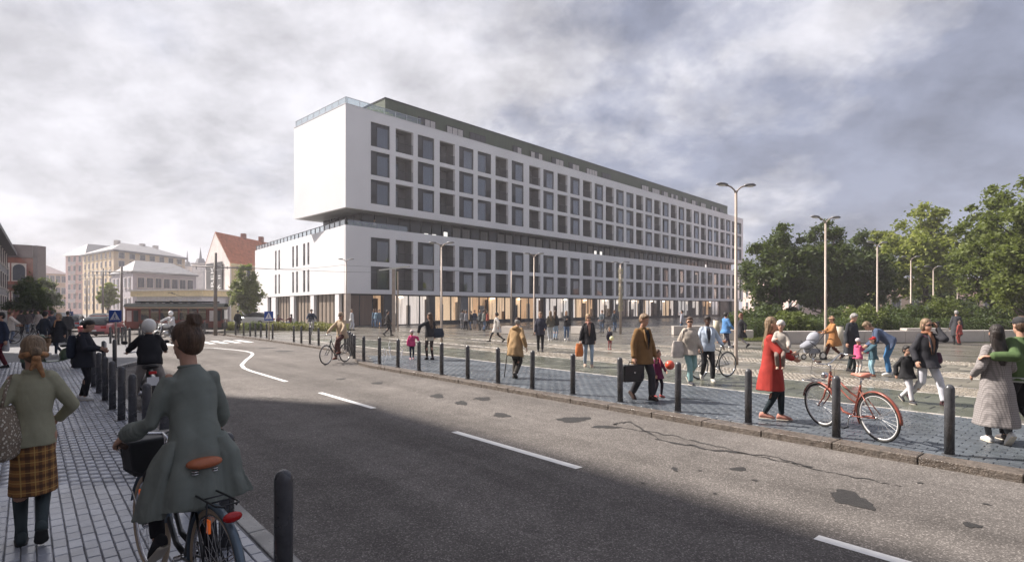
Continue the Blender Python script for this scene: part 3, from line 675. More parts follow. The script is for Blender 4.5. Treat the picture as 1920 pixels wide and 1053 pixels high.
facade(e, a_, Vector((0, 0, 0)), .6, 16.8, 7, 7, .95, 1.45); facade(e, Vector((0, 0, 0)), c_, .6, 16.8, 7, 7, 1.7, 1.5)
# pink wing with balconies, to its left
A_ = GX(123, 172); B_ = GX(158, 168); e = empty('pink_balcony_building', A_, 0, 'hazy pink apartment house with stacked balconies left of the cream one', 'building'); q = quad(Vector((0, 0, 0)), B_-A_, 22)
MB().prism([P2(p) for p in q], -.12, 17.6).build('wall', mat('pink_render', (.55, .37, .35), .8, 0, .08, .4, .1), e)
hip(MB(), [p+Vector((0, 0, 0)) for p in (q[0]+Vector((-.6, -.6, 0)), q[1]+Vector((.6, -.6, 0)), q[2]+Vector((.6, .6, 0)), q[3]+Vector((-.6, .6, 0)))], 17.6, 21.5, 4).build('roof', M_rf, e)
facade(e, q[0], q[1], .6, 17.4, 3, 6, 1.1, 1.7)
for r in range(1, 6):
    o = MB().box(q[1]*.52+Vector((0, -.7, .6+r*2.8)), (2.2, 1.3, .18)).build('balcony', M_wf, e); MB().box(q[1]*.52+Vector((0, -1.3, 1.2+r*2.8)), (2.2, .06, .9)).build('railing', mat('pale_rail', (.5, .45, .45), .6), o)
# low grey-roofed house
K0 = GX(249, 108); KL_ = GX(209, 118); KR_ = GX(368, 122); e = empty('low_hipped_house', K0, 0, 'low white house with a steep grey hipped roof behind the tram', 'building')
a_, c_ = KL_-K0, KR_-K0; q = [a_, Vector((0, 0, 0)), c_, a_+c_]
MB().prism([P2(p) for p in q], -.12, 8.6).build('wall', mat('lilac_render', (.42, .39, .42), .8, 0, .08, .4, .1), e)
ex = [a_*1.05-c_*.02, a_*-.05-c_*.02, c_*1.02-a_*.05, a_*1.05+c_*1.02]
b = MB().prism([P2(p) for p in ex], 8.6, 8.9); hip(b, [ex[0], ex[1], ex[2], ex[3]], 8.9, 11.6, 3.2); b.build('roof', M_rf, e)
facade(e, a_, Vector((0, 0, 0)), .4, 8.4, 5, 2, 1.0, 1.9); facade(e, Vector((0, 0, 0)), c_, .4, 8.4, 7, 2, 1.3, 1.9)
# pavilion with yellow band
K0 = GX(256, 84); KR_ = GX(378, 80); e = empty('pavilion', K0, 0, 'low pavilion with a pale yellow fascia band just behind the tram', 'building'); q = quad(Vector((0, 0, 0)), KR_-K0, 9)
MB().prism([P2(p) for p in q], -.12, 3.5).build('wall', mat('pav_wall', (.55, .55, .6), .6), e)
MB().prism([P2(p) for p in quad(q[0]+Vector((-.5, -.6, 0)), q[1]+Vector((.5, -.6, 0)), 10)], 3.5, 4.3).build('fascia', mat('yellow_band', (.68, .55, .32), .6), e)
MB().prism([P2(p) for p in quad(q[0]+Vector((-.8, -.8, 0)), q[1]+Vector((.8, -.8, 0)), 10.4)], 4.3, 4.5).build('roof', mat('pav_roof', (.65, .6, .55), .6), e)
facade(e, q[0], q[1], .3, 3.0, 7, 1, .9, 1.5)
# gabled house with the banner
K0 = GX(385, 92); K1 = GX(431, 84); K2 = GX(545, 102)
e = empty('gabled_house', K0, 0, 'gabled house with orange tiled roof and a dark lettered banner on its pale gable wall', 'building')
g = K1-K0; sd_ = K2-K1; hz = PZ(492, 84); pk = g*.42+Vector((0, 0, PZ(433, 88)))
M_gw = mat('worn_gable', (.62, .57, .55), .8, 0, .12, .8, .4, 6); M_yw = mat('yellow_wall', (.48, .40, .25), .8, 0, .12, .8, .2)
b = MB(); L_ = sd_
b.ext([Vector((0, 0, -.12)), g+Vector((0, 0, -.12)), g+Vector((0, 0, hz)), pk-Vector((0, 0, .15)), Vector((0, 0, hz+.6))], sd_*.02); b.build('gable_wall', M_gw, e)
b = MB(); b.obox(g+sd_*.02+Vector((0, 0, -.12)), sd_*.98, -g*.9, (0, 0, hz+.1)); b.build('side_wall', M_yw, e)
rg = g.normalized(); Z3 = Vector((0, 0, 1)); dv = (pk-(g+Z3*hz)); dv2 = (pk-(Z3*(hz+.6)))
b = MB(); b.ext([g+Z3*hz-dv*.06, g+Z3*hz-dv*.06-Vector((0, 0, .3)), pk-Vector((0, 0, .3)), pk], sd_*1.02); b.ext([pk, pk-Z3*.3, Z3*(hz+.3), Z3*(hz+.6)], sd_*1.02)
RO = b.build('roof', M_tile, e)
for t, hh in ((.45, 1.1), (.75, 1.4)): MB().box(pk+sd_*t+Vector((0, -.6, .1)), (.7, .7, hh)).build('chimney', mat('brick_chimney', (.25, .12, .09), .8), RO)
# rows of roof tiles as raised courses
b = MB(); run = (g+Z3*hz)-pk
for k in range(1, 26): p = pk+run*(k/26)+Vector((0, 0, .03)); b.obox(p, sd_*1.01, run*.012, (0, 0, .05))
b.build('tile_course', M_tile, RO)
MB().obox(g*1.02+Z3*(hz-.55), sd_, g.normalized()*.25, (0, 0, .45)).build('cornice', M_yw, e)
facade(e, g+sd_*.03, g+sd_, .6, hz-.6, 7, 3, .9, 1.5)
def glyphs(txt, body, parent, o, ex, ey, size, m, name='lettering'):
    cu = bpy.data.curves.new(name, 'FONT'); cu.body = txt; cu.size = size; cu.extrude = .01; cu.resolution_u = 2
    t = bpy.data.objects.new('tmp', cu); COL.objects.link(t); dg = bpy.context.evaluated_depsgraph_get(); me = bpy.data.meshes.new_from_object(t.evaluated_get(dg)); bpy.data.objects.remove(t)
    ez = ex.cross(ey); Mx = Matrix((ex, ey, ez)).transposed().to_4x4(); Mx.translation = o; me.transform(Mx); me.materials.clear(); me.materials.append(m)
    me.name = name; return link(me, name, parent)
gn = Vector((rg.y, -rg.x, 0))
s0 = g*.10; bz0, bz1 = PZ(560, 90), PZ(494, 90); bw = g.length*.66
bn = MB().obox(s0+gn*.15+Z3*bz0, rg*bw, gn*.08, (0, 0, bz1-bz0)).build('banner', mat('banner', (.055, .055, .06), .6, 0, .3, 2, 0), e)
M_lt = mat('banner_white', (.62, .62, .62), .6)
glyphs('OREK', bn, bn, s0+gn*.25+rg*(bw*.50)+Z3*(bz0+.1), Z3, -rg, 1.95, M_lt)
glyphs('Y  II', bn, bn, s0+gn*.25+rg*(bw*.92)+Z3*(bz0+1.2), Z3, -rg, 1.5, M_lt)
b = MB(); b.obox(s0+gn*.24+rg*bw*.3+Z3*(bz0+.1), rg*bw*.25+Z3*.9, Z3*.12, gn*.02); b.obox(s0+gn*.24+rg*bw*.65+Z3*(bz0+1.3), rg*bw*.25+Z3*.8, Z3*.12, gn*.02); b.build('banner_stroke', M_lt, bn)
# church spires far away
for px, yt, hw_, lab in ((351, 470, 1.6, 'slim church spire, the left one, faded behind the roofs'), (376, 464, 2.2, 'church tower with a pointed spire beside the orange roof')):
    Yd = 230; p = GX(px, Yd); zt = PZ(yt, Yd); e = empty('church_tower', p, 0, lab, 'tower')
    MB().box((0, 0, (zt-7)/2), (hw_*2, hw_*2, zt-7)).build('shaft', M_gw, e); MB().box((0, 0, zt-6.8), (hw_*2.4, hw_*2.4, .5)).build('cornice', M_wf, e)
    MB().lathe if False else None
    MB().tube([(0, 0, zt-6.5), (0, 0, zt-4.6), (0, 0, zt-4.4), (0, 0, zt)], [hw_*.95, hw_*.6, hw_*.25, .05], 8).build('spire', M_rf, e)
# building behind the trees, and by the block's far end
A_ = GX(1392, 150); B_ = GX(1560, 112); e = empty('pale_park_building', A_, 0, 'pale pink building glimpsed behind the dark trees', 'building'); q = quad(Vector((0, 0, 0)), B_-A_, 12)
MB().prism([P2(p) for p in q], -.12, 10.5).build('wall', mat('pale_pink', (.62, .48, .44), .8, 0, .1, .5, .1), e)
hip(MB(), [q[0], q[3], q[2], q[1]][::-1], 10.5, 13.5, 4).build('roof', mat('pinkroof', (.30, .2, .17), .7), e); facade(e, q[0], q[1], .3, 10.2, 9, 3, 1.2, 1.8)
A_ = GX(1620, 88); B_ = GX(1990, 84); e = empty('brick_park_house', A_, 0, 'long low house with a reddish roof behind the park hedge', 'building'); q = quad(Vector((0, 0, 0)), B_-A_, 10)
MB().prism([P2(p) for p in q], -.12, 3.6).build('wall', mat('park_wall', (.50, .38, .30), .8, 0, .15, .5, .1), e)
hip(MB(), [q[0], q[3], q[2], q[1]][::-1], 3.6, 6.6, 3).build('roof', mat('park_roof', (.20, .13, .11), .7), e); facade(e, q[0], q[1], .3, 3.5, 10, 1, 1.2, 1.6)
# the street's left side, outside the frame: it shades the pavement and half of the road
def side_house(q0, q1, h, lab, m):
    e = empty('street_house', S(3.6, q0), 0, lab, 'building'); a = Vector((0, 0, 0)); d = DR*(q1-q0)
    MB().prism([P2(p) for p in (a, d, d+DN*12, a+DN*12)], -.12, h-.35).build('wall', m, e)
    MB().prism([P2(p) for p in (a-DN*.35, d-DN*.35, d+DN*12.3, a+DN*12.3)], h-.35, h).build('roof', mat('eave', (.085, .08, .085), .6), e)
    n = int((q1-q0)/3); facade(e, a, d, .5, h-.4, n, max(1, int(h/3)), 1.2, 1.7)
side_house(-34, 26.2, 17.6, 'grey three storey house on the left of the street', M_gw)
side_house(26.6, 37, 13.2, 'low ochre house further up the left of the street', M_yw)
side_house(37.5, 88, 4.4, 'long single storey row on the left of the street', M_gw)
# ================================================================== STREET FURNITURE
M_boll = mat('bollard_paint', (.078, .079, .086), .42, .1, .35, 6, .25, 60, wet=3)
def _boll():
    b = MB(); pr = [(.056, 0), (.056, .60), (.056, .83), (.054, .845), (.049, .862), (.040, .877), (.028, .888), (.014, .895), (.003, .897)]; rs = []
    for r, z in pr: rs.append([(r*math.cos(2*math.pi*k/20), r*math.sin(2*math.pi*k/20), z) for k in range(20)])
    b.rings(rs); return b.mesh('bollard', M_boll, True)
ME_b = _boll(); ME_f = MB().cyl((0, 0, 0), (0, 0, .012), .085, .08, 16).mesh('base_plate', M_boll)
def bollard(p, label, group):
    e = empty('bollard', (p.x, p.y, 0), 0, label, 'bollard', group); s = 1+random.uniform(-.01, .01)
    link(ME_b, 'post', e, None, (random.uniform(-.012, .012), random.uniform(-.012, .012), 0), (s, s, s)); link(ME_f, 'base_plate', e)
gl = 'bollards along the left pavement edge'
names = ['nearest black bollard at the bottom beside the cyclist’s rear wheel side of the kerb', 'black bollard right behind the cyclist’s coat']
for k in range(11):
    p = Vector((-1.41, 3.45, 0))+DR*1.31*k
    if k == 0: lab = 'nearest black bollard, cut by the bottom edge right of the cyclist'
    elif k == 1: lab = 'black bollard half hidden behind the cyclist’s grey coat and red tail light'
    elif k < 4: lab = ['bollard glimpsed left of the cyclist’s coat, next to her front wheel', 'bollard behind the cyclist’s left arm, between two taller looking ones'][k-2]
    else: lab = '%s black bollard from the front in the tight row left of the white-helmeted rider' % ['first', 'second', 'third', 'fourth', 'fifth', 'sixth', 'seventh'][k-4]
    bollard(p, lab, gl)
for i, (x, y) in enumerate([(195, 639), (215, 636), (207, 611.5), (222, 613), (229, 612), (236, 611), (243, 614), (262, 613), (268, 614), (276, 613)]):
    Y = F*(HC-.89)/(y-YH); p = GX(x, Y)
    bollard(p, ['black bollard behind the front row, standing nearest the crossing sign post', 'black bollard on the widened pavement below the crossing sign', 'lone bollard in front of the pink car'][i] if i < 3 else '%s bollard from the left in the small far cluster at the zebra crossing' % ['', '', '', 'first', 'second', 'third', 'fourth', 'fifth', 'sixth', 'last'][i], 'bollards at the far crossing')
gr = 'bollards along the edge of the square'
RB = [(1780, 852), (1568, 820), (1403, 793), (1271, 771), (1163, 753), (1074, 739), (998, 728), (934, 718), (877, 710), (828, 702), (785.6, 694.5), (746, 688), (711.5, 682), (682, 677), (664, 672), (660, 667), (656.5, 662.5), (652, 659), (647, 655), (633.7, 651.5), (597.5, 647.5), (581, 645), (565, 643), (551, 640.7), (511, 634), (500, 633), (489, 632), (479, 631), (469, 630.5), (457, 629.5), (441.6, 628), (421.6, 626.5), (384, 625)]
RL = ['nearest grey-black bollard of the square, left of the couple in green and grey', 'bollard standing in front of the red parked bicycle', 'bollard left of the woman in the red coat', 'bollard right of the girl with the red ball', 'bollard left of the man with the briefcase', 'bollard right of the woman with the orange bag, in the clear stretch of kerb', 'bollard just right of the old man with the cane', 'bollard just left of the old man with the cane', 'bollard alone between the double lamp and the old man', 'bollard at the foot of the double-armed lamp near the mother', 'bollard between the pink child and her mother', 'bollard left of the pink child', 'bollard in front of the small fountain jets', 'bollard at the inner end of the kerb bend']
for i, (x, y) in enumerate(RB):
    if i < len(RL): lab = RL[i]
    elif i < 19: lab = '%s bollard from the right in the tight cluster at the kerb bend' % ['first', 'second', 'third', 'fourth', 'fifth'][i-14]
    elif i < 24: lab = '%s of the five thin bollards around the oncoming cyclist, counted from the right' % ['first', 'second', 'third', 'fourth', 'fifth'][i-19]
    else: lab = '%s bollard from the right in the far row before the planting' % ['first', 'second', 'third', 'fourth', 'fifth', 'sixth', 'seventh', 'eighth', 'leftmost'][i-24]
    bollard(G(x, y), lab, gr)
# lamps --------------------------------------------------------
M_pole = mat('pale_pole', (.36, .30, .255), .5, .2, .15, 3, .2); M_head = mat('lamp_head', (.17, .17, .18), .45, .3, .1, 4, 0); M_lens = mat('lamp_lens', (.55, .55, .52), .25, 0, .05, 3, 0)
def lamp_meshes(h):
    p = MB().tube([(0, 0, 0), (0, 0, .25), (0, 0, .3), (0, 0, h)], [.075, .075, .058, .042], 14).mesh('pole', M_pole, True)
    arms = []
    for s in (-1, 1):
        pts = [(0, 0, h-.12), (s*.06, 0, h+.02), (s*.18, 0, h+.12), (s*.32, 0, h+.17)]
        arms.append(MB().tube(pts, .026, 10).mesh('arm', M_pole, True))
        hd = MB().loft([((s*.28, 0, h+.17), .01, .02), ((s*.31, 0, h+.18), .05, .06), ((s*.42, 0, h+.2), .055, .10), ((s*.58, 0, h+.215), .05, .10), ((s*.68, 0, h+.2), .03, .06), ((s*.71, 0, h+.19), .005, .01)], (0, 0, 1), (0, 1, 0), 14)
        arms.append(hd.mesh('lamp_head', M_head, True)); arms.append(MB().ell((s*.48, 0, h+.165), (.16, .08, .03)).mesh('lens', M_lens, True))
    return p, arms
def lamp(p, h, yaw, lab, group='two-armed street lamps'):
    e = empty('street_lamp', p, yaw, lab, 'street lamp', group); po, ar = lamp_meshes(h-.2); link(po, 'pole', e)
    for i in (0, 3):
        a = link(ar[i], 'arm', e); hd = link(ar[i+1], 'lamp_head', e); link(ar[i+2], 'lens', hd)
lamp(G(1380, 683), 5.95, R(8), 'tall near two-armed street lamp standing on the square, its head against the sky')
lamp(G(828, 640.5), 5.45, R(0), 'two-armed lamp beside the mother and pink child')
lamp(GX(1001.5, 38.5), 5.6, R(5), 'two-armed lamp in front of the shops behind the dark-clad woman')
lamp(GX(649, 50), 6.2, R(0), 'slim two-armed lamp before the corner of the white building')
lamp(G(1548, 660), 5.7, R(10), 'two-armed lamp behind the woman pushing the stroller')
lamp(GX(1645, 33.6), 5.8, R(10), 'two-armed lamp behind the bending man in blue')
lamp(GX(1708, 41), 5.6, R(0), 'thin lamp in front of the bright green tree')
lamp(GX(1750, 42.5), 5.0, R(0), 'thinnest lamp right of the bright green tree')
lamp(GX(1795, 58), 3.6, R(0), 'short far lamp among the park shrubs')
e = empty('street_lamp', GX(959, 46), 0, 'plain thin pole before the shops, behind the old man with the cane', 'pole'); MB().tube([(0, 0, 0), (0, 0, 4.9)], [.07, .045], 10).build('pole', M_pole, e, True)
# thick planted pole
e = empty('planted_pole', GX(1163.5, 40), 0, 'lamp pole wrapped in pale climbing plants before the shops', 'street lamp')
MB().tube([(0, 0, 0), (0, 0, 5.0)], [.09, .06], 10).build('pole', M_pole, e, True)
V, Fq = leaves(900, ((-.16, -.16, 1.6), (.32, 0, 0), (0, .32, 0), (0, 0, 3.1)), .045, 9); link(npmesh('climbing_plant', V, Fq, leafmat('pale_leaf', (.30, .26, .2), (.45, .4, .32))), 'climbing_plant', e)['kind'] = 'stuff'
for s in (-1, 1): MB().tube([(0, 0, 5), (s*.3, 0, 5.15), (s*.62, 0, 5.1)], [.03, .025, .05], 8).build('arm', M_head, e, True)
# T shaped twin pole by the shops
e = empty('t_pole', GX(738, 43.5), 0, 'T-shaped light mast with a slanted cross bar in front of the lit shop', 'street lamp')
MB().box((0, 0, 2.42), (.22, .22, 4.85)).build('mast', M_pole, e); MB().tube([(.28, .3, 0), (.28, .3, 4.7)], .06, 8).build('pole', M_pole, e)
MB().obox((-1.1, -.2, 4.72), (2.3, .3, .32), (0, .25, 0), (0, 0, .10)).build('light_bar', M_lens, e)
# tram line masts
def mast(p, h, w, lab, arm_z, al, ar, th=.10, slope=0):
    e = empty('tram_mast', p, 0, lab, 'pole', 'masts carrying the tram wires'); MB().tube([(0, 0, -.1), (0, 0, h)], [th, th*.8], 10).build('mast', mat('mast_grey', (.22, .19, .17), .6), e, True)
    if al or ar:
        MB().tube([(-al, 0, arm_z+slope*al), (0, 0, arm_z), (ar, 0, arm_z-slope*ar)], .045, 8).build('cross_arm', mat('arm_grey', (.33, .30, .29), .6), e, True)
        for x in (-al*.8, -al*.4, ar*.5, ar*.9): MB().cyl((x, 0, arm_z-.16), (x, 0, arm_z+.05), .03, .03, 6).build('insulator', M_head, e)
mast(G(404, 626), 5.75, 0, 'mast with a long cross arm in front of the lettered banner', 4.75, 1.7, 1.7, .13, .05)
mast(GX(228, 47), 5.3, 0, 'dark mast with a cross arm directly right of the crossing sign', 4.9, 2.6, 1.0, .11, .01)
mast(GX(193, 66), 6.5, 0, 'mast between the hazy apartment building and the pink car', 5.7, 2.6, 1.5, .12)
mast(GX(176, 80), 6.6, 0, 'mast with a pale cross arm, third along the tram line', 6, 2.4, 1.4, .12)
mast(GX(163, 96), 6.6, 0, 'farthest thin mast of the tram line', 6, 0, 0, .12)
wb = []
for (x0, y0, Y0, x1, y1, Y1) in ((365, 495, 38, 640, 497, 52), (440, 500, 38, 900, 505, 60), (162, 507, 47, 365, 492, 38), (250, 508, 47, 440, 500, 38), (640, 497, 52, 1160, 510, 95)):
    a, b_ = GX(x0, Y0, PZ(y0, Y0)), GX(x1, Y1, PZ(y1, Y1)); pts = [a+(b_-a)*t-Vector((0, 0, .35*4*t*(1-t))) for t in [k/10 for k in range(11)]]
    o = MB().tube(pts, .013, 5).build('overhead_wire', mat('wire', (.20, .2, .21), .6)); tag(o, ['sagging wire from the banner mast towards the white end wall', 'long wire from the banner mast across the white facade', 'wire joining the two nearest masts over the tram, left one', 'wire joining the two nearest masts over the tram, right one', 'wire running far along the white gridded facade'][len(wb)], 'wire', 'overhead wires'); wb.append(o)
# signs
M_blue = mat('sign_blue', (.02, .07, .34), .35, 0, .05, 3, 0); M_sw = mat('sign_white', (.75, .75, .76), .4, 0, .04, 3, 0)
def crossing_sign(p, zc, w, hgt, lab):
    e = empty('crossing_sign', p, 0, lab, 'road sign', 'blue pedestrian crossing signs')
    MB().cyl((0, .03, 0), (0, .03, zc+hgt/2), .035, .035, 10).build('post', M_pole, e, True)
    pl = MB().box((0, 0, zc), (w, .02, hgt)).build('plate', M_blue, e, bevel=.006)
    MB().ext([(-w*.40, -.0125, zc-hgt*.34), (w*.40, -.0125, zc-hgt*.34), (0, -.0125, zc+hgt*.40)], (0, -.004, 0)).build('triangle', M_sw, pl)
    b = MB(); s = w
    b.ell((s*.01, -.021, zc+hgt*.14), (s*.035, .004, s*.035))
    for q in (((0, .08), (-.01, -.07), .035), ((-.01, -.07), (-.10, -.25), .026), ((-.01, -.07), (.08, -.25), .026), ((.0, .07), (-.09, -.04), .018), ((.0, .07), (.09, -.02), .018)):
        (x0, z0), (x1, z1), r = q; b.cap((x0*s, -.021, zc+z0*hgt), (x1*s, -.021, zc+z1*hgt), r*s*.8, r*s*.7, 6)
    for k in range(4): b.box((s*(-.22+k*.15), -.021, zc-hgt*.30), (s*.08, .006, hgt*.035))
    b.build('walking_figure', M_blue, pl)
crossing_sign(GX(216, 21), PZ(592, 21), .47, .44, 'blue pedestrian crossing sign on the left pavement in front of the tram mast')
crossing_sign(GX(504, 33), PZ(592, 33), .53, .54, 'blue pedestrian crossing sign before the low white wing')
e = empty('parking_sign', GX(131, 46), 0, 'small blue parking sign above the parked cars', 'road sign'); MB().cyl((0, .05, 0), (0, .05, 1.8), .04, .04, 8).build('post', M_pole, e)
zc = PZ(590, 46); pl = MB().box((0, 0, zc), (.55, .03, .55)).build('plate', M_blue, e); glyphs('P', pl, pl, Vector((-.14, -.03, zc-.17)), Vector((1, 0, 0)), Vector((0, 0, 1)), .5, M_sw)
e = empty('red_sign', GX(89, 48), 0, 'dull red sign board above the walking couple', 'sign'); MB().cyl((0, .05, 0), (0, .05, 2), .04, .04, 8).build('post', M_pole, e); MB().box((0, 0, PZ(587, 48)), (.62, .04, .5)).build('board', mat('sign_red', (.32, .08, .09), .5), e)
# benches, wall, bin
M_conc = mat('pale_concrete', (.46, .42, .385), .7, 0, .12, 1.3, .4, 14)
def slab(name, a, b_, dep, h, lab, cat, group=None, m=M_conc):
    d = (b_-a); L = d.length; d = d/L; n = Vector((-d.y, d.x, 0)); e = empty(name, a, 0, lab, cat, group)
    k = max(1, round(L/2.2))
    for i in range(k): MB().obox(d*(i*L/k+.006), d*(L/k-.012), n*dep, (0, 0, h)).build('block', m, e, bevel=.02)
    return e
slab('low_wall', G(1465, 644), G(1990, 640), .55, .64, 'long low pale concrete wall in front of the park hedge', 'wall')
slab('raised_block', G(1703, 642)+Vector((0, .1, .64)), G(1783, 641.5)+Vector((0, .1, .64)), .5, .12, 'raised concrete slab on the long low wall behind the woman on the phone', 'slab')
for i, (x0, x1, yb, h, lab) in enumerate([(1263, 1350, 628, .72, 'pale concrete bench behind the couple with the bicycle'), (1356, 1413, 636, .66, 'pale concrete bench right of the tall lamp'), (940, 968, 625, .62, 'white block bench left of the old man'), (1070, 1096, 625, .62, 'white block bench left of the woman with the orange bag')]):
    a, b_ = G(x0, yb), G(x1, yb+(1 if i else 0)); slab('bench', a, b_, .6, h*.85, lab, 'bench', 'pale concrete benches')
for x, y, lab in ((1573, 646, 'cream litter bin beside the long low wall'), (1343, 607+21, 'small cream litter bin beside the concrete bench')):
    p = G(x, y); h = (y-609 if x > 1500 else 30)*p.y/F*.95; e = empty('litter_bin', p, 0, lab, 'bin', 'cream litter bins')
    MB().tube([(0, 0, .02), (0, 0, h)], [.17, .21], 18).build('body', mat('bin_cream', (.55, .49, .38), .6), e, True); MB().torus((0, 0, h), (0, 0, 1), .20, .02, 20, 6).build('rim', M_dark, e, True)
# fountain jets (a few small water spouts in the wet paving)
M_water = mat('water', (.8, .82, .85), .1, 0, .05, 3, 0)
b = MB()
for x, y in ((719, 676), (731.5, 672), (730.5, 659), (754, 671), (747, 680), (724, 681)):
    p = G(x, y)
    for k in range(9): b.ell(p+Vector((random.uniform(-.05, .05), random.uniform(-.05, .05), .05+k*.05)), (.022-.001*k, .022-.001*k, .045), None, 6, 4)
tag(b.build('fountain_jets', M_water), 'small white water spouts rising from the wet paving before the white corner', 'fountain', kind='stuff')
# ================================================================== VEGETATION
M_bark = mat('bark', (.09, .07, .055), .9, 0, .3, 6, 1.0, 18, stretch=(1, 1, .25), bdist=.03)
def tree(p, h, rad, label, m, seed, zlow=.28, nleaf=26000, ls=.16, trunk_r=.2, ncl=115, flat=.8, lean=(0, 0), group=None, spread=1.0, multi=1):
    r = np.random.default_rng(seed); rr = random.Random(seed); e = empty('tree', (p.x, p.y, 0), 0, label, 'tree', group)
    zc = h*(1+zlow)/2; hz_ = h*(1-zlow)/2
    cl = []
    while len(cl) < ncl:
        v = r.normal(size=3); v /= np.linalg.norm(v); q = r.random()**.45
        rr_ = rad*(1-.35*max(0, v[2])); c = np.array([v[0]*rr_*q+lean[0], v[1]*rr_*q+lean[1], zc+v[2]*hz_*q])
        cl.append((c, rad*rr.uniform(.13, .26)*(.75 if q > .85 else 1)))
    b = MB()
    for mlt in range(multi):
        ox = (mlt-(multi-1)/2)*trunk_r*3
        pts = [Vector((ox, 0, 0))]; 
        for k in range(1, 7): t = k/6; pts.append(Vector((ox*(1+t)+lean[0]*t*t+rr.uniform(-.1, .1)*t, lean[1]*t*t+rr.uniform(-.1, .1), h*.72*t)))
        b.tube(pts, [trunk_r*(1.25-k*.17) for k in range(7)], 9)
    for c, rc in cl[::3]:
        z0 = max(h*.14, min(c[2]-rad*.5, h*.6)); t = z0/(h*.72); base = Vector((lean[0]*t*t, lean[1]*t*t, z0)); end = Vector(c); mid = (base+end)/2+Vector((0, 0, -.2+rr.uniform(-.2, .2)))
        b.tube([base, mid, end], [trunk_r*.42, trunk_r*.24, trunk_r*.06], 5)
    b.build('trunk', M_bark, e, True)
    n = nleaf//ncl; P = []
    for c, rc in cl:
        g_ = r.normal(size=(n, 3)); g_ /= np.linalg.norm(g_, axis=1)[:, None]; g_ *= np.abs(r.normal(size=(n, 1)))**.8*.80*rc*np.array([1.2, 1.2, flat]); g_[:, 2] -= .25*np.hypot(g_[:, 0], g_[:, 1]); P.append(c+g_)
    P = np.concatenate(P); k = len(P)
    nr = r.normal(size=(k, 3))+np.array([0, 0, 1.1]); nr /= np.linalg.norm(nr, axis=1)[:, None]
    t = np.cross(nr, r.normal(size=(k, 3))); t /= np.linalg.norm(t, axis=1)[:, None]; s_ = np.cross(nr, t)
    sz = ls*r.uniform(.6, 1.35, (k, 1))
    V = np.stack([P-t*sz, P+s_*sz*.55-nr*sz*.12, P+t*sz, P-s_*sz*.55-nr*sz*.12], 1).reshape(-1, 3)
    link(npmesh('crown', V, np.arange(4*k).reshape(-1, 4), m), 'crown', e); return e
ML_dark = leafmat('dark_leaf', (.026, .043, .015), (.085, .12, .035), .25)
ML_mid = leafmat('mid_leaf', (.065, .09, .025), (.19, .225, .06), .36)
ML_lime = leafmat('lime_leaf', (.12, .155, .03), (.34, .36, .085), .45)
ML_left = leafmat('left_leaf', (.035, .06, .02), (.10, .14, .045), .3)
gt = 'trees of the park on the right'
tree(GX(1462, 46), 8.6, 3.1, 'dark dense tree at the left end of the park, nearest the white block', ML_dark, 1, .12, 26000, .15, group=gt)
tree(GX(1545, 48), 9.3, 3.0, 'dark tree behind the lamp of the stroller woman', ML_dark, 2, .15, 26000, .15, group=gt)
tree(GX(1612, 50), 8.6, 2.8, 'dark tree between the two lamps, next to the lighter crown', ML_dark, 3, .12, 24000, .15, group=gt)
tree(GX(1655, 54), 9.8, 2.5, 'yellow-green loose tree just left of the tallest bright one', ML_lime, 4, .22, 8500, .17, group=gt, ncl=90)
tree(GX(1735, 50), 11.4, 3.4, 'bright lime green tree with ragged pointed crown', ML_lime, 5, .24, 11500, .19, group=gt, ncl=105, flat=.9)
tree(GX(1765, 62), 7.6, 2.8, 'darker tree behind the bright lime tree', ML_dark, 6, .12, 16000, .16, group=gt)
tree(GX(1862, 38), 10.1, 2.4, 'large olive green tree at the right, left half of its clump', ML_mid, 7, .18, 19000, .13, group=gt, ncl=130)
tree(GX(1935, 32), 9.6, 2.6, 'large green tree cut by the right edge of the photo', ML_mid, 8, .14, 22000, .13, group=gt, ncl=130)
tree(GX(1990, 44), 9.5, 3.2, 'tree beyond the right edge of the photo', ML_dark, 18, .1, 12000, .16, group=gt)
tree(GX(64, 62), 5.4, 2.6, 'small rounded street tree before the brick building on the left', ML_left, 9, .12, 15000, .14)
tree(GX(463, 62), 6.7, 1.75, 'light green tree squeezed between the orange-roofed house and the white wing', leafmat('poplar_leaf', (.09, .12, .045), (.24, .26, .11), .4), 10, .12, 14000, .13, flat=1.1)
tree(GX(203, 96), 6.4, 1.6, 'thin pale green tree between the hazy houses', ML_lime, 12, .25, 5000, .2)
def bush(p, d, h, label, m, n, ls, seed, name='bush', cat='bush', group=None, kind=None):
    r = np.random.default_rng(seed); e = empty(name, (p.x, p.y, 0), 0, label, cat, group, kind)
    k = n; v = r.normal(size=(k, 3)); v /= np.linalg.norm(v, axis=1)[:, None]; q = r.random((k, 1))**.4; lump = 1+.25*np.sin(v[:, :1]*7+seed)*np.cos(v[:, 1:2]*6)
    P = v*q*lump*np.array([d[0]/2, d[1]/2, h/2])+np.array([0, 0, h/2]); P[:, 2] = np.abs(P[:, 2])
    t = r.normal(size=(k, 3)); t /= np.linalg.norm(t, axis=1)[:, None]; s_ = np.cross(t, r.normal(size=(k, 3))); s_ /= np.linalg.norm(s_, axis=1)[:, None]; sz = ls*r.uniform(.6, 1.4, (k, 1))
    V = np.stack([P-t*sz, P+s_*sz*.5, P+t*sz, P-s_*sz*.5], 1).reshape(-1, 3); link(npmesh('foliage', V, np.arange(4*k).reshape(-1, 4), m), 'foliage', e)
    b = MB()
    for j in range(7): a = rng.uniform(0, 6.28); b.tube([(0, 0, 0), (math.cos(a)*d[0]*.15, math.sin(a)*d[1]*.15, h*.4), (math.cos(a)*d[0]*.3, math.sin(a)*d[1]*.3, h*.8)], [.05, .035, .01], 5)
    b.build('stem', M_bark, e); return e
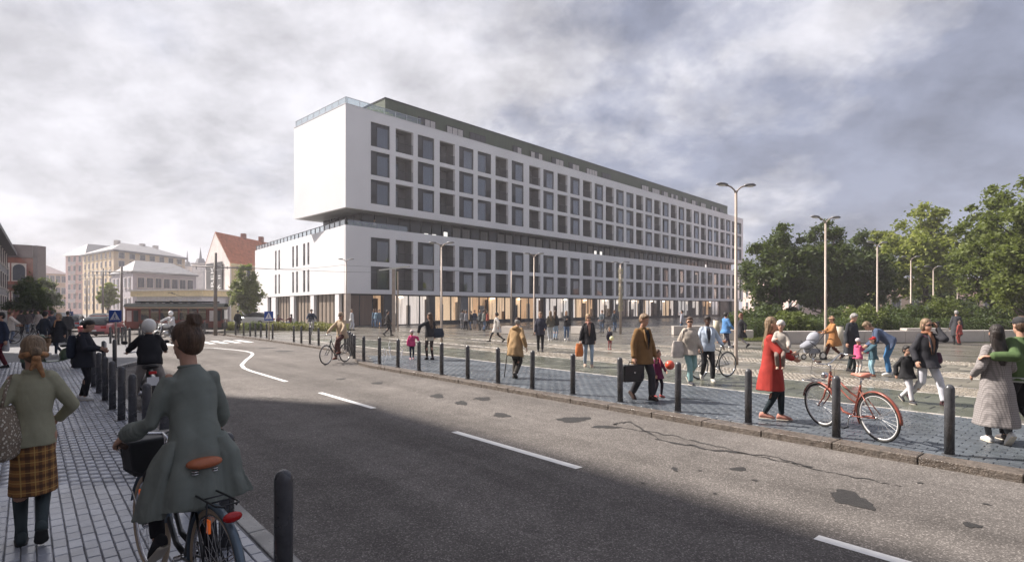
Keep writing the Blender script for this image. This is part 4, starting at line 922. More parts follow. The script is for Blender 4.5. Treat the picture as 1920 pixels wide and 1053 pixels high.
hx = [1400, 1440, 1482, 1530, 1575, 1622, 1668, 1716, 1765, 1812, 1862, 1915]
hl = ['at its left end by the white block', 'behind the bench', 'behind the left end of the low wall', 'behind the stroller', 'behind the litter bin', 'behind the man in the black coat', 'behind the bending man', 'under the bright lime tree', 'right of the bright lime tree', 'behind the woman in the long dark coat', 'under the big right tree', 'at the right edge']
for i, x in enumerate(hx):
    bush(GX(x, 36+2*math.sin(i*2.3)), (2.6, 2.2), 1.75+.35*math.sin(i*1.7)+(.5 if x > 1650 else 0), 'dark park shrub '+hl[i], [ML_dark, ML_dark, ML_mid][i % 3], 4200, .09, 40+i, group='shrubs behind the low wall')
hd = empty('hedge', GX(1400, 33.5), 0, 'dark clipped hedge running behind the low wall', 'hedge')
V, Fq = leaves(26000, ((0, 0, 0), (19, -1.0, 0), (0, 1.3, 0), (0, 0, 1.25)), .06, 77); link(npmesh('foliage', V, Fq, ML_dark), 'foliage', hd)
b = MB()
for k in range(40): b.tube([(.3+k*.47, .6-.025*k, 0), (.3+k*.47, .6-.025*k, 1.0)], .02, 4)
b.build('stem', M_bark, hd)
# lawn
lw = [GX(1395, 31.5), GX(2100, 29.2), GX(2100, 80), GX(1370, 80)]
lawn = sheet('lawn', [(p.x, p.y) for p in lw], .02, mat('grass_ground', (.06, .075, .025), .9, 0, .4, 2, 1, 30, bdist=.03))
V, Fq = leaves(24000, (GX(1400, 31.6, .0), Vector((20, -.4, 0)), Vector((0, 2.6, 0)), Vector((0, 0, .12))), .05, 78); tag(link(npmesh('grass', V, Fq, leafmat('grass_leaf', (.06, .08, .02), (.16, .17, .05))), 'grass'), 'short grass behind the low wall', 'grass', kind='stuff')
# planting strip before the low wing
M_yel = leafmat('planting_leaf', (.13, .15, .05), (.34, .30, .12), .3)
V, Fq = leaves(11000, (GX(418, 47), GX(640, 44.5)-GX(418, 47), Vector((.2, 2.0, 0)), Vector((0, 0, .55))), .075, 79); tag(link(npmesh('ground_cover', V, Fq, M_yel), 'ground_cover'), 'yellow green planting strip before the low white wing', 'plants', kind='stuff')
for i, x in enumerate((432, 477, 520, 560, 600)): bush(GX(x, 46.3), (1.6, 1.2), .72, 'low shrub in the planting strip, number %s from the left' % ['one', 'two', 'three', 'four', 'five'][i], ML_left if i % 2 else M_yel, 1500, .06, 90+i, group='low shrubs in the planting strip')
# ================================================================== VEHICLES
M_tyre = mat('tyre', (.03, .03, .03), .8, 0, .2, 5, .2); M_chr = mat('chrome', (.62, .62, .63), .18, 1, .05, 3, 0); M_rim = mat('alloy', (.5, .5, .5), .35, .8, .05, 3, 0)
M_wind = mat('car_glass', (.03, .035, .04), .06, 0, .1, 1, 0); M_redl = mat('tail_red', (.45, .01, .012), .25, 0, .1, 4, 0); M_whl = mat('head_lens', (.7, .7, .68), .15, 0, .05, 3, 0)
def car(p, yaw, col, label, H=1.42, L=4.2, W_=1.72):
    e = empty('parked_car', p, yaw, label, 'car', 'cars parked at the far left'); m = mat('car_%d%d%d' % tuple(int(c*99) for c in col), col, .3, .2, .04, 1, 0, coat=.6)
    st = []
    for y, zl, zh, w in [(-.5, .35, .62, .80), (-.47, .26, .80, .90), (-.38, .22, .92, .98), (-.2, .2, .94, 1.0), (.1, .2, .95, 1.0), (.32, .2, .88, .99), (.45, .24, .76, .90), (.5, .32, .58, .78)]:
        hw = W_/2*w; z0, z1 = zl, zh; Yy = y*L
        st.append([(-hw*.92, Yy, z0), (-hw, Yy, z0+.12), (-hw, Yy, z1-.16), (-hw*.9, Yy, z1), (hw*.9, Yy, z1), (hw, Yy, z1-.16), (hw, Yy, z0+.12), (hw*.92, Yy, z0)])
    MB().rings(st).build('body', m, e, True)
    st = []
    for y, zt, w in [(-.46, .93, .84), (-.36, 1.30, .74), (-.18, H, .70), (.05, H, .70), (.26, .95, .82)]:
        hw = W_/2*w; st.append([(-hw*1.05, y*L, .86), (-hw, y*L, zt-.04), (-hw*.8, y*L, zt), (hw*.8, y*L, zt), (hw, y*L, zt-.04), (hw*1.05, y*L, .86)])
    MB().rings(st).build('window', M_wind, e, True)
    MB().box((0, -.07*L, H+.004), (W_*.56, L*.28, .03)).build('roof', m, e, bevel=.01)
    for sx in (-1, 1):
        for sy in (-.31, .31):
            w = MB().torus((sx*W_*.46, sy*L, .31), (1, 0, 0), .22, .09, 20, 8).build('wheel', M_tyre, e, True); MB().cyl((sx*W_*.42, sy*L, .31), (sx*W_*.49, sy*L, .31), .17, .15, 14).build('rim', M_rim, w)
        MB().box((sx*W_*.36, -L*.488, .70), (.28, .08, .14)).build('tail_light', M_redl, e); MB().box((sx*W_*.34, L*.476, .62), (.3, .08, .13)).build('headlight', M_whl, e)
        MB().ell((sx*W_*.53, L*.2, .98), (.09, .06, .06)).build('mirror', m, e)
    MB().box((0, -L*.502, .5), (.5, .03, .11)).build('number_plate', M_sw, e); MB().box((0, -L*.49, .36), (W_*.8, .12, .14)).build('bumper', M_dark, e, bevel=.02)
    return e
car(GX(193, 38, RZ), R(20), (.42, .10, .11), 'dusty pink-red car seen from behind, left of the crossing sign')
car(GX(137, 47, RZ), R(28), (.16, .20, .25), 'blue grey car parked beyond the pink one')
car(GX(112, 60, RZ), R(35), (.35, .37, .40), 'pale grey car farthest along the left kerb')
car(GX(190, 54, RZ), R(25), (.55, .56, .58), 'whitish car behind the pink-red one')
car(GX(476, 62, RZ), R(80), (.55, .55, .54), 'pale car mostly hidden behind the planting before the yellow wall')
# tram
def tram():
    Yt = 41; a = GX(233, Yt, RZ); b_ = GX(418, Yt+2, RZ); d = b_-a; L = d.length; yaw = math.atan2(d.y, d.x); e = empty('tram', a, yaw, 'old red and cream tram with a dark roof crossing behind the motorcyclist', 'tram')
    e.scale = (1, 1, .90)
    Mr = mat('tram_red', (.14, .03, .022), .45, 0, .2, 1, .1); Mc = mat('tram_cream', (.42, .33, .24), .5, 0, .1, 1, 0); Mb = mat('tram_skirt', (.03, .027, .027), .6); Mt = mat('tram_roof', (.014, .018, .02), .9, spec=.1)
    W_ = 2.1
    MB().obox((0, 0, .32), (L, 0, 0), (0, W_, 0), (0, 0, .55)).build('lower_panel', Mb, e, bevel=.04)
    MB().obox((.0, -.01, .87), (L, 0, 0), (0, W_+.02, 0), (0, 0, .30)).build('waist_panel', Mr, e, bevel=.03)
    MB().obox((.05, .03, 1.17), (L-.1, 0, 0), (0, W_-.06, 0), (0, 0, .95)).build('cabin', mat('tram_inside', (.025, .022, .02), .4), e)
    MB().obox((0, -.01, 2.10), (L, 0, 0), (0, W_+.02, 0), (0, 0, .16)).build('cornice', Mc, e, bevel=.02)
    b = MB(); rs = []
    for t in range(9):
        y = W_*(t/8); z = 2.26+.28*math.sin(math.pi*t/8)**.6
        rs.append((y, z))
    b.ext([(-.08, -.05, 2.26)]+[(-.08, y, z+.02) for y, z in rs]+[(-.08, W_+.05, 2.26)], (L+.16, 0, 0)); b.build('roof', Mt, e)
    b = MB().box((L*.5, W_/2, 2.66), (L*.85, .9, .14)).build('roof_box', Mt, e, bevel=.03)
    n = 7; x0 = 1.0; x1 = L-1.1
    for k in range(n+1):
        x = x0+(x1-x0)*k/n; MB().obox((x-.05, -.015, 1.17), (.10, 0, 0), (0, .06, 0), (0, 0, .93)).build('pillar', Mr, e)
    for k in range(n):
        x = x0+(x1-x0)*k/n; w = (x1-x0)/n
        f = MB().obox((x+.07, -.002, 1.20), (w-.14, 0, 0), (0, .03, 0), (0, 0, .82)).build('window', glassmat('tram_glass', (.5, .48, .42), .25), e)
        MB().obox((x+.07, -.012, 1.78), (w-.14, 0, 0), (0, .012, 0), (0, 0, .04)).build('window_bar', Mc, f)
    for x, w in ((.08, .85), (L-1.0, .9)):
        dr = MB().obox((x, -.025, .5), (w, 0, 0), (0, .06, 0), (0, 0, 1.6)).build('door', Mr, e)
        for s in (0, 1): MB().obox((x+.08+s*w*.5, -.045, 1.05), (w*.36, 0, 0), (0, .02, 0), (0, 0, .9)).build('pane', M_pwin if s == 0 else M_wind, dr)
    for k in range(12): MB().obox((x0+k*(x1-x0)/12+.05, -.022, .92), ((x1-x0)/12-.10, 0, 0), (0, .012, 0), (0, 0, .18)).build('side_board', mat('tram_board', (.20, .05, .035), .5), e)
    for x in (1.3, 2.2, L-2.4, L-1.5):
        MB().torus((x, .12, .30), (0, 1, 0), .2, .06, 18, 6).build('wheel', M_dark, e, True)
    MB().cyl((L+.02, W_*.5, 1.0), (L-.1, W_*.5, 1.0), .14, .14, 14).build('headlight', M_whl, e)
    MB().obox((L-.02, .25, 1.2), (0, W_-.5, 0), (.05, 0, 0), (0, 0, .8)).build('windscreen', M_wind, e)
    b = MB(); b.tube([(L*.4, W_*.5, 2.7), (L*.55, W_*.5, 3.1), (L*.42, W_*.5, 3.45)], .03, 6); b.tube([(L*.42, .4, 3.45), (L*.42, W_-.4, 3.45)], .03, 6); b.build('pantograph', M_dark, e)
tram()
for off in (0, 1.3):                                   # tram rails in the road
    a = GX(100, 43+off, RZ+.004); b_ = GX(470, 46+off, RZ+.004); tag(strip('tram_rail', [a, b_], .07, RZ+.004, M_chr), kind='structure')
# bicycles ------------------------------------------------------------
def wheel(parent, c, r, mt, mr, seg=40, spokes=28):
    w = MB().torus(c, (1, 0, 0), r-.017, .018, seg, 8).build('wheel', mt, parent, True)
    MB().torus(c, (1, 0, 0), r-.040, .011, seg, 6).build('rim', mr, w, True)
    b = MB(); c = Vector(c)
    for k in range(spokes):
        a = 2*math.pi*k/spokes; s = (-1)**k*.025; a2 = a+(.35 if k % 4 < 2 else -.35)
        b.cyl(c+Vector((s, .022*math.cos(a2), .022*math.sin(a2))), c+Vector((0, (r-.045)*math.cos(a), (r-.045)*math.sin(a))), .0014, .0014, 4)
    b.build('spokes', mat('spoke_steel', (.5, .5, .51), .5, .4, .05, 3, 0), w); MB().cyl(c-Vector((.05, 0, 0)), c+Vector((.05, 0, 0)), .02, .02, 10).build('hub', M_chr, w, True); return w
def bicycle(p, yaw, col, label, style='city', saddle=(.28, .10, .035), tyre=None, rimc=None, fender=None, rack=True, basket=False, seat_h=.93, lean=0, crank=.6, group=None, z=0, grip=(.29, .60, 1.02), rim_m=None):
    e = empty('bicycle', (p.x, p.y, z), yaw, label, 'bicycle', group); e.rotation_euler = (0, lean, yaw)
    m = mat('cycle_%d_%d_%d' % tuple(int(c*99) for c in col), col, .35, .2, .1, 4, 0, coat=.5); mt = tyre or M_tyre; mr = rim_m or M_chr; r = .345; WB = 1.07
    wheel(e, (0, 0, r), r, mt, mr); wheel(e, (0, WB, r), r, mt, mr)
    bb = Vector((0, .44, .29)); st = Vector((0, .27, .72)); ht = Vector((0, .80, .88)); hb = Vector((0, .86, .66)); fa = Vector((0, WB, r)); ra = Vector((0, 0, r))
    b = MB(); b.tube([bb, st, st+(st-bb)*.12], .016, 10)
    if style == 'diamond': b.tube([st+Vector((0, .01, -.02)), ht], .014, 10); b.tube([hb, bb], .018, 10)
    elif style == 'cruiser':
        b.tube([ht-Vector((0, 0, .03)), (0, .62, .76), (0, .45, .64), st-Vector((0, .02, .18))], .015, 10); b.tube([ht-Vector((0, -.01, .08)), (0, .64, .66), (0, .5, .55), st-Vector((0, -.03, .26))], .012, 10); b.tube([hb, (0, .74, .45), (0, .62, .32), bb], .018, 10)
    else: b.tube([ht-Vector((0, 0, .05)), (0, .66, .60), (0, .52, .42), (0, .40, .40)], .016, 10); b.tube([hb, (0, .72, .45), (0, .60, .33), bb], .018, 10)
    b.tube([hb-(ht-hb)*.1, ht+(ht-hb)*.1], .021, 10)
    for s in (-1, 1):
        b.tube([bb+Vector((s*.03, 0, 0)), ra+Vector((s*.06, 0, 0))], .009, 8); b.tube([st+Vector((s*.012, 0, -.03)), ra+Vector((s*.06, 0, 0))], .008, 8)
    b.build('frame', m, e, True)
    b = MB(); b.tube([hb, hb+Vector((0, .02, -.04))], .02, 8)
    for s in (-1, 1): b.tube([hb+Vector((s*.045, .01, -.02)), (s*.05, .93, .50), fa+Vector((s*.05, 0, 0))], [.014, .013, .009], 8)
    b.build('fork', m, e, True)
    sp_ = MB().tube([st, (0, st.y-.04, seat_h-.06)], .013, 8).build('seat_post', M_chr, e, True)
    sd_ = MB(); sd_.loft([((0, .12, seat_h), .018, .012), ((0, .16, seat_h+.0), .02, .018), ((0, .24, seat_h), .035, .022), ((0, .12, seat_h), .02, .02)][:0] or [((0, .40, seat_h-.005), .012, .010), ((0, .38, seat_h), .024, .018), ((0, .30, seat_h+.004), .04, .022), ((0, .22, seat_h+.008), .085, .028), ((0, .15, seat_h+.012), .105, .034), ((0, .12, seat_h+.01), .09, .028), ((0, .105, seat_h+.005), .04, .014)], (1, 0, 0), (0, 0, 1), 18)
    so = sd_.build('saddle', mat('saddle_%d_%d_%d' % tuple(int(c*99) for c in saddle), saddle, .42, 0, .15, 12, .3), e, True)
    b = MB()
    for s in (-1, 1):
        b.tube([(s*.025, .33, seat_h-.03), (s*.03, .24, seat_h-.055), (s*.06, .15, seat_h-.03)], .004, 6)
        b.torus((s*.055, .15, seat_h-.045), (0, 0, 1), .02, .005, 12, 5); b.torus((s*.055, .15, seat_h-.03), (0, 0, 1), .02, .005, 12, 5)
    b.build('saddle_springs', M_chr, so, True)
    gx, gy, gz = grip; b = MB(); sx = ht+(ht-hb)*.1
    b.tube([sx, sx+Vector((0, -.01, .10)), sx+Vector((0, .05, .12))], .013, 8); q = sx+Vector((0, .05, .12))
    for s in (-1, 1): b.tube([q, q+Vector((s*.10, .03, .01)), (s*gx*.85, gy+.22, gz+.03), (s*gx, gy+.14, gz+.01), (s*gx, gy, gz)], .011, 8)
    hbk = b.build('handlebar', M_chr, e, True)
    for s in (-1, 1):
        MB().tube([(s*gx, gy+.12, gz+.008), (s*gx, gy-.005, gz)], .017, 8).build('grip', mat('grip', (.06, .035, .025), .7), hbk, True)
        MB().tube([(s*gx*.95, gy+.17, gz+.02), (s*(gx+.015), gy+.10, gz-.02), (s*(gx+.02), gy+.02, gz-.035)], .005, 6).build('brake_lever', M_chr, hbk, True)
    b = MB()
    for s in (-1, 1): b.tube([(s*gx*.9, gy+.19, gz), (s*gx*.7, gy+.34, gz-.22), (s*.06, .80, .74), (s*.03, .72, .55)], .0035, 5)
    b.build('cable', M_dark, hbk, True)
    ca, sa = math.cos(crank*math.pi), math.sin(crank*math.pi); b = MB(); b.torus(bb+Vector((.055, 0, 0)), (1, 0, 0), .085, .006, 26, 6); b.cyl(bb-Vector((.07, 0, 0)), bb+Vector((.07, 0, 0)), .018, .018, 10)
    pc = {}
    for s in (-1, 1): t = bb+Vector((s*.075, s*ca*.17, s*sa*.17)); b.tube([bb+Vector((s*.072, 0, 0)), t], .009, 6); pc[s] = t+Vector((s*.055, 0, 0))
    cr = b.build('crank', M_chr, e, True)
    for s in (-1, 1): MB().box(pc[s], (.09, .07, .022)).build('pedal', M_dark, cr)
    b = MB()
    for s in (-.006, .006):
        b.tube([ra+Vector((.055+s*0, 0, .035)), bb+Vector((.055, 0, .085))], .004, 5); b.tube([ra+Vector((.055, 0, -.035)), bb+Vector((.055, 0, -.085))], .004, 5); break
    b.build('chain', M_dark, e)
    if fender:
        for cc, a0, a1 in ((ra, R(-5), R(205)), (fa, R(15), R(165))):
            bm = MB(); rs = []
            for k in range(25):
                a = a0+(a1-a0)*k/24; rr_ = r+.022; dy, dz = math.cos(math.pi-a), math.sin(math.pi-a) if cc is ra else math.sin(a)
                if cc is fa: dy, dz = math.cos(a)*-1, math.sin(a)
                cpt = Vector((0, cc.y+dy*rr_, cc.z+dz*rr_)); out = Vector((0, dy, dz)); rs.append([cpt+Vector((-.027, 0, 0))-out*.012, cpt+Vector((-.018, 0, 0))+out*.004, cpt+out*.010, cpt+Vector((.018, 0, 0))+out*.004, cpt+Vector((.027, 0, 0))-out*.012, cpt-out*.004])
            bm.rings(rs); bm.build('mudguard', fender, e, True)
        b = MB()
        for s in (-1, 1): b.tube([ra+Vector((s*.05, 0, 0)), (s*.028, -.30, .52)], .004, 5); b.tube([fa+Vector((s*.05, 0, 0)), (s*.028, WB+.30, .52)], .004, 5)
        b.build('mudguard_stay', M_rim, e)
    if rack:
        b = MB(); zr_ = .76
        for s in (-1, 1): b.tube([(s*.06, .16, zr_), (s*.065, -.16, zr_), (s*.03, -.21, zr_)], .006, 6); b.tube([(s*.065, -.05, zr_), ra+Vector((s*.07, 0, 0))], .005, 6)
        for k in range(4): b.tube([(-.06, .12-k*.1, zr_), (.06, .12-k*.1, zr_)], .005, 5)
        b.build('rack', M_dark, e, True)
        t = MB().ell((0, -.23, .70), (.055, .025, .030)).build('tail_light', M_redl, e, True)
    if basket:
        bo = MB(); rs = []
        for z_, w_, d_ in ((.72, .13, .10), (.74, .14, .11), (.98, .18, .14)): rs.append([(-w_, 1.06-d_, z_), (w_, 1.06-d_, z_), (w_, 1.06+d_, z_), (-w_, 1.06+d_, z_)])
        bo.rings(rs); bo.build('front_bag', mat('black_bag', (.025, .027, .03), .6), e, bevel=.02)
    return e
M_cream_t = mat('gum_tyre', (.42, .33, .24), .7, 0, .1, 5, 0); M_rimcop = mat('pale_rim', (.62, .58, .55), .3, .5, .05, 3, 0)
M_redp = mat('red_paint', (.27, .075, .05), .35, .2, .2, 4, 0, coat=.6)
pr = G(1652, 828); pf = G(1556, 802); hd_ = pf-pr; yawr = math.atan2(-hd_.x, hd_.y)
redb = bicycle(pr, yawr, (.27, .075, .05), 'red cruiser bicycle with white-walled wheels leaning by the kerb of the square', 'cruiser', saddle=(.55, .22, .16), fender=M_redp, rack=False, seat_h=.92, lean=R(-7), grip=(.31, .62, 1.12), rim_m=M_sw)
b = MB()
for k in range(5): b.tube([(-.08+k*.04, 1.02, .73), (-.08+k*.04, 1.30, .73)], .005, 5)
b.tube([(-.09, 1.02, .73), (.09, 1.02, .73), (.09, 1.32, .74), (-.09, 1.32, .74)], .007, 6, True)
b.tube([(0, 1.3, .73), (0, 1.14, .69)], .006, 5); b.build('front_rack', M_chr, redb, True)
MB().ell((0, .92, .84), (.06, .05, .05)).build('headlamp', M_chr, redb, True)
# the riding woman's bicycle
RP = Vector((-1.765, 3.33, 0)); RH = Vector((-.77, .64, 0)).normalized(); RYAW = math.atan2(-RH.x, RH.y)
mybike = bicycle(RP, RYAW, (.02, .022, .025), 'black city bicycle with brown leather saddle and red tail light, ridden in the foreground', 'city', saddle=(.42, .13, .055), tyre=M_cream_t, fender=mat('blue_guard', (.09, .13, .17), .3, .2, .1, 4, 0, coat=.5), basket=True, seat_h=.93, crank=.30)
for q in ((.345+.2, 0), (.345-.17, 0)):
    MB().box((.02, 0+.15, q[0]), (.012, .05, .08)).build('spoke_reflector', emis('reflector_orange', (.8, .16, .03), .15), mybike)
MB().box((-.02, 1.07+.15, .52), (.012, .04, .08)).build('spoke_reflector', emis('reflector_orange', (.8, .16, .03), .15), mybike)
M_blk = (.02, .022, .025)
# stroller ------------------------------------------------------------
def stroller(p, yaw):
    e = empty('stroller', p, yaw, 'grey pushchair with domed hood pushed by the woman in the camel coat', 'stroller'); mf = mat('stroller_cloth', (.26, .27, .31), .8, 0, .15, 6, .3)
    b = MB()
    for s in (-1, 1):
        b.tube([(s*.26, -.42, 1.02), (s*.26, -.1, .62), (s*.26, .38, .20)], .014, 8); b.tube([(s*.26, -.28, .17), (s*.26, .0, .50), (s*.25, .22, .66)], .014, 8)
    b.tube([(-.26, -.42, 1.02), (.26, -.42, 1.02)], .018, 8); b.tube([(-.27, -.28, .17), (.27, -.28, .17)], .01, 6); b.build('frame', M_dark, e, True)
    for x, y, r in ((-.28, -.28, .15), (.28, -.28, .15), (-.2, .42, .11), (.2, .42, .11)):
        w = MB().torus((x, y, r), (1, 0, 0), r-.022, .022, 22, 8).build('wheel', M_tyre, e, True); MB().cyl((x-.015, y, r), (x+.015, y, r), r*.6, r*.6, 14).build('rim', M_chr, w)
    MB().loft([((0, .36, .42), .10, .04), ((0, .30, .46), .18, .10), ((0, .12, .52), .20, .15), ((0, -.08, .62), .21, .16), ((0, -.22, .76), .17, .10), ((0, -.26, .82), .10, .05)], (1, 0, 0), Vector((0, .5, .87)), 20).build('seat', mf, e, True)
    bm = MB(); rs = []
    for k in range(9):
        a = R(-5)+R(115)*k/8; rs.append([Vector((.22*math.cos(t), -.16, .70))+Vector((0, math.cos(a), math.sin(a)))*(.30*max(.12, math.sin(t))) for t in [math.pi*j/12 for j in range(13)]]+[Vector((.20*math.cos(t), -.16, .70))+Vector((0, math.cos(a), math.sin(a)))*(.28*max(.1, math.sin(t))) for t in [math.pi*j/12 for j in range(12, -1, -1)]])
    bm.rings(rs); bm.build('hood', mat('hood_cloth', (.36, .37, .42), .8, 0, .1, 5, .2), e, True)
    MB().box((0, -.05, .30), (.36, .45, .16)).build('basket', mf, e, bevel=.03); return e
def orient(o, h):                            # point +Y of an Empty at heading h (2-D)
    o.rotation_euler.z = math.atan2(-h[0], h[1])
stroller(G(1520, 673), R(98))
# motor scooters / motorcycle --------------------------------------------
def scooter(p, yaw, col, label, rider=False):
    e = empty('motor_scooter', p, yaw, label, 'scooter'); m = mat('scooter_%d_%d_%d' % tuple(int(c*99) for c in col), col, .3, .1, .1, 3, 0, coat=.6)
    for y in (0, 1.22):
        w = MB().torus((0, y, .22), (1, 0, 0), .165, .055, 24, 8).build('wheel', M_tyre, e, True); MB().cyl((-.045, y, .22), (.045, y, .22), .11, .11, 14).build('rim', M_rim, w)
    MB().loft([((0, -.30, .48), .05, .04), ((0, -.24, .50), .17, .13), ((0, -.02, .50), .22, .19), ((0, .25, .48), .20, .20), ((0, .42, .42), .13, .18), ((0, .48, .40), .08, .12)], (1, 0, 0), (0, 0, 1), 20).build('rear_body', m, e, True)
    MB().loft([((0, .44, .26), .15, .03), ((0, .62, .25), .17, .025), ((0, .86, .25), .17, .03), ((0, .95, .28), .16, .03)], (1, 0, 0), (0, 0, 1), 16).build('footboard', m, e, True)
    MB().loft([((0, .90, .28), .17, .02), ((0, .96, .42), .20, .022), ((0, .98, .62), .21, .03), ((0, .95, .82), .16, .04), ((0, .93, .92), .07, .04)], (1, 0, 0), (0, 1, 0), 20).build('leg_shield', m, e, True)
    MB().ell((0, 1.24, .33), (.085, .24, .14)).build('front_mudguard', m, e, True)
    MB().tube([(0, 1.22, .22), (0, 1.0, .85)], .03, 8).build('fork', M_chr, e, True)
    h = MB().tube([(-.33, .84, .98), (-.15, .93, .99), (.15, .93, .99), (.33, .84, .98)], .017, 8); h.ell((0, .96, 1.0), (.10, .09, .08)); ho = h.build('handlebar', m, e, True)
    MB().ell((0, 1.05, 1.0), (.06, .02, .06)).build('headlight', M_whl, ho, True)
    for s in (-1, 1): MB().cyl((s*.26, .88, .99), (s*.36, .82, .98), .02, .02, 8).build('grip', M_tyre, ho); MB().tube([(s*.24, .9, 1.0), (s*.3, .92, 1.18)], .006, 5).build('mirror_stem', M_chr, ho); MB().ell((s*.31, .92, 1.22), (.055, .015, .045)).build('mirror', M_dark, ho, True)
    MB().loft([((0, -.22, .68), .08, .03), ((0, -.15, .70), .14, .05), ((0, .15, .72), .14, .05), ((0, .42, .70), .10, .045), ((0, .47, .69), .05, .02)], (1, 0, 0), (0, 0, 1), 18).build('seat', mat('black_seat', (.02, .02, .02), .5), e, True)
    MB().box((0, -.31, .56), (.16, .04, .07)).build('tail_light', M_redl, e, bevel=.01); MB().box((0, -.33, .42), (.2, .012, .16)).build('number_plate', M_sw, e)
    return e
scooter(G(147, 688), R(150), (.07, .105, .06), 'dark green scooter parked on the left pavement, its front wheel turned to the camera')
def motorbike(p, yaw, col, label):
    e = empty('motorcycle', p, yaw, label, 'motorcycle'); m = mat('moto_%d_%d_%d' % tuple(int(c*99) for c in col), col, .35, .2, .1, 3, 0, coat=.5)
    for y in (0, 1.38):
        w = MB().torus((0, y, .31), (1, 0, 0), .25, .06, 26, 8).build('wheel', M_tyre, e, True); MB().torus((0, y, .31), (1, 0, 0), .17, .015, 20, 6).build('rim', M_rim, w, True); MB().cyl((-.06, y, .31), (.06, y, .31), .05, .05, 10).build('hub', M_rim, w)
    MB().tube([(0, 0, .31), (0, .35, .45), (0, .5, .72), (0, 1.05, .92)], [.035, .05, .05, .04], 10).build('frame', M_dark, e, True)
    MB().loft([((0, .36, .42), .09, .08), ((0, .5, .46), .15, .16), ((0, .72, .48), .16, .17), ((0, .88, .5), .10, .12)], (1, 0, 0), (0, 0, 1), 16).build('engine', M_rim, e, True)
    MB().loft([((0, .44, .82), .07, .06), ((0, .6, .88), .14, .12), ((0, .82, .92), .15, .13), ((0, .98, .92), .08, .08)], (1, 0, 0), (0, 0, 1), 18).build('tank', m, e, True)
    MB().loft([((0, -.22, .86), .06, .03), ((0, -.1, .84), .13, .05), ((0, .3, .80), .14, .06), ((0, .46, .82), .09, .04)], (1, 0, 0), (0, 0, 1), 16).build('seat', mat('black_seat', (.02, .02, .02), .5), e, True)
    for s in (-1, 1): MB().tube([(s*.09, 1.38, .31), (s*.09, 1.12, .98)], .022, 8).build('fork', M_chr, e, True); MB().tube([(s*.16, .7, .3), (s*.17, .2, .28), (s*.18, -.2, .36)], .04, 8).build('exhaust', M_chr, e, True)
    h = MB().tube([(-.38, .92, 1.05), (-.2, 1.06, 1.06), (.2, 1.06, 1.06), (.38, .92, 1.05)], .014, 8).build('handlebar', M_chr, e, True)
    for s in (-1, 1): MB().tube([(s*.28, 1.0, 1.06), (s*.36, 1.02, 1.22)], .007, 5).build('mirror_stem', M_chr, h); MB().ell((s*.37, 1.02, 1.26), (.06, .015, .04)).build('mirror', M_dark, h, True)
    MB().ell((0, 1.2, .95), (.10, .07, .10)).build('headlight', M_whl, e, True); MB().loft([((0, 1.12, .66), .05, .01), ((0, 1.38, .68), .06, .02), ((0, 1.6, .6), .05, .01)], (1, 0, 0), (0, 0, 1), 12).build('mudguard', m, e, True)
    MB().box((0, -.3, .74), (.13, .05, .06)).build('tail_light', M_redl, e, bevel=.01); MB().box((0, -.34, .58), (.2, .012, .16)).build('number_plate', M_sw, e)
    return e
# ================================================================== PEOPLE
PEND = []                                        # (object, wrinkle amplitude)
def skin_part(mb, name, m, parent, vox, wr=0.0, smooth=3, fac=.5):
    me = mb.mesh(name, m, True); o = link(me, name, parent)
    r = o.modifiers.new('r', 'REMESH'); r.mode = 'VOXEL'; r.voxel_size = vox; r.use_smooth_shade = True
    s = o.modifiers.new('s', 'SMOOTH'); s.factor = fac; s.iterations = smooth
    PEND.append((o, wr)); return o
def ik(a, b, l1, l2, pole):
    d = b-a; L = d.length; mx = (l1+l2)*.995
    if L > mx: b = a+d*(mx/L); d = b-a; L = mx
    if L < abs(l1-l2)+.01: L = abs(l1-l2)+.01
    x = (l1*l1-l2*l2+L*L)/(2*L); h = math.sqrt(max(0, l1*l1-x*x)); dn_ = d.normalized(); p = pole-dn_*pole.dot(dn_)
    p = p.normalized() if p.length > 1e-5 else Vector((0, 1, 0)); return a+dn_*x+p*h, b
SK = {'l': (.48, .28, .20), 'm': (.36, .20, .14), 'd': (.10, .055, .04)}
HAIR = {'brown': (.085, .048, .028), 'dark': (.014, .011, .010), 'blond': (.28, .19, .10), 'grey': (.28, .27, .26), 'red': (.16, .06, .03), 'black': (.020, .014, .012), 'ash': (.20, .135, .08)}
def hairmat(c): return mat('hair_'+c, HAIR[c], .5, 0, .6, 34, 1.0, 70, stretch=(1, 1, .15), bdist=.012)
def skinmat(t): return mat('skin_'+t, SK[t], .5, 0, .08, 8, .15, 80, .35, bdist=.001)
V3 = lambda *a: Vector(a)
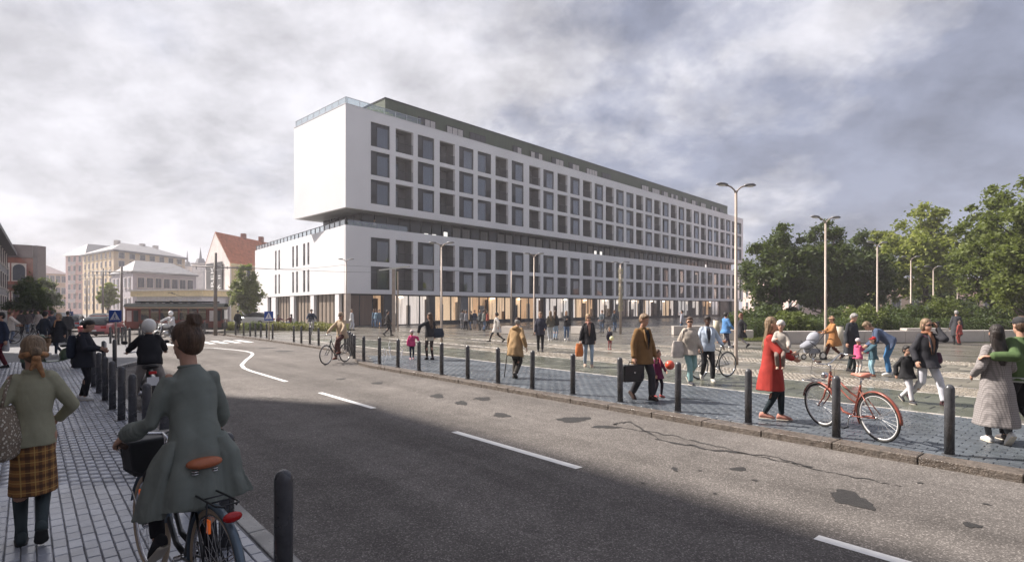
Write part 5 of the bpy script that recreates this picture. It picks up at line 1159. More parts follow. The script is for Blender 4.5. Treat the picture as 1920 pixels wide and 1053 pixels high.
def person(p, yaw, H, label, sex='f', dist=None, lean=0, hy=0, hp=0, la=None, ra=None, lw=None, rw=None, pel=None, elL=None, elR=None, kn=None,
           top=None, leg=None, skirt=None, shoe=(.02, .02, .02), boot=None, hair=('brown', 'short'), hat=None, skin='l', scarf=None, walk=0, phase=1,
           footpitch=(0, 0), group=None, child=False, z=0, glasses=False, extra=None, curl=.5, side=0, thin=.84, slim=1.0, name='person'):
    D = dist or max(3, (p.y if hasattr(p, 'y') else 10)); vx = min(.030, max(.0085, D*.00085))
    hs = H/1.75*1.05 if not child else (H/1.75)*.42+.50*1.0
    if child: hs = .80 if H > 1.05 else .74
    s = (H-.232*hs)/1.518; e = empty(name, (p.x, p.y, z), yaw, label, 'person', group)
    wd = 1.0 if sex == 'm' else .92
    if child: wd = 1.05
    wd *= slim
    # --- joints
    st = walk*.5
    if la is None: la = V3(-.085, phase*st, .08); ra = V3(.085, -phase*st, .08+(.07 if walk > .3 else 0)*1)
    else: la, ra = V3(*la), V3(*ra)
    if walk and phase < 0: la.z, ra.z = ra.z, la.z
    la, ra = la*s, ra*s
    P = V3(*(pel or (0, 0, .93-.12*walk*walk)))*s
    cl, sl_ = math.cos(R(lean)), math.sin(R(lean)); up = V3(math.sin(R(side)), sl_, cl).normalized(); fw = V3(0, cl, -sl_); X = up.cross(fw)*-1; X = fw.cross(up)
    def Tt(x, f, u): return P+(X*x+fw*f+up*u)*s
    sw = .158*wd; shL, shR = Tt(-sw, -.01, .455), Tt(sw, -.01, .455); nb = Tt(0, -.015, .50)
    hup = (V3(0, math.sin(R(lean*.5+hp)), math.cos(R(lean*.5+hp)))).normalized()
    hq = Euler((-R(lean*.35+hp), 0, R(hy)), 'XYZ').to_matrix()     # head frame
    hc = nb+hup*(.045*s+.125*hs)+V3(0, math.cos(R(lean)), 0)*.025*s
    Hd = lambda x, y, z_: hc+hq @ (V3(x, y, z_)*hs)
    hipL, hipR = P+V3(-.088*s*slim, 0, -.03*s), P+V3(.088*s*slim, 0, -.03*s)
    kp = V3(0, 1, .15) if kn is None else V3(*kn)
    kL, la = ik(hipL, la, .42*s, .42*s, kp+V3(-.05, 0, 0)); kR, ra = ik(hipR, ra, .42*s, .42*s, kp+V3(.05, 0, 0))
    sg = walk*.28*phase
    lw = V3(*lw)*s if lw else V3(-.25*wd, .04-sg, .86)*s+V3(0, max(0, sl_)*.3, 0); rw = V3(*rw)*s if rw else V3(.25*wd, .04+sg, .86)*s+V3(0, max(0, sl_)*.3, 0)
    eL, lw = ik(shL, lw, .285*s, .25*s, V3(*(elL or (-.35, -1, -.2)))); eR, rw = ik(shR, rw, .285*s, .25*s, V3(*(elR or (.35, -1, -.2))))
    # --- body
    b = MB(); t = s*wd
    b.loft([(Tt(0, 0, -.10), .10*t, .08*s), (Tt(0, 0, -.04), .155*t, .105*s), (Tt(0, 0, .05), .15*t, .10*s), (Tt(0, 0, .16), .125*t, .085*s), (Tt(0, .01, .28), .138*t, .095*s), (Tt(0, .005, .37), .148*t, .092*s), (Tt(0, 0, .43), .128*t, .070*s), (Tt(0, -.005, .48), .070*t, .055*s)], X, fw, 20)
    b.cap(nb-hup*.03*s, hc-hup*.04*hs, .052*s, .048*hs)
    b.ell(Hd(0, -.008, .028), (.074*hs, .092*hs, .088*hs), hq, 18, 12); b.ell(Hd(0, .018, -.045), (.056*hs, .066*hs, .070*hs), hq, 16, 10)
    if vx < .024:
        b.cap(Hd(0, .078, .01), Hd(0, .098, -.028), .009*hs, .013*hs, 8); b.ell(Hd(0, .070, -.088), (.022*hs, .018*hs, .016*hs), hq, 8, 6)
        b.cap(Hd(-.035, .072, .022), Hd(.035, .072, .022), .010*hs, .010*hs, 8); b.cap(Hd(-.02, .077, -.058), Hd(.02, .077, -.058), .008*hs, .008*hs, 8)
        for q in (-1, 1): b.ell(Hd(q*.076, -.008, -.005), (.010*hs, .018*hs, .030*hs), hq, 8, 6)
    for sh, el, wr, q in ((shL, eL, lw, -1), (shR, eR, rw, 1)):
        b.cap(sh, el, .045*s*thin, .037*s*thin); b.cap(el, wr, .037*s*thin, .024*s)
        f = (wr-el).normalized(); thumb = V3(-q*.2, 1, .1); thumb = (thumb-f*thumb.dot(f)).normalized(); nrm = f.cross(thumb)*q   # nrm: palm side
        if nrm.x*q > 0: nrm = -nrm
        pm = wr+f*.055*s; M3 = Matrix((thumb, nrm, f)).transposed(); b.ell(pm, (.040*s, .016*s, .052*s), M3, 12, 8)
        for i in range(4):
            o_ = pm+f*.036*s+thumb*(.030-.020*i)*s; ln = (.036, .040, .037, .028)[i]*s; d1 = (f*math.cos(curl*.7)+nrm*math.sin(curl*.7)); d2 = (f*math.cos(curl*2.2)+nrm*math.sin(curl*2.2)); r_ = .0088*s
            b.cap(o_, o_+d1*ln, r_*1.1, r_, 8); b.cap(o_+d1*ln, o_+d1*ln+d2*ln*.9, r_, r_*.8, 8)
        o_ = wr+f*.03*s+thumb*.03*s; d1 = (f*.7+thumb*.7+nrm*.3).normalized(); b.cap(o_, o_+d1*.035*s, .011*s, .010*s, 8); b.cap(o_+d1*.035*s, o_+d1*.035*s+(f*.9+nrm*.4).normalized()*.028*s, .010*s, .008*s, 8)
    for hp_, k_, a_ in ((hipL, kL, la), (hipR, kR, ra)):
        b.cap(hp_, k_, .082*s, .055*s); b.cap(k_, a_, .050*s, .034*s); m_ = k_+(a_-k_)*.28; b.ell(m_+V3(0, -.012, 0)*s, (.050*s, .052*s, .10*s))
    feet = []
    for a_, fp in ((la, footpitch[0]), (ra, footpitch[1])):
        lift = max(0, a_.z-.09*s)
        if fp == 0 and lift > .02 and a_.y < P.y: fp = 38
        fd = V3(0, math.cos(R(fp)), -math.sin(R(fp))); fu = V3(0, math.sin(R(fp)), math.cos(R(fp))); feet.append((a_, fd, fu))
        b.cap(a_-fd*.03*s-fu*.03*s, a_+fd*.13*s-fu*.045*s, .033*s, .025*s)
    body = skin_part(b, 'body', skinmat(skin), e, vx if D > 12 else min(vx, .0085), 0, 2, .4)
    if D < 24 and not (abs(hy) < 60 and abs(yaw) < .6):          # eyes and mouth
        for q in (-1, 1):
            w = MB().ell(Hd(q*.030, .079, .004), (.013*hs, .008*hs, .007*hs), hq, 10, 6).build('eye', mat('eye_white', (.5, .47, .44), .3), e, True); MB().ell(Hd(q*.030, .0845, .004), (.0055*hs, .004*hs, .0055*hs), hq, 8, 6).build('iris', mat('iris', (.02, .014, .01), .2), w, True)
            MB().cap(Hd(q*.016, .0865, .026), Hd(q*.046, .079, .027), .004*hs, .003*hs, 6).build('eyebrow', hairmat(hair[0] if hair else 'brown'), e, True)
        MB().ell(Hd(0, .0865, -.058), (.022*hs, .005*hs, .006*hs), hq, 10, 6).build('lips', mat('lips', (.34, .12, .10), .5), e, True)
    if glasses:
        g = MB()
        for q in (-1, 1): g.ell(Hd(q*.034, .088, .006), (.027*hs, .008*hs, .020*hs), hq, 12, 6); g.cap(Hd(q*.055, .082, .012), Hd(q*.078, .0, .010), .004*hs, .003*hs, 6)
        g.cap(Hd(-.01, .094, .012), Hd(.01, .094, .012), .004*hs, .004*hs, 6); g.build('sunglasses', mat('dark_lens', (.01, .01, .01), .1), e, True)
    # --- hair
    if hair:
        hm = hairmat(hair[0]); b = MB(); sty = hair[1]
        b.ell(Hd(0, -.016, .048), (.083*hs, .092*hs, .088*hs), hq, 20, 12)
        b.ell(Hd(0, -.034, .012), (.084*hs, .082*hs, .088*hs), hq, 18, 10)
        if sty in ('short', 'man'): b.ell(Hd(0, -.045, -.005), (.075*hs, .062*hs, .075*hs), hq, 16, 10); b.ell(Hd(0, .035, .085), (.062*hs, .055*hs, .038*hs), hq, 14, 8)
        if sty == 'bob':
            b.ell(Hd(0, -.035, -.03), (.090*hs, .075*hs, .10*hs), hq, 16, 10)
        if sty == 'long':
            b.ell(Hd(0, -.04, -.03), (.088*hs, .070*hs, .11*hs), hq, 16, 10); b.loft([(Hd(0, -.03, .02), .085*hs, .06*hs), (Hd(0, -.055, -.10), .088*hs, .05*hs), (Tt(0, -.085, .42), .088*s, .040*s, .10), (Tt(.008, -.115, .32), .075*s, .034*s, .14), (Tt(.015, -.118, .22), .035*s, .02*s, .16)], X, fw, 24)
        if sty in ('bun', 'topbun', 'pony'):
            b.ell(Hd(0, -.045, -.02), (.075*hs, .060*hs, .072*hs), hq, 16, 10)
            c = Hd(.008, -.070, .128) if sty == 'topbun' else Hd(0, -.115, .0)
            if sty == 'topbun':
                for k in range(9):
                    a = 2*math.pi*k/9; rr_ = .032*hs; b.cap(c+hq @ V3(rr_*math.cos(a), .0, rr_*math.sin(a)), c+hq @ V3(rr_*.9*math.cos(a+.9), -.022, rr_*.9*math.sin(a+.9)), .021*hs, .017*hs, 8)
                b.ell(c, (.040*hs, .038*hs, .040*hs), hq); b.cap(Hd(0, -.05, .10), c, .045*hs, .035*hs)
                for k in range(6):
                    a = 2*math.pi*k/6; b.cap(c+hq @ V3(.045*math.cos(a)*hs, -.01, .045*math.sin(a)*hs), c+hq @ V3(.065*math.cos(a+.5)*hs, .0, .062*math.sin(a+.5)*hs), .008*hs, .004*hs, 6)
            elif sty == 'bun': b.ell(c, (.042*hs, .035*hs, .042*hs), hq); b.cap(Hd(0, -.07, .0), c, .04*hs, .03*hs)
            else: b.tube([Hd(0, -.09, .03), Hd(0, -.14, -.02), Hd(.0, -.13, -.14), Hd(0, -.11, -.22)], [.03*hs, .034*hs, .028*hs, .008], 10)
        skin_part(b, 'hair', hm, e, max(.0055, vx*.8), .0035, 1, .3)
    # --- clothes
    def sleeve(b, sh, el, wr, th, short=False):
        b.cap(sh+(nb-sh)*.16-up*.012*s, el, (.052+th*.55)*s, (.043+th*.6)*s); 
        if not short:
            e2 = el+(wr-el)*.97; b.cap(el, el+(wr-el)*.9, (.043+th*.6)*s, (.032+th*.5)*s); b.cyl(el+(wr-el)*.6, e2, (.036+th*.55)*s, (.034+th*.5)*s, 14)
    if leg:
        lc, lt = leg[0], leg[1]; b = MB(); ll = leg[2] if len(leg) > 2 else .96
        b.loft([(Tt(0, 0, .10), (.14+lt)*t, (.098+lt)*s), (Tt(0, 0, .0), (.162+lt)*t, (.112+lt)*s), (P+V3(0, 0, -.10)*s, (.14+lt)*t, (.10+lt)*s)], X, fw, 20)
        for hp_, k_, a_ in ((hipL, kL, la), (hipR, kR, ra)):
            b.cap(hp_, k_, (.086+lt)*s, (.058+lt)*s, 16); e_ = k_+(a_-k_)*ll
            m_ = k_+(e_-k_)*.3; b.tube([k_, m_, e_], [(.056+lt)*s, (.055+lt)*s, (.040+lt*1.6)*s], 14); b.ell(k_, ((.056+lt)*s,)*3)
        skin_part(b, 'trousers' if lt > .004 else 'leggings', fab(lc) if not isinstance(lc, bpy.types.Material) else lc, e, max(vx, .011), .0045 if lt > .004 else .0015, 3)
    if top:
        tc_, hem, th = top[0], top[1], top[2]; o_ = top[3] if len(top) > 3 else {}
        b = MB(); fl = o_.get('flare', .03); m = tc_ if isinstance(tc_, bpy.types.Material) else fab(tc_)
        L_ = []
        seated = P.z > 1.0*s and P.y > .1*s
        if hem > .12:
            n = 4; dwn = V3(0, 0, -1) if not seated else V3(0, -.25, -1).normalized()
            for k in range(n, 0, -1): q = k/n; L_.append((P+(dwn*(hem*q))*s+V3(0, st*0-.01, 0), (.175+th+fl*q)*t, (.135+th+fl*q+abs(walk)*.12*q)*s, .035*q))
        else: L_.append((Tt(0, 0, -hem), (.172+th)*t, (.128+th)*s, .012))
        L_ += [(Tt(0, 0, .0), (.172+th)*t, (.126+th)*s, .01), (Tt(0, 0, .09), (.158+th)*t, (.112+th)*s), (Tt(0, .0, .17), (.146+th+o_.get('loose', 0))*t, (.104+th)*s), (Tt(0, .008, .28), (.156+th*.8)*t, (.112+th*.8)*s), (Tt(0, .004, .37), (.168+th*.6)*t, (.108+th*.6)*s), (Tt(0, -.002, .43), (.156+th*.6)*t, (.088+th*.6)*s), (Tt(0, -.006, .475), (.108+th*.5)*t, (.066+th*.4)*s), (Tt(0, -.006, .510), (.058+th*.4)*t, (.054+th*.3)*s)]
        b.loft(L_, X, fw, 30)
        sleeve(b, shL, eL, lw, th, o_.get('short')); sleeve(b, shR, eR, rw, th, o_.get('short'))
        if o_.get('hood'): b.ell(Tt(0, -.10, .49), (.12*s, .065*s, .075*s)); 
        if o_.get('collar', 1): b.torus(Tt(0, -.005, .515), up, .060*s, .018*s, 18, 8)
        cn = o_.get('name', 'coat' if hem > .3 else 'jacket'); g_ = skin_part(b, cn, m, e, max(vx, .0095) if D > 6 else .0085, .006 if D < 25 else .003, 1)
        if o_.get('open'):                              # shirt seen in the opening
            MB().loft([(Tt(0, .10+th, .10), .02*s, .03*s), (Tt(0, .112+th, .25), .045*s, .03*s), (Tt(0, .10+th, .38), .065*s, .03*s), (Tt(0, .06+th, .48), .055*s, .03*s)], X, fw, 14).build('shirt', fab(o_['open']), e, True)
            for q in (-1, 1): MB().tube([Tt(q*.02, .136+th, .10), Tt(q*.055, .148+th, .26), Tt(q*.075, .132+th, .38), Tt(q*.06, .07+th, .49)], [.010*s, .022*s, .022*s, .012*s], 8).build('lapel', m, e, True)
        if o_.get('hemband'): MB().loft([(Tt(0, 0, -hem-.02), (.165+th)*t, (.124+th)*s), (Tt(0, 0, -hem+.05), (.176+th)*t, (.132+th)*s)], X, fw, 30).build('hem_band', fab(o_['hemband']), e, True)
    if skirt:
        sc_, sl2, fl = skirt; b = MB(); n = 5
        L_ = [(P+V3(0, 0, -sl2*k/n)*s, (.170+fl*k/n)*t, (.128+fl*k/n+abs(walk)*.08*k/n)*s, .02*k/n) for k in range(n, -1, -1)]+[(Tt(0, 0, .10), .145*t, .105*s)]
        b.loft(L_, (1, 0, 0), (0, 1, 0), 30); skin_part(b, 'skirt', sc_ if isinstance(sc_, bpy.types.Material) else fab(sc_), e, max(vx, .010), .003, 1)
    for (a_, fd, fu), k_ in zip(feet, (kL, kR)):
        m = fab(shoe); b = MB(); W_ = X if False else V3(1, 0, 0)
        q = [(-.075, .028, .030), (-.06, .036, .050), (-.02, .038, .055), (.04, .042, .045), (.10, .046, .034), (.145, .040, .026), (.170, .018, .014)]
        b.loft([(a_+fd*y*s-fu*(.077-hh)*s, w_*s, hh*s) for y, w_, hh in q], W_, fu, 14); o = b.build('boot' if boot else 'shoe', m, e, True)
        if boot: MB().tube([a_-fu*.03*s, a_+(k_-a_)*.12, a_+(k_-a_)*boot], [.044*s, .040*s, .054*s], 14).build('boot_shaft', m, o, True)
        b = MB(); b.loft([(a_+fd*y*s-fu*.072*s, (w_+.003)*s, .010*s) for y, w_, hh in q], W_, fu, 14); b.build('sole', mat('sole_pale', (.55, .50, .42), .7) if max(shoe) > .3 or extra == 'sneaker' else M_tyre, o, True)
    if scarf: b = MB(); b.torus(Tt(0, .01, .53), up, .070*s, .034*s, 20, 10); b.cap(Tt(.03, .12, .50), Tt(.045, .15, .26), .030*s, .026*s); skin_part(b, 'scarf', fab(scarf), e, max(vx, .010), .005, 1)
    if hat:
        hc_, hk = hat; b = MB()
        if hk == 'beanie': b.ell(Hd(0, -.012, .050), (.088*hs, .102*hs, .088*hs), hq, 20, 12); b.torus(Hd(0, -.012, .032), hq @ V3(0, 0, 1), .082*hs, .016*hs, 22, 8)
        if hk == 'brim': b.ell(Hd(0, -.008, .055), (.084*hs, .098*hs, .080*hs), hq, 20, 10); b.loft([(Hd(0, -.005, .035), .145*hs, .155*hs), (Hd(0, -.005, .043), .145*hs, .155*hs)], hq @ V3(1, 0, 0), hq @ V3(0, 1, 0), 24)
        if hk == 'cap': b.ell(Hd(0, -.012, .052), (.083*hs, .098*hs, .080*hs), hq, 20, 12); b.ell(Hd(0, .105, .045), (.055*hs, .05*hs, .010*hs), hq, 12, 6)
        if hk == 'helmet': b.ell(Hd(0, -.008, .025), (.126*hs, .142*hs, .140*hs), hq, 24, 14)
        skin_part(b, {'beanie': 'knitted_hat', 'brim': 'hat', 'cap': 'cap', 'helmet': 'helmet'}[hk], fab(hc_) if hk != 'helmet' else mat('helmet_%d' % int(hc_[0]*99), hc_, .25, 0, .05, 3, 0, coat=.6), e, max(.009, vx*.8), .0, 1, .3)
    mw = Matrix.Translation((p.x, p.y, z)) @ Matrix.Rotation(yaw, 4, 'Z')
    return dict(e=e, s=s, lw=mw @ lw, rw=mw @ rw, T=lambda *a: mw @ Tt(*a), H=lambda *a: mw @ Hd(*a), mw=mw, yaw=yaw, kL=mw @ kL, kR=mw @ kR)
A = R(180)
def bag(name, cat, c, yaw, dims, col, label, strap=None, m=None, D=12):
    """soft bag centred at c; strap = list of world points"""
    e = empty(name, (c.x, c.y, c.z-dims[2]/2), yaw, label, cat); b = MB(); w, d, h = dims
    b.loft([((0, 0, 0), w*.36, d*.30), ((0, 0, h*.08), w*.47, d*.46), ((0, 0, h*.35), w*.52, d*.54), ((0, 0, h*.7), w*.46, d*.42), ((0, 0, h*.92), w*.40, d*.22), ((0, 0, h), w*.36, d*.14)], (1, 0, 0), (0, 1, 0), 22)
    skin_part(b, 'bag_body', m or fab(col), e, .012 if D > 6 else .008, .004, 1)
    if strap:
        iv = (Matrix.Translation((c.x, c.y, c.z-h/2)) @ Matrix.Rotation(yaw, 4, 'Z')).inverted(); MB().tube([iv @ Vector(q) for q in strap], .011, 6).build('strap', m or fab(col), e, True)
    return e
BLK = (.02, .02, .024); NAVY = (.03, .04, .07); JEAN = (.10, .15, .24); LJEAN = (.28, .36, .47)
# ---- foreground: riding woman -------------------------------------------------
grip = V3(.29, .60, 1.02)
cyc = person(RP, RYAW, 1.70, 'young woman with a top bun and long grey-green coat riding a bicycle', 'f', 3.4, lean=9, hy=22, hp=5,
    pel=(0, .33, 1.06), la=(-.15, .50, .44), ra=(.15, .40, .22), lw=(-.29, .66, 1.12), rw=(.29, .66, 1.12), elL=(-.15, -.2, -1), elR=(.3, -.2, -1), footpitch=(38, 5), curl=.9, thin=.55, slim=.86,
    leg=(BLK, .003), shoe=(.03, .03, .035), hair=('brown', 'topbun'), extra='sneaker', top=None)
s_ = cyc['s']; ce = cyc['e']
b = MB(); tq = R(9); P_ = V3(0, .33, 1.06)*s_; up_ = V3(0, math.sin(tq), math.cos(tq)); fw_ = V3(0, math.cos(tq), -math.sin(tq))
def ct(x, f, u): return P_+(V3(1, 0, 0)*x+fw_*f+up_*u)*s_
L_ = [(ct(-.03, .0, -.38), .205, .160, .09), (ct(-.025, .0, -.28), .190, .160, .08), (ct(-.01, .0, -.18), .175, .150, .07), (ct(0, .01, -.09), .163, .138, .05), (ct(0, .005, 0), .153, .130, .035), (ct(0, 0, .12), .138, .120, .025), (ct(0, .005, .25), .138, .116, .016), (ct(0, .003, .35), .150, .112, .006), (ct(0, 0, .42), .143, .096), (ct(0, -.006, .47), .105, .077), (ct(0, -.010, .50), .068, .066), (ct(0, -.008, .515), .055, .057)]
b.loft(L_, (1, 0, 0), fw_, 48)
inv = cyc['mw'].inverted(); lwl, rwl = inv @ cyc['lw'], inv @ cyc['rw']; shl, shr = ct(-.130, -.01, .43), ct(.130, -.01, .43)
el_, _ = ik(shl, lwl, .285*s_, .25*s_, V3(-.15, -.2, -1)); er_, _ = ik(shr, rwl, .285*s_, .25*s_, V3(.3, -.2, -1))
for sh, el, wr, q in ((shl, el_, lwl, -1), (shr, er_, rwl, 1)):
    b.cap(sh, el, .055, .050, 18); b.tube([el, el+(wr-el)*.5, el+(wr-el)*.80, wr], [.054, .052, .047, .044], 18)
    for k in range(5): b.torus(el+(wr-el)*(.35+.13*k), (wr-el), .050-.002*k, .010, 16, 6)
# side panels: the left one hangs over the thigh, the right one is blown out
b.loft([(ct(-.235, .12, -.42), .075, .15, .05), (ct(-.23, .10, -.3), .070, .14, .04), (ct(-.19, .06, -.12), .055, .12), (ct(-.13, .02, .04), .04, .09)], (1, 0, 0), fw_, 24)
b.loft([(ct(.14, -.05, .04), .04, .05), (ct(.185, -.06, -.08), .065, .045, .05), (ct(.195, -.06, -.22), .080, .032, .10), (ct(.222, -.06, -.36), .105, .026, .12), (ct(.226, -.06, -.385), .10, .020, .12)], V3(1, 0, .12).normalized(), V3(.1, 1, 0), 30)
M_coat = mat('riding_coat', (.20, .222, .20), .82, 0, .12, 3, .7, 260, .25, bdist=.0015)
skin_part(b, 'coat', M_coat, ce, .0070, .0135, 1)
b = MB()                                         # stand-up collar, back seam and loose hair strands
b.torus(ct(0, -.008, .515), up_, .058, .009, 26, 8); b.build('collar', M_coat, ce, True)
# ---- foreground: woman with plaid skirt ---------------------------------------
def plaid():
    m = mat('plaid', (.20, .10, .035), .85, 0, .1, 8, .4, 200); t = m.node_tree; b = t.nodes['Principled BSDF']; tcn = t.nodes.new('ShaderNodeTexCoord'); sp_ = t.nodes.new('ShaderNodeSeparateXYZ'); t.links.new(tcn.outputs['Object'], sp_.inputs[0])
    u = mth(t, 'MULTIPLY', mth(t, 'ADD', sp_.outputs[0], mth(t, 'MULTIPLY', sp_.outputs[1], .6)), 13.0); v = mth(t, 'MULTIPLY', sp_.outputs[2], 13.0)
    def bands(x, w): return mth(t, 'LESS_THAN', mth(t, 'FRACT', x), w)
    d1, d2 = bands(u, .34), bands(v, .34); l1, l2 = bands(mth(t, 'ADD', u, .35), .08), bands(mth(t, 'ADD', v, .35), .08)
    c = mixc(t, mth(t, 'MULTIPLY', d1, .62), (.30, .14, .045), (.045, .022, .016)); c = mixc(t, mth(t, 'MULTIPLY', d2, .62), c, (.045, .022, .016)); c = mixc(t, mth(t, 'MULTIPLY', l1, .7), c, (.55, .36, .12)); c = mixc(t, mth(t, 'MULTIPLY', l2, .7), c, (.55, .36, .12))
    t.links.new(c, b.inputs['Base Color']); return m
M_ol = mat('olive_cloth', (.33, .32, .225), .85, 0, .14, 4, .6, 240, .25, bdist=.002)
fwp = G(62, 1012); w1 = person(fwp, R(41), 1.70, 'woman walking away in olive jacket, orange plaid skirt and dark boots at the left', 'f', 4.5, hy=8,
    la=(-.075, -.03, .08), ra=(.05, -.24, .18), pel=(0, -.05, .915), walk=0, slim=.90, rw=(.17, .16, .98), elR=(.9, -.8, -.2), lw=(-.23, .10, .96), elL=(-.4, -1, -.3), leg=((.03, .032, .04), -.006), shoe=(.05, .065, .07), boot=.72, footpitch=(0, 42),
    hair=('ash', 'bun'), top=(M_ol, .10, .016, {'loose': -.012, 'name': 'jacket'}), skirt=(plaid(), .50, .024))
e = w1['e']; s = w1['s']; inv = w1['mw'].inverted(); hc = inv @ w1['H'](0, 0, 0)
b = MB(); M_sc = mat('silk_scarf', (.42, .21, .09), .55, 0, .6, 22, .5, 90)
b.torus(inv @ w1['H'](0, -.035, -.03), (inv @ w1['H'](0, .25, 1))-hc, .078, .016, 24, 8); b.cap(inv @ w1['H'](0, -.12, -.05), inv @ w1['H'](.045, -.115, -.19), .026, .014); b.cap(inv @ w1['H'](0, -.12, -.05), inv @ w1['H'](-.03, -.12, -.13), .022, .012); b.ell(inv @ w1['H'](0, -.13, -.045), (.028, .022, .024))
skin_part(b, 'head_scarf', M_sc, e, .007, .003, 1)
def speckle():
    m = mat('tote_print', (.24, .20, .15), .85, 0, .1, 8, .5, 150); t = m.node_tree; b = t.nodes['Principled BSDF']; tcn = t.nodes.new('ShaderNodeTexCoord'); vo = t.nodes.new('ShaderNodeTexVoronoi'); vo.inputs['Scale'].default_value = 42; t.links.new(tcn.outputs['Object'], vo.inputs['Vector'])
    t.links.new(ramp(t, vo.outputs['Distance'], [(.22, (.60, .55, .46)), (.42, (.16, .12, .085)), (.75, (.24, .19, .14))]), b.inputs['Base Color']); return m
c = w1['T'](-.17, -.13, .04); bag('tote_bag', 'bag', c, R(41+70), (.34, .17, .40), None, 'beige speckled cloth shoulder bag hanging at the plaid-skirted woman’s left side', [w1['T'](-.20, -.16, .20), w1['T'](-.17, -.13, .38), w1['T'](-.135, -.03, .49), w1['T'](-.18, .09, .38), w1['T'](-.25, .0, .18)], speckle(), 4.5)
# ---- left pavement -------------------------------------------------------------
p3 = person(G(158, 750), R(-78), 1.68, 'woman in a long dark coat with leggings and white trainers looking down at her phone', 'f', hp=28, la=(-.07, -.10, .08), ra=(.05, .04, .08), rw=(.13, .34, 1.10), lw=(-.08, .33, 1.06), elR=(.5, -.6, -1), elL=(-.5, -.6, -1),
    leg=(BLK, .002), shoe=(.62, .62, .62), hair=('dark', 'bun'), top=(NAVY and (.025, .027, .036), .22, .035, {'loose': .03, 'name': 'coat'}), extra='sneaker')
bag('drawstring_bag', 'bag', p3['T'](.06, -.20, .22), R(-78), (.30, .16, .46), (.03, .037, .055), 'dark blue drawstring backpack on the woman with the phone', [p3['T'](.10, -.18, .40), p3['T'](.11, 0, .50), p3['T'](.12, .10, .38)])
pc = (p3['rw']+p3['lw'])/2+V3(.05, 0, .04); e = empty('phone', pc, R(-78), 'pale phone held by the woman in the dark coat', 'phone'); MB().box((0, .03, .03), (.075, .012, .15)).build('case', M_pwin, e, bevel=.004); MB().box((0, .022, .03), (.066, .004, .135)).build('screen', M_wind, e)
person(G(85, 665), R(-6), 1.78, 'man in a navy jacket and tan trousers walking away on the left pavement', 'm', walk=.35, leg=((.36, .24, .15), .012), shoe=(.6, .6, .6), hair=('dark', 'short'), top=((.045, .055, .075), .12, .03))
person(G(110, 666), R(172), 1.70, 'woman in a black coat walking towards the camera beside the navy jacket', 'f', walk=.4, leg=((.03, .04, .06), .004), shoe=(.6, .58, .55), hair=('blond', 'bob'), top=((.028, .03, .036), .38, .035, {'flare': .06}), scarf=(.45, .25, .15))
person(G(2, 690), R(150), 1.78, 'person in black and maroon cut by the left edge of the photo', 'm', walk=.3, leg=((.12, .02, .03), .012), shoe=BLK, hair=('dark', 'short'), top=(NAVY, .15, .035))
bag('plastic_bag', 'bag', G(11, 690)+V3(0, 0, .72), 0, (.22, .12, .40), (.55, .55, .56), 'white plastic bag carried at the left edge of the photo')
wb_ = G(25, 644); bicycle(wb_, R(-62), M_blk, 'dark bicycle with the pale dressed rider at the far left', 'diamond', rack=False)
person(G(21, 640), R(-60), 1.70, 'person in a cream coat standing with a bicycle at the far left', 'f', leg=(JEAN, .006), hair=('brown', 'short'), top=((.55, .50, .46), .35, .035), lw=(-.10, .40, 1.0), rw=(.25, .4, 1.0))
for i, (x, y, yw, c1_, c2_, lab) in enumerate([(40, 628, 20, (.06, .055, .055), BLK, 'dim figure in brown among the far passers-by left of the street tree'), (52, 625, 200, (.10, .08, .08), JEAN, 'dim figure in grey-brown under the street tree'), (60, 622, 0, (.05, .05, .06), BLK, 'dark figure nearest the trunk of the street tree'), (72, 627, 180, (.42, .38, .36), (.3, .25, .2), 'pale dressed figure between the street tree and the navy jacket'), (127, 642, 30, (.04, .04, .045), BLK, 'dark figure before the parking sign'), (98, 640, 10, (.05, .06, .09), BLK, 'dark blue figure behind the walking couple')]):
    person(G(x, y), R(yw), 1.74, lab, 'm', walk=.3, leg=(c2_, .010), hair=('dark', 'short'), top=(c1_, .2, .03), group=None)
# rider with white helmet seen from behind
mp = G(256, 770, RZ); yw = R(38); motorbike(mp+V3(.15, .2, 0), yw, (.10, .10, .11), 'dark motorcycle under the white-helmeted rider')
person(mp+V3(.15, .2, 0), yw, 1.76, 'rider with a white helmet, black jacket and grey trousers seen from behind', 'm', lean=14, pel=(0, .25, .93), la=(-.28, .42, .12), ra=(.34, .30, .12), lw=(-.34, .84, 1.09), rw=(.34, .84, 1.09), elL=(-.7, -.3, -1), elR=(.7, -.3, -1), kn=(0, 1, .6),
    leg=((.30, .275, .255), .016), shoe=BLK, hair=None, hat=((.72, .70, .66), 'helmet'), top=((.022, .02, .025), .08, .05, {'loose': .03}), z=RZ)
# oncoming motorcyclist
mp = G(296, 641, RZ); motorbike(mp+V3(.2, 1.3, 0), R(172), (.45, .46, .47), 'white and black motorcycle coming towards the camera before the tram')
person(mp+V3(.2, 1.3, 0), R(172), 1.78, 'motorcyclist in a white jacket and white helmet riding towards the camera', 'm', lean=8, pel=(0, .25, .92), la=(-.26, .5, .3), ra=(.26, .5, .3), lw=(-.37, .88, 1.08), rw=(.37, .88, 1.08), elL=(-1, -.2, -.3), elR=(1, -.2, -.3), leg=(BLK, .016), hair=None, hat=((.7, .7, .7), 'helmet'), top=((.50, .50, .52), .08, .045), z=RZ)
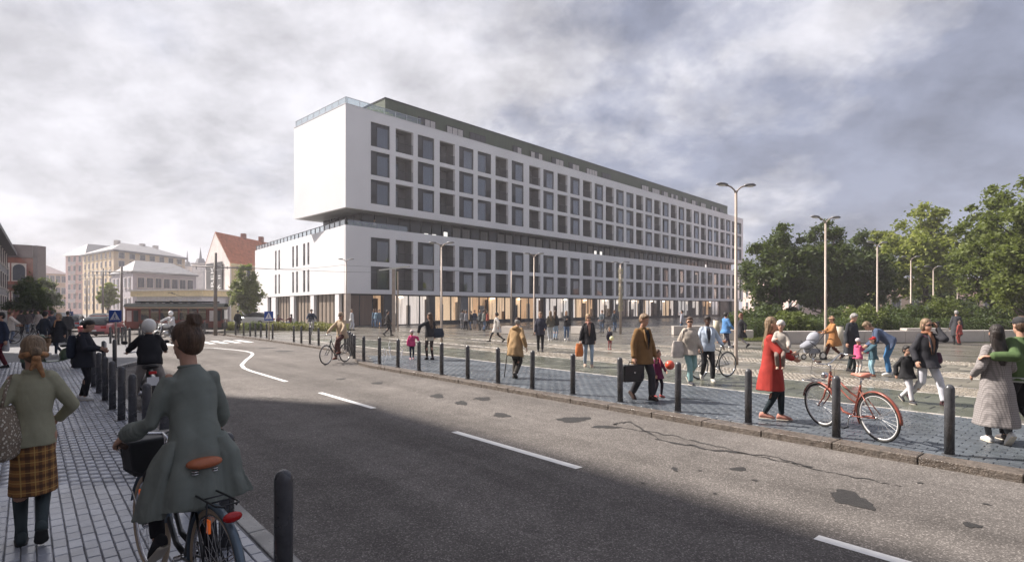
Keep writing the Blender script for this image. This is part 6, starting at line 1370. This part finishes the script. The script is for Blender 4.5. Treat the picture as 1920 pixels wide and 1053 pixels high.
# ---- square -----------------------------------------------------------------------
r1 = person(G(1205, 748), R(208), 1.80, 'older man in a brown jacket and dark trousers walking with a briefcase', 'm', hy=10, hp=12, la=(-.10, .16, .08), ra=(.13, -.16, .13), pel=(0, 0, .92), rw=(.27, .05, .86), leg=((.035, .035, .042), .018), shoe=(.05, .03, .025), hair=('ash', 'man'),
    top=((.20, .115, .048), .20, .034, {'open': (.012, .012, .014), 'loose': .02}), lw=(-.25, .10, .84))
e = empty('briefcase', r1['rw']+V3(-.03, -.02, -.50), R(200), 'black leather briefcase in the older man’s hand', 'briefcase'); MB().box((0, 0, .18), (.46, .13, .34)).build('case', mat('leather_black', (.018, .018, .02), .35, 0, .2, 8, .4, 90), e, bevel=.03); MB().tube([(-.09, 0, .34), (-.08, 0, .41), (.08, 0, .41), (.09, 0, .34)], .012, 8).build('handle', M_tyre, e, True)
MB().box((0, .07, .27), (.44, .02, .16)).build('flap', mat('leather_black', (.018, .018, .02)), e, bevel=.008); MB().box((0, .084, .2), (.03, .01, .03)).build('clasp', M_chr, e)
k1 = person(G(1233, 744), R(222), 1.02, 'little girl in a maroon coat with a pink scarf holding a red ball', 'f', child=True, leg=((.03, .02, .03), .004), shoe=(.45, .10, .10), hair=('brown', 'long'), top=((.14, .02, .07), .22, .03, {'flare': .05}), scarf=(.60, .13, .16), lw=(-.02, .36, .98), elL=(-1, -.4, -.6), walk=.2)
MB_ = MB(); pb = GX(1256, k1['mw'].translation.y-.12, PZ(684, k1['mw'].translation.y-.12)); e = empty('ball', pb, 0, 'red ball in front of the little girl', 'ball'); MB().ell((0, 0, 0), (.098, .098, .098), None, 24, 14).build('ball_skin', mat('ball_red', (.62, .09, .05), .35, 0, .08, 4, 0), e, True)
k1b = person(G(1293, 719), R(190), 1.70, 'woman in a beige jacket and teal trousers walking beside the man with the bicycle', 'f', hy=-25, walk=.42, phase=-1, leg=((.22, .36, .36), .012), shoe=(.06, .06, .07), hair=('brown', 'short'), top=((.42, .37, .32), .16, .05, {'loose': .035}), glasses=True, extra='sneaker', lw=(-.26, .12, .92))
bag('canvas_tote', 'bag', k1b['T'](.33, .02, -.02), R(190), (.34, .14, .42), (.52, .47, .43), 'white canvas tote on the arm of the woman in teal trousers', [k1b['T'](.27, .05, .18), k1b['T'](.20, .03, .45), k1b['T'](.26, -.05, .2)])
p_ = G(1326, 714); person(p_, R(176), 1.72, 'man in a pale blue shirt and bow tie wheeling a thin bicycle', 'm', hp=8, walk=.40, leg=(BLK, .010), shoe=(.5, .48, .45), hair=('black', 'man'), skin='d', top=((.46, .53, .64), .12, .03, {'loose': .03, 'open': (.05, .05, .06)}), rw=(.24, .10, .86), lw=(-.36, .12, .95), extra='sneaker')
bicycle(G(1364, 706), R(118), M_blk, 'thin black bicycle wheeled by the man in the pale blue shirt', 'diamond', rack=False, seat_h=.95)
rc = person(G(1450, 787), R(-118), 1.76, 'woman with long fair hair in a red coat carrying a toddler', 'f', hy=6, la=(-.07, .12, .08), ra=(.08, -.14, .11), pel=(0, -.03, .925), leg=((.018, .028, .035), .002), shoe=(.50, .24, .19), hair=('ash', 'long'), top=((.36, .042, .034), .42, .036, {'flare': .05, 'name': 'coat'}), lw=(-.16, .26, 1.12), rw=(.10, .30, 1.05), elL=(-1, -.5, -.6), elR=(1, -.4, -.6))
tp = rc['T'](.13, .15, .33); person(V3(tp.x, tp.y, 0), R(150), .92, 'toddler in a cream fur coat and white hat held by the woman in red', 'f', dist=9, child=True, z=tp.z-.47, pel=(0, 0, .90), la=(-.08, .14, .30), ra=(.09, .12, .28), leg=((.22, .17, .15), .015), shoe=(.45, .32, .25), hair=None, hat=((.62, .58, .55), 'beanie'), top=((.42, .385, .35), .14, .06, {'loose': .04, 'hood': 1}), lw=(-.25, .28, .95), rw=(.12, .40, 1.20), kn=(0, 1, .5))
cm = person(G(1563, 673), R(85), 1.66, 'woman in a camel coat and pale hat pushing the pushchair', 'f', lean=6, walk=.72, leg=((.10, .03, .02), .004), shoe=(.07, .03, .025), hair=('brown', 'short'), hat=((.45, .28, .18), 'brim'), top=((.36, .17, .065), .36, .035, {'flare': .05}), lw=(-.2, .42, 1.03), rw=(.2, .42, 1.03))
person(G(1597, 696), R(-160), 1.75, 'grey-haired man in a long charcoal coat watching the children', 'm', hp=20, la=(-.09, .02, .08), ra=(.09, -.02, .08), leg=((.03, .04, .045), .014), shoe=BLK, hair=('grey', 'man'), top=((.035, .038, .045), .46, .04, {'flare': .02}))
person(G(1609, 701), R(-75), 1.03, 'small child in a bright pink jacket, white tights and pale hat', 'f', child=True, leg=((.55, .53, .52), .006), shoe=(.6, .6, .6), hair=None, hat=((.55, .5, .52), 'beanie'), top=((.62, .10, .22), .16, .045, {'hood': 1}), lw=(.02, .42, 1.06), rw=(.2, .45, 1.05))
person(G(1637, 705), R(80), 1.10, 'small child in a teal jacket and red cap facing the pink child', 'm', child=True, leg=((.26, .42, .50), .014), shoe=(.45, .18, .12), hair=('dark', 'short'), hat=((.50, .03, .03), 'cap'), top=((.05, .10, .13), .16, .045, {'hood': 1}), lw=(-.2, .45, 1.08), rw=(.0, .40, 1.1))
person(G(1661, 703), R(62), 1.78, 'man in a blue denim jacket and bright blue trousers bending over the children', 'm', lean=52, hp=30, pel=(0, -.12, .93), la=(-.10, -.06, .08), ra=(.10, -.10, .08), leg=((.05, .16, .33), .012), shoe=(.62, .62, .62), hair=('ash', 'man'), top=((.07, .095, .16), .14, .034), lw=(-.2, .44, .82), rw=(.18, .46, .78), elL=(-.3, -1, .2), elR=(.3, -1, .2), extra='sneaker')
bo = person(G(1700, 754), R(188), 1.17, 'boy in a black leather jacket and white trousers holding his mother’s hand', 'm', child=True, walk=.55, phase=-1, leg=((.60, .59, .62), .012), shoe=(.06, .06, .07), hair=('dark', 'short'), top=((.025, .025, .028), .14, .035), lw=(-.34, .02, 1.06), extra='sneaker')
ph = person(G(1737, 756), R(188), 1.74, 'woman in sunglasses, black jacket and white jeans talking on a phone', 'f', walk=.62, leg=((.58, .58, .64), .010), shoe=(.07, .035, .04), boot=.45, hair=('ash', 'bob'), glasses=True, top=((.035, .035, .042), .16, .036, {'open': (.30, .16, .10)}), scarf=(.26, .12, .07), lw=(-.13, .12, 1.50), elL=(-.05, .7, -1), rw=(.28, .06, .86))
bag('shoulder_bag', 'bag', ph['T'](-.24, -.02, .02), R(188), (.26, .13, .22), (.06, .02, .04), 'dark purple shoulder bag of the woman on the phone', [ph['T'](-.2, .02, .15), ph['T'](-.05, .16, .35), ph['T'](.12, .05, .48)])
hh = ph['lw']+V3(0, 0, .07); e = empty('phone', hh, R(188), 'phone at the ear of the woman in sunglasses', 'phone'); MB().box((0, 0, 0), (.02, .07, .14)).build('case', M_dark, e, bevel=.004)
person(G(1793, 645), R(-30), 1.76, 'figure in a long dark coat standing by the low wall at the right', 'm', leg=(BLK, .01), hair=('grey', 'man'), top=((.05, .052, .06), .5, .04))
person(G(1799, 646), R(20), 1.25, 'child in dull red half hidden by the long dark coat', 'f', child=True, leg=((.25, .05, .04), .01), hair=('brown', 'bob'), top=((.28, .06, .05), .2, .03))
def checks():
    m = mat('grey_check', (.30, .28, .275), .85, 0, .1, 8, .4, 200); t = m.node_tree; b = t.nodes['Principled BSDF']; tcn = t.nodes.new('ShaderNodeTexCoord'); sp_ = t.nodes.new('ShaderNodeSeparateXYZ'); t.links.new(tcn.outputs['Object'], sp_.inputs[0])
    u = mth(t, 'FRACT', mth(t, 'MULTIPLY', mth(t, 'ADD', sp_.outputs[0], sp_.outputs[1]), 34)); v = mth(t, 'FRACT', mth(t, 'MULTIPLY', sp_.outputs[2], 34))
    c = mixc(t, mth(t, 'MULTIPLY', mth(t, 'LESS_THAN', u, .4), .5), (.30, .275, .27), (.12, .11, .11)); c = mixc(t, mth(t, 'MULTIPLY', mth(t, 'LESS_THAN', v, .4), .5), c, (.12, .11, .11)); t.links.new(c, b.inputs['Base Color']); return m
cw = person(G(1866, 829), R(-12), 1.68, 'dark-haired woman in a long grey checked coat walking away at the right', 'f', hy=-10, la=(-.06, .03, .08), ra=(.07, -.20, .15), pel=(0, -.03, .92), leg=((.14, .15, .16), .0), shoe=(.66, .66, .66), hair=('black', 'long'), top=(checks(), .66, .032, {'flare': .10, 'name': 'coat'}), extra='sneaker', footpitch=(0, 48), lw=(-.22, .12, .98))
gm = person(G(1912, 829), R(-4), 1.80, 'man in a green bomber jacket and cap, arm round the woman beside him', 'm', la=(-.10, .10, .08), ra=(.10, -.24, .22), pel=(0, -.02, .92), leg=(BLK, .02), shoe=(.10, .09, .09), hair=('brown', 'short'), hat=((.035, .035, .038), 'cap'), top=((.085, .135, .055), .06, .05, {'loose': .03, 'name': 'jacket', 'hemband': (.42, .45, .44)}), lw=(-.47, -.15, 1.19), elL=(-.2, -1, -.8), extra='sneaker', footpitch=(0, 50))
oc = person(G(968, 708), R(-28), 1.66, 'old man in a beige coat and dark cap walking away with a cane', 'm', lean=12, hp=12, pel=(0, -.05, .92), la=(-.05, -.02, .08), ra=(.09, -.22, .16), leg=((.05, .045, .04), .018), shoe=(.10, .09, .085), footpitch=(0, 45), hair=('grey', 'man'), hat=((.05, .03, .025), 'beanie'), top=((.38, .25, .13), .30, .045, {'hood': 1}), lw=(-.30, .10, .86), rw=(.34, -.06, .90))
cane_t = oc['lw']; e = empty('cane', (cane_t.x-.12, cane_t.y, 0), 0, 'dark walking cane of the old man in beige', 'cane'); MB().tube([(0, 0, 0), (.10, 0, .78), (.13, 0, .83), (.17, 0, .83)], .012, 8).build('shaft', mat('cane_wood', (.04, .025, .02), .5), e, True)
ow = person(G(1103, 687), R(184), 1.72, 'woman with pink scarf, dark blazer and blue jeans carrying an orange bag', 'f', walk=.3, leg=(LJEAN, .006), shoe=(.42, .32, .26), boot=.2, hair=('blond', 'bob'), glasses=True, top=((.028, .026, .03), .18, .034, {'open': (.42, .25, .2)}), scarf=(.36, .19, .15), rw=(.28, .06, .84))
bag('orange_bag', 'bag', ow['rw']+V3(-.03, 0, -.30), R(180), (.26, .15, .42), (.62, .20, .07), 'orange shopping bag in the hand of the woman with the pink scarf')
person(G(1143, 655), R(190), 1.02, 'small dark-clad child holding a yellow-white ball', 'm', child=True, leg=((.25, .08, .08), .006), shoe=(.3, .1, .1), hair=('ash', 'short'), top=((.04, .035, .05), .2, .03), lw=(-.1, .3, .9))
e = empty('ball', GX(1147, 24.6, PZ(634, 24.6)), 0, 'pale yellow ball held by the small dark-clad child', 'ball'); MB().ell((0, 0, 0), (.10, .10, .10), None, 18, 10).build('ball_skin', mat('ball_yellow', (.65, .62, .35), .4), e, True)
person(G(1013, 659), R(178), 1.74, 'dark-clothed woman walking towards the camera before the far shops', 'f', walk=.25, leg=((.03, .03, .035), .01), shoe=BLK, hair=('ash', 'bob'), top=((.04, .04, .06), .2, .04), lw=(-.2, .2, 1.0))
person(G(1032, 638), R(10), 1.72, 'person in pale jeans, left of the chatting group before the shops', 'f', leg=((.4, .42, .45), .008), shoe=(.6, .6, .6), hair=('ash', 'long'), top=((.10, .09, .07), .14, .03))
person(G(1041, 636), R(-40), 1.74, 'person in a black top and light blue jeans in the middle of the chatting group', 'f', leg=(LJEAN, .008), shoe=(.3, .3, .3), hair=('brown', 'long'), top=((.03, .03, .035), .12, .03))
person(G(1062, 637), R(185), 1.72, 'person in a black top and darker jeans right of the chatting group', 'f', leg=(JEAN, .008), shoe=(.5, .5, .5), hair=('ash', 'long'), top=((.03, .03, .035), .12, .03), rw=(.05, .2, 1.2))
mu = person(G(806, 674), R(35), 1.72, 'mother in a black jacket with a cream hem holding the pink child’s hand', 'f', hy=40, leg=((.05, .035, .035), .002), shoe=(.05, .045, .05), walk=.12, hair=('brown', 'long'), top=((.028, .028, .032), .08, .036), skirt=((.50, .45, .38), .22, .01), lw=(-.40, .12, 1.02), elL=(-1, .1, -.5))
bag('big_blue_bag', 'bag', mu['T'](.30, -.05, .06), R(35), (.50, .22, .34), (.03, .04, .06), 'big dark blue bag on the mother’s arm', [mu['T'](.2, 0, .22), mu['T'](.16, 0, .47), mu['T'](.32, -.05, .22)])
person(G(772, 673), R(200), 1.08, 'toddler girl in a hot pink jacket and white hat beside her mother', 'f', child=True, leg=((.03, .035, .06), .006), shoe=(.6, .3, .36), hair=None, hat=((.6, .5, .52), 'beanie'), top=((.60, .06, .20), .12, .05, {'hood': 1}), lw=(-.42, .0, 1.12), elL=(-1, 0, -1))
person(G(931, 641), R(75), 1.72, 'person in a long white coat striding left before the white bench', 'f', walk=.78, leg=((.03, .03, .035), .003), hair=('dark', 'bun'), top=((.58, .55, .52), .32, .04))
person(G(727, 629), R(-70), 1.76, 'dark figure striding past the T-shaped mast with a white bag', 'm', walk=.5, leg=((.03, .03, .035), .008), hair=('dark', 'short'), top=((.035, .03, .03), .16, .035), skirt=((.5, .45, .42), .1, .02))
for i, (x, y, c, lab) in enumerate([(701, 614, (.09, .15, .21), 'left one of three people in blue by the lit shop window'), (705.5, 614.5, (.13, .2, .27), 'middle one of three people in blue by the lit shop window'), (711, 615, (.07, .12, .17), 'right one of three people in blue by the lit shop window')]):
    person(G(x, y), R(60+i*80), 1.74, lab, 'm', leg=(JEAN, .01), hair=('brown', 'short'), top=(c, .12, .035), walk=.2)
person(G(659.5, 619), R(-100), 1.76, 'person all in white at the corner of the white building', 'm', leg=((.55, .56, .62), .012), hair=('ash', 'short'), top=((.62, .62, .62), .15, .035), walk=.2)
gl_ = ['leftmost of the crowd before the shop, in grey', 'second of the crowd before the shop, with a pale backpack', 'person in black in the middle of the crowd before the shop', 'person in dark grey near the right of the crowd', 'person in navy at the back of the crowd before the shop', 'person with a reddish top at the right end of the crowd', 'shorter figure in grey green before the crowd', 'black haired person behind the leftmost of the crowd']
for i, (x, y) in enumerate([(867, 617), (874, 618), (883, 618), (900, 618), (890, 616), (914, 617), (907, 620), (870, 616)]):
    person(G(x, y), R(50*i), 1.74-.06*(i % 3), gl_[i], 'mf'[i % 2], leg=([(.25, .25, .27), BLK, JEAN, (.1, .1, .1)][i % 4], .01), hair=(['dark', 'brown', 'black', 'ash'][i % 4], 'short'), top=([(.16, .16, .17), (.3, .3, .32), (.02, .02, .025), (.07, .075, .08), NAVY, (.30, .06, .04), (.12, .13, .12), (.03, .03, .03)][i], .14, .03), walk=.2*(i % 2))
for i, (x, y) in enumerate([(1129, 624), (1152, 622)]):
    person(G(x, y), R(150+60*i), 1.72, ['dim figure standing with a bicycle before the dark shop bay', 'dim figure in blue grey left of the planted pole'][i], 'm', leg=(JEAN, .01), hair=('brown', 'short'), top=((.07, .085, .10), .14, .03), lw=(-.2, .35, 1.0))
bicycle(G(1119, 625), R(-80), M_blk, 'bicycle standing before the dark shop bay', 'diamond', rack=False)
cp = G(606, 682, RZ); bicycle(cp+V3(.55, .75, 0), R(160), (.05, .06, .06), 'upright bicycle ridden towards the camera at the kerb bend', 'city', rack=False, z=RZ)
person(cp+V3(.55, .75, 0), R(160), 1.74, 'cyclist in a beige jacket and sunglasses riding towards the camera', 'm', lean=4, pel=(0, .20, 1.03), la=(-.13, .52, .42), ra=(.13, .38, .20), lw=(-.30, .62, 1.10), rw=(.30, .62, 1.10), elL=(-1, -.2, -.4), elR=(1, -.2, -.4), leg=((.09, .04, .035), .012), shoe=(.12, .04, .03), hair=('ash', 'short'), hat=((.40, .30, .22), 'beanie'), glasses=True, top=((.46, .36, .25), .14, .04, {'loose': .03}), z=RZ)
cp = G(584, 627); bicycle(cp, R(200), (.35, .35, .36), 'pale bicycle ridden past the planting strip', 'city', rack=False)
person(cp, R(200), 1.72, 'cyclist in dark blue passing before the low white wing', 'm', lean=18, pel=(0, .20, 1.03), la=(-.13, .52, .42), ra=(.13, .38, .20), lw=(-.30, .62, 1.12), rw=(.30, .62, 1.12), leg=((.35, .33, .33), .01), hair=('dark', 'short'), top=((.045, .055, .085), .1, .045))
for x, lab, c in ((524, 'person in dull red sitting behind the planting strip, left one', (.13, .05, .06)), (544, 'person with dark hair sitting behind the planting strip, right one', (.11, .03, .04))):
    p_ = GX(x, 52); person(p_, R(-90 if x < 530 else 90), 1.7, lab, 'f', pel=(0, -.1, .52), la=(-.1, .32, .08), ra=(.1, .32, .08), lw=(-.1, .4, .75), rw=(.1, .4, .75), leg=(JEAN, .008), hair=('dark', 'long'), top=(c, .1, .035), kn=(0, .6, 1))
    e = empty('chair', p_, R(-90 if x < 530 else 90), 'small cafe chair under the %s seated person behind the planting' % ('left' if x < 530 else 'right'), 'chair'); MB().box((0, -.05, .44), (.42, .42, .03)).build('seat', M_pwin, e); MB().box((0, -.26, .68), (.40, .03, .34)).build('backrest', M_pwin, e)
    for sx in (-1, 1):
        for sy in (-.22, .12): MB().cyl((sx*.18, sy, 0), (sx*.18, sy, .43), .015, .015, 6).build('leg', M_dark, e)
person(G(446, 620), R(15), 1.72, 'dark figure walking before the orange-roofed house', 'm', walk=.4, leg=(BLK, .01), hair=('dark', 'short'), top=((.025, .025, .03), .3, .035))
person(G(1361, 653), R(-62), 1.76, 'man in a bright blue shirt striding right with his hand at his head', 'm', walk=.72, leg=((.05, .05, .08), .014), shoe=(.6, .6, .6), hair=('dark', 'man'), top=((.09, .22, .46), .16, .035, {'loose': .02}), lw=(-.08, .18, 1.58), elL=(-.4, 1, .1), rw=(.28, .2, .9), extra='sneaker')
person(G(1389, 651), R(80), 1.70, 'woman in a dark dress and white tights half hidden by the tall lamp', 'f', walk=.7, leg=((.5, .48, .5), .0), shoe=BLK, hair=('red', 'long'), top=((.03, .03, .035), .40, .03, {'flare': .06}))
person(GX(1279, 41), R(60), 1.72, 'person in grey behind the bench left of the couple', 'f', leg=(JEAN, .01), hair=('dark', 'bun'), top=((.3, .3, .34), .14, .035), rw=(.1, .25, 1.5))
te = person(GX(702, 57.9), R(150), 1.72, 'person in a pale shirt on the terrace in the white building’s shadow gap', 'f', leg=((.2, .12, .1), .01), hair=('blond', 'bob'), top=((.5, .42, .36), .12, .03), z=9.25)
# convert the pending clothes and bodies ------------------------------------------------
dg = bpy.context.evaluated_depsgraph_get(); TOT = 0
new = [(o, bpy.data.meshes.new_from_object(o.evaluated_get(dg)), wr) for o, wr in PEND]
for o, me, wr in new:
    n_ = len(me.vertices); TOT += len(me.polygons)
    if wr and n_:
        co = np.empty(n_*3, np.float32); me.vertices.foreach_get('co', co); co = co.reshape(-1, 3); no = np.empty(n_*3, np.float32); me.vertices.foreach_get('normal', no); no = no.reshape(-1, 3)
        sd0 = (hash(o.name) % 97)*.37 if False else len(o.name)*.7+float(co[:, 2].max())*3
        hgt = np.zeros(n_, np.float32); r2 = np.random.default_rng(int(sd0*100) % 9973)
        for k in range(9):
            d = r2.normal(size=3)*np.array([1.3, 1.3, .35 if k % 3 else .9]); d /= np.linalg.norm(d); fr_ = r2.uniform(9, 46); ph_ = r2.uniform(0, 6.28); wob = np.sin(co @ (r2.normal(size=3)*9)+r2.uniform(0, 6))*1.3
            wv = np.sin((co @ d)*fr_+ph_+wob)
            hgt += np.sign(wv)*np.abs(wv)**(.8 if k % 2 else .55)*(14/fr_)**.9
        co += no*(hgt*wr*.42)[:, None]; me.vertices.foreach_set('co', co.ravel())
    me.polygons.foreach_set('use_smooth', np.ones(len(me.polygons), bool)); o.modifiers.clear(); old = o.data; o.data = me; me.name = o.name.split('.')[0]
    if not me.materials: me.materials.append(old.materials[0])
    bpy.data.meshes.remove(old); me.update()
print('people polygons', TOT)
# ================================================================== HAZE
HAZE = True
if HAZE:
    hz = MB().box((0, 250, 13.6), (1900, 1100, 31)); o = hz.build('haze', None); hm = bpy.data.materials.new('haze'); hm.use_nodes = True; t = hm.node_tree; t.nodes.clear()
    out = t.nodes.new('ShaderNodeOutputMaterial'); pv = t.nodes.new('ShaderNodeVolumePrincipled'); pv.inputs['Color'].default_value = (.93, .90, .95, 1); pv.inputs['Density'].default_value = .0010; pv.inputs['Anisotropy'].default_value = .2
    t.links.new(pv.outputs[0], out.inputs['Volume']); o.data.materials.append(hm); tag(o, 'thin pale haze over the whole square', 'haze', kind='stuff')
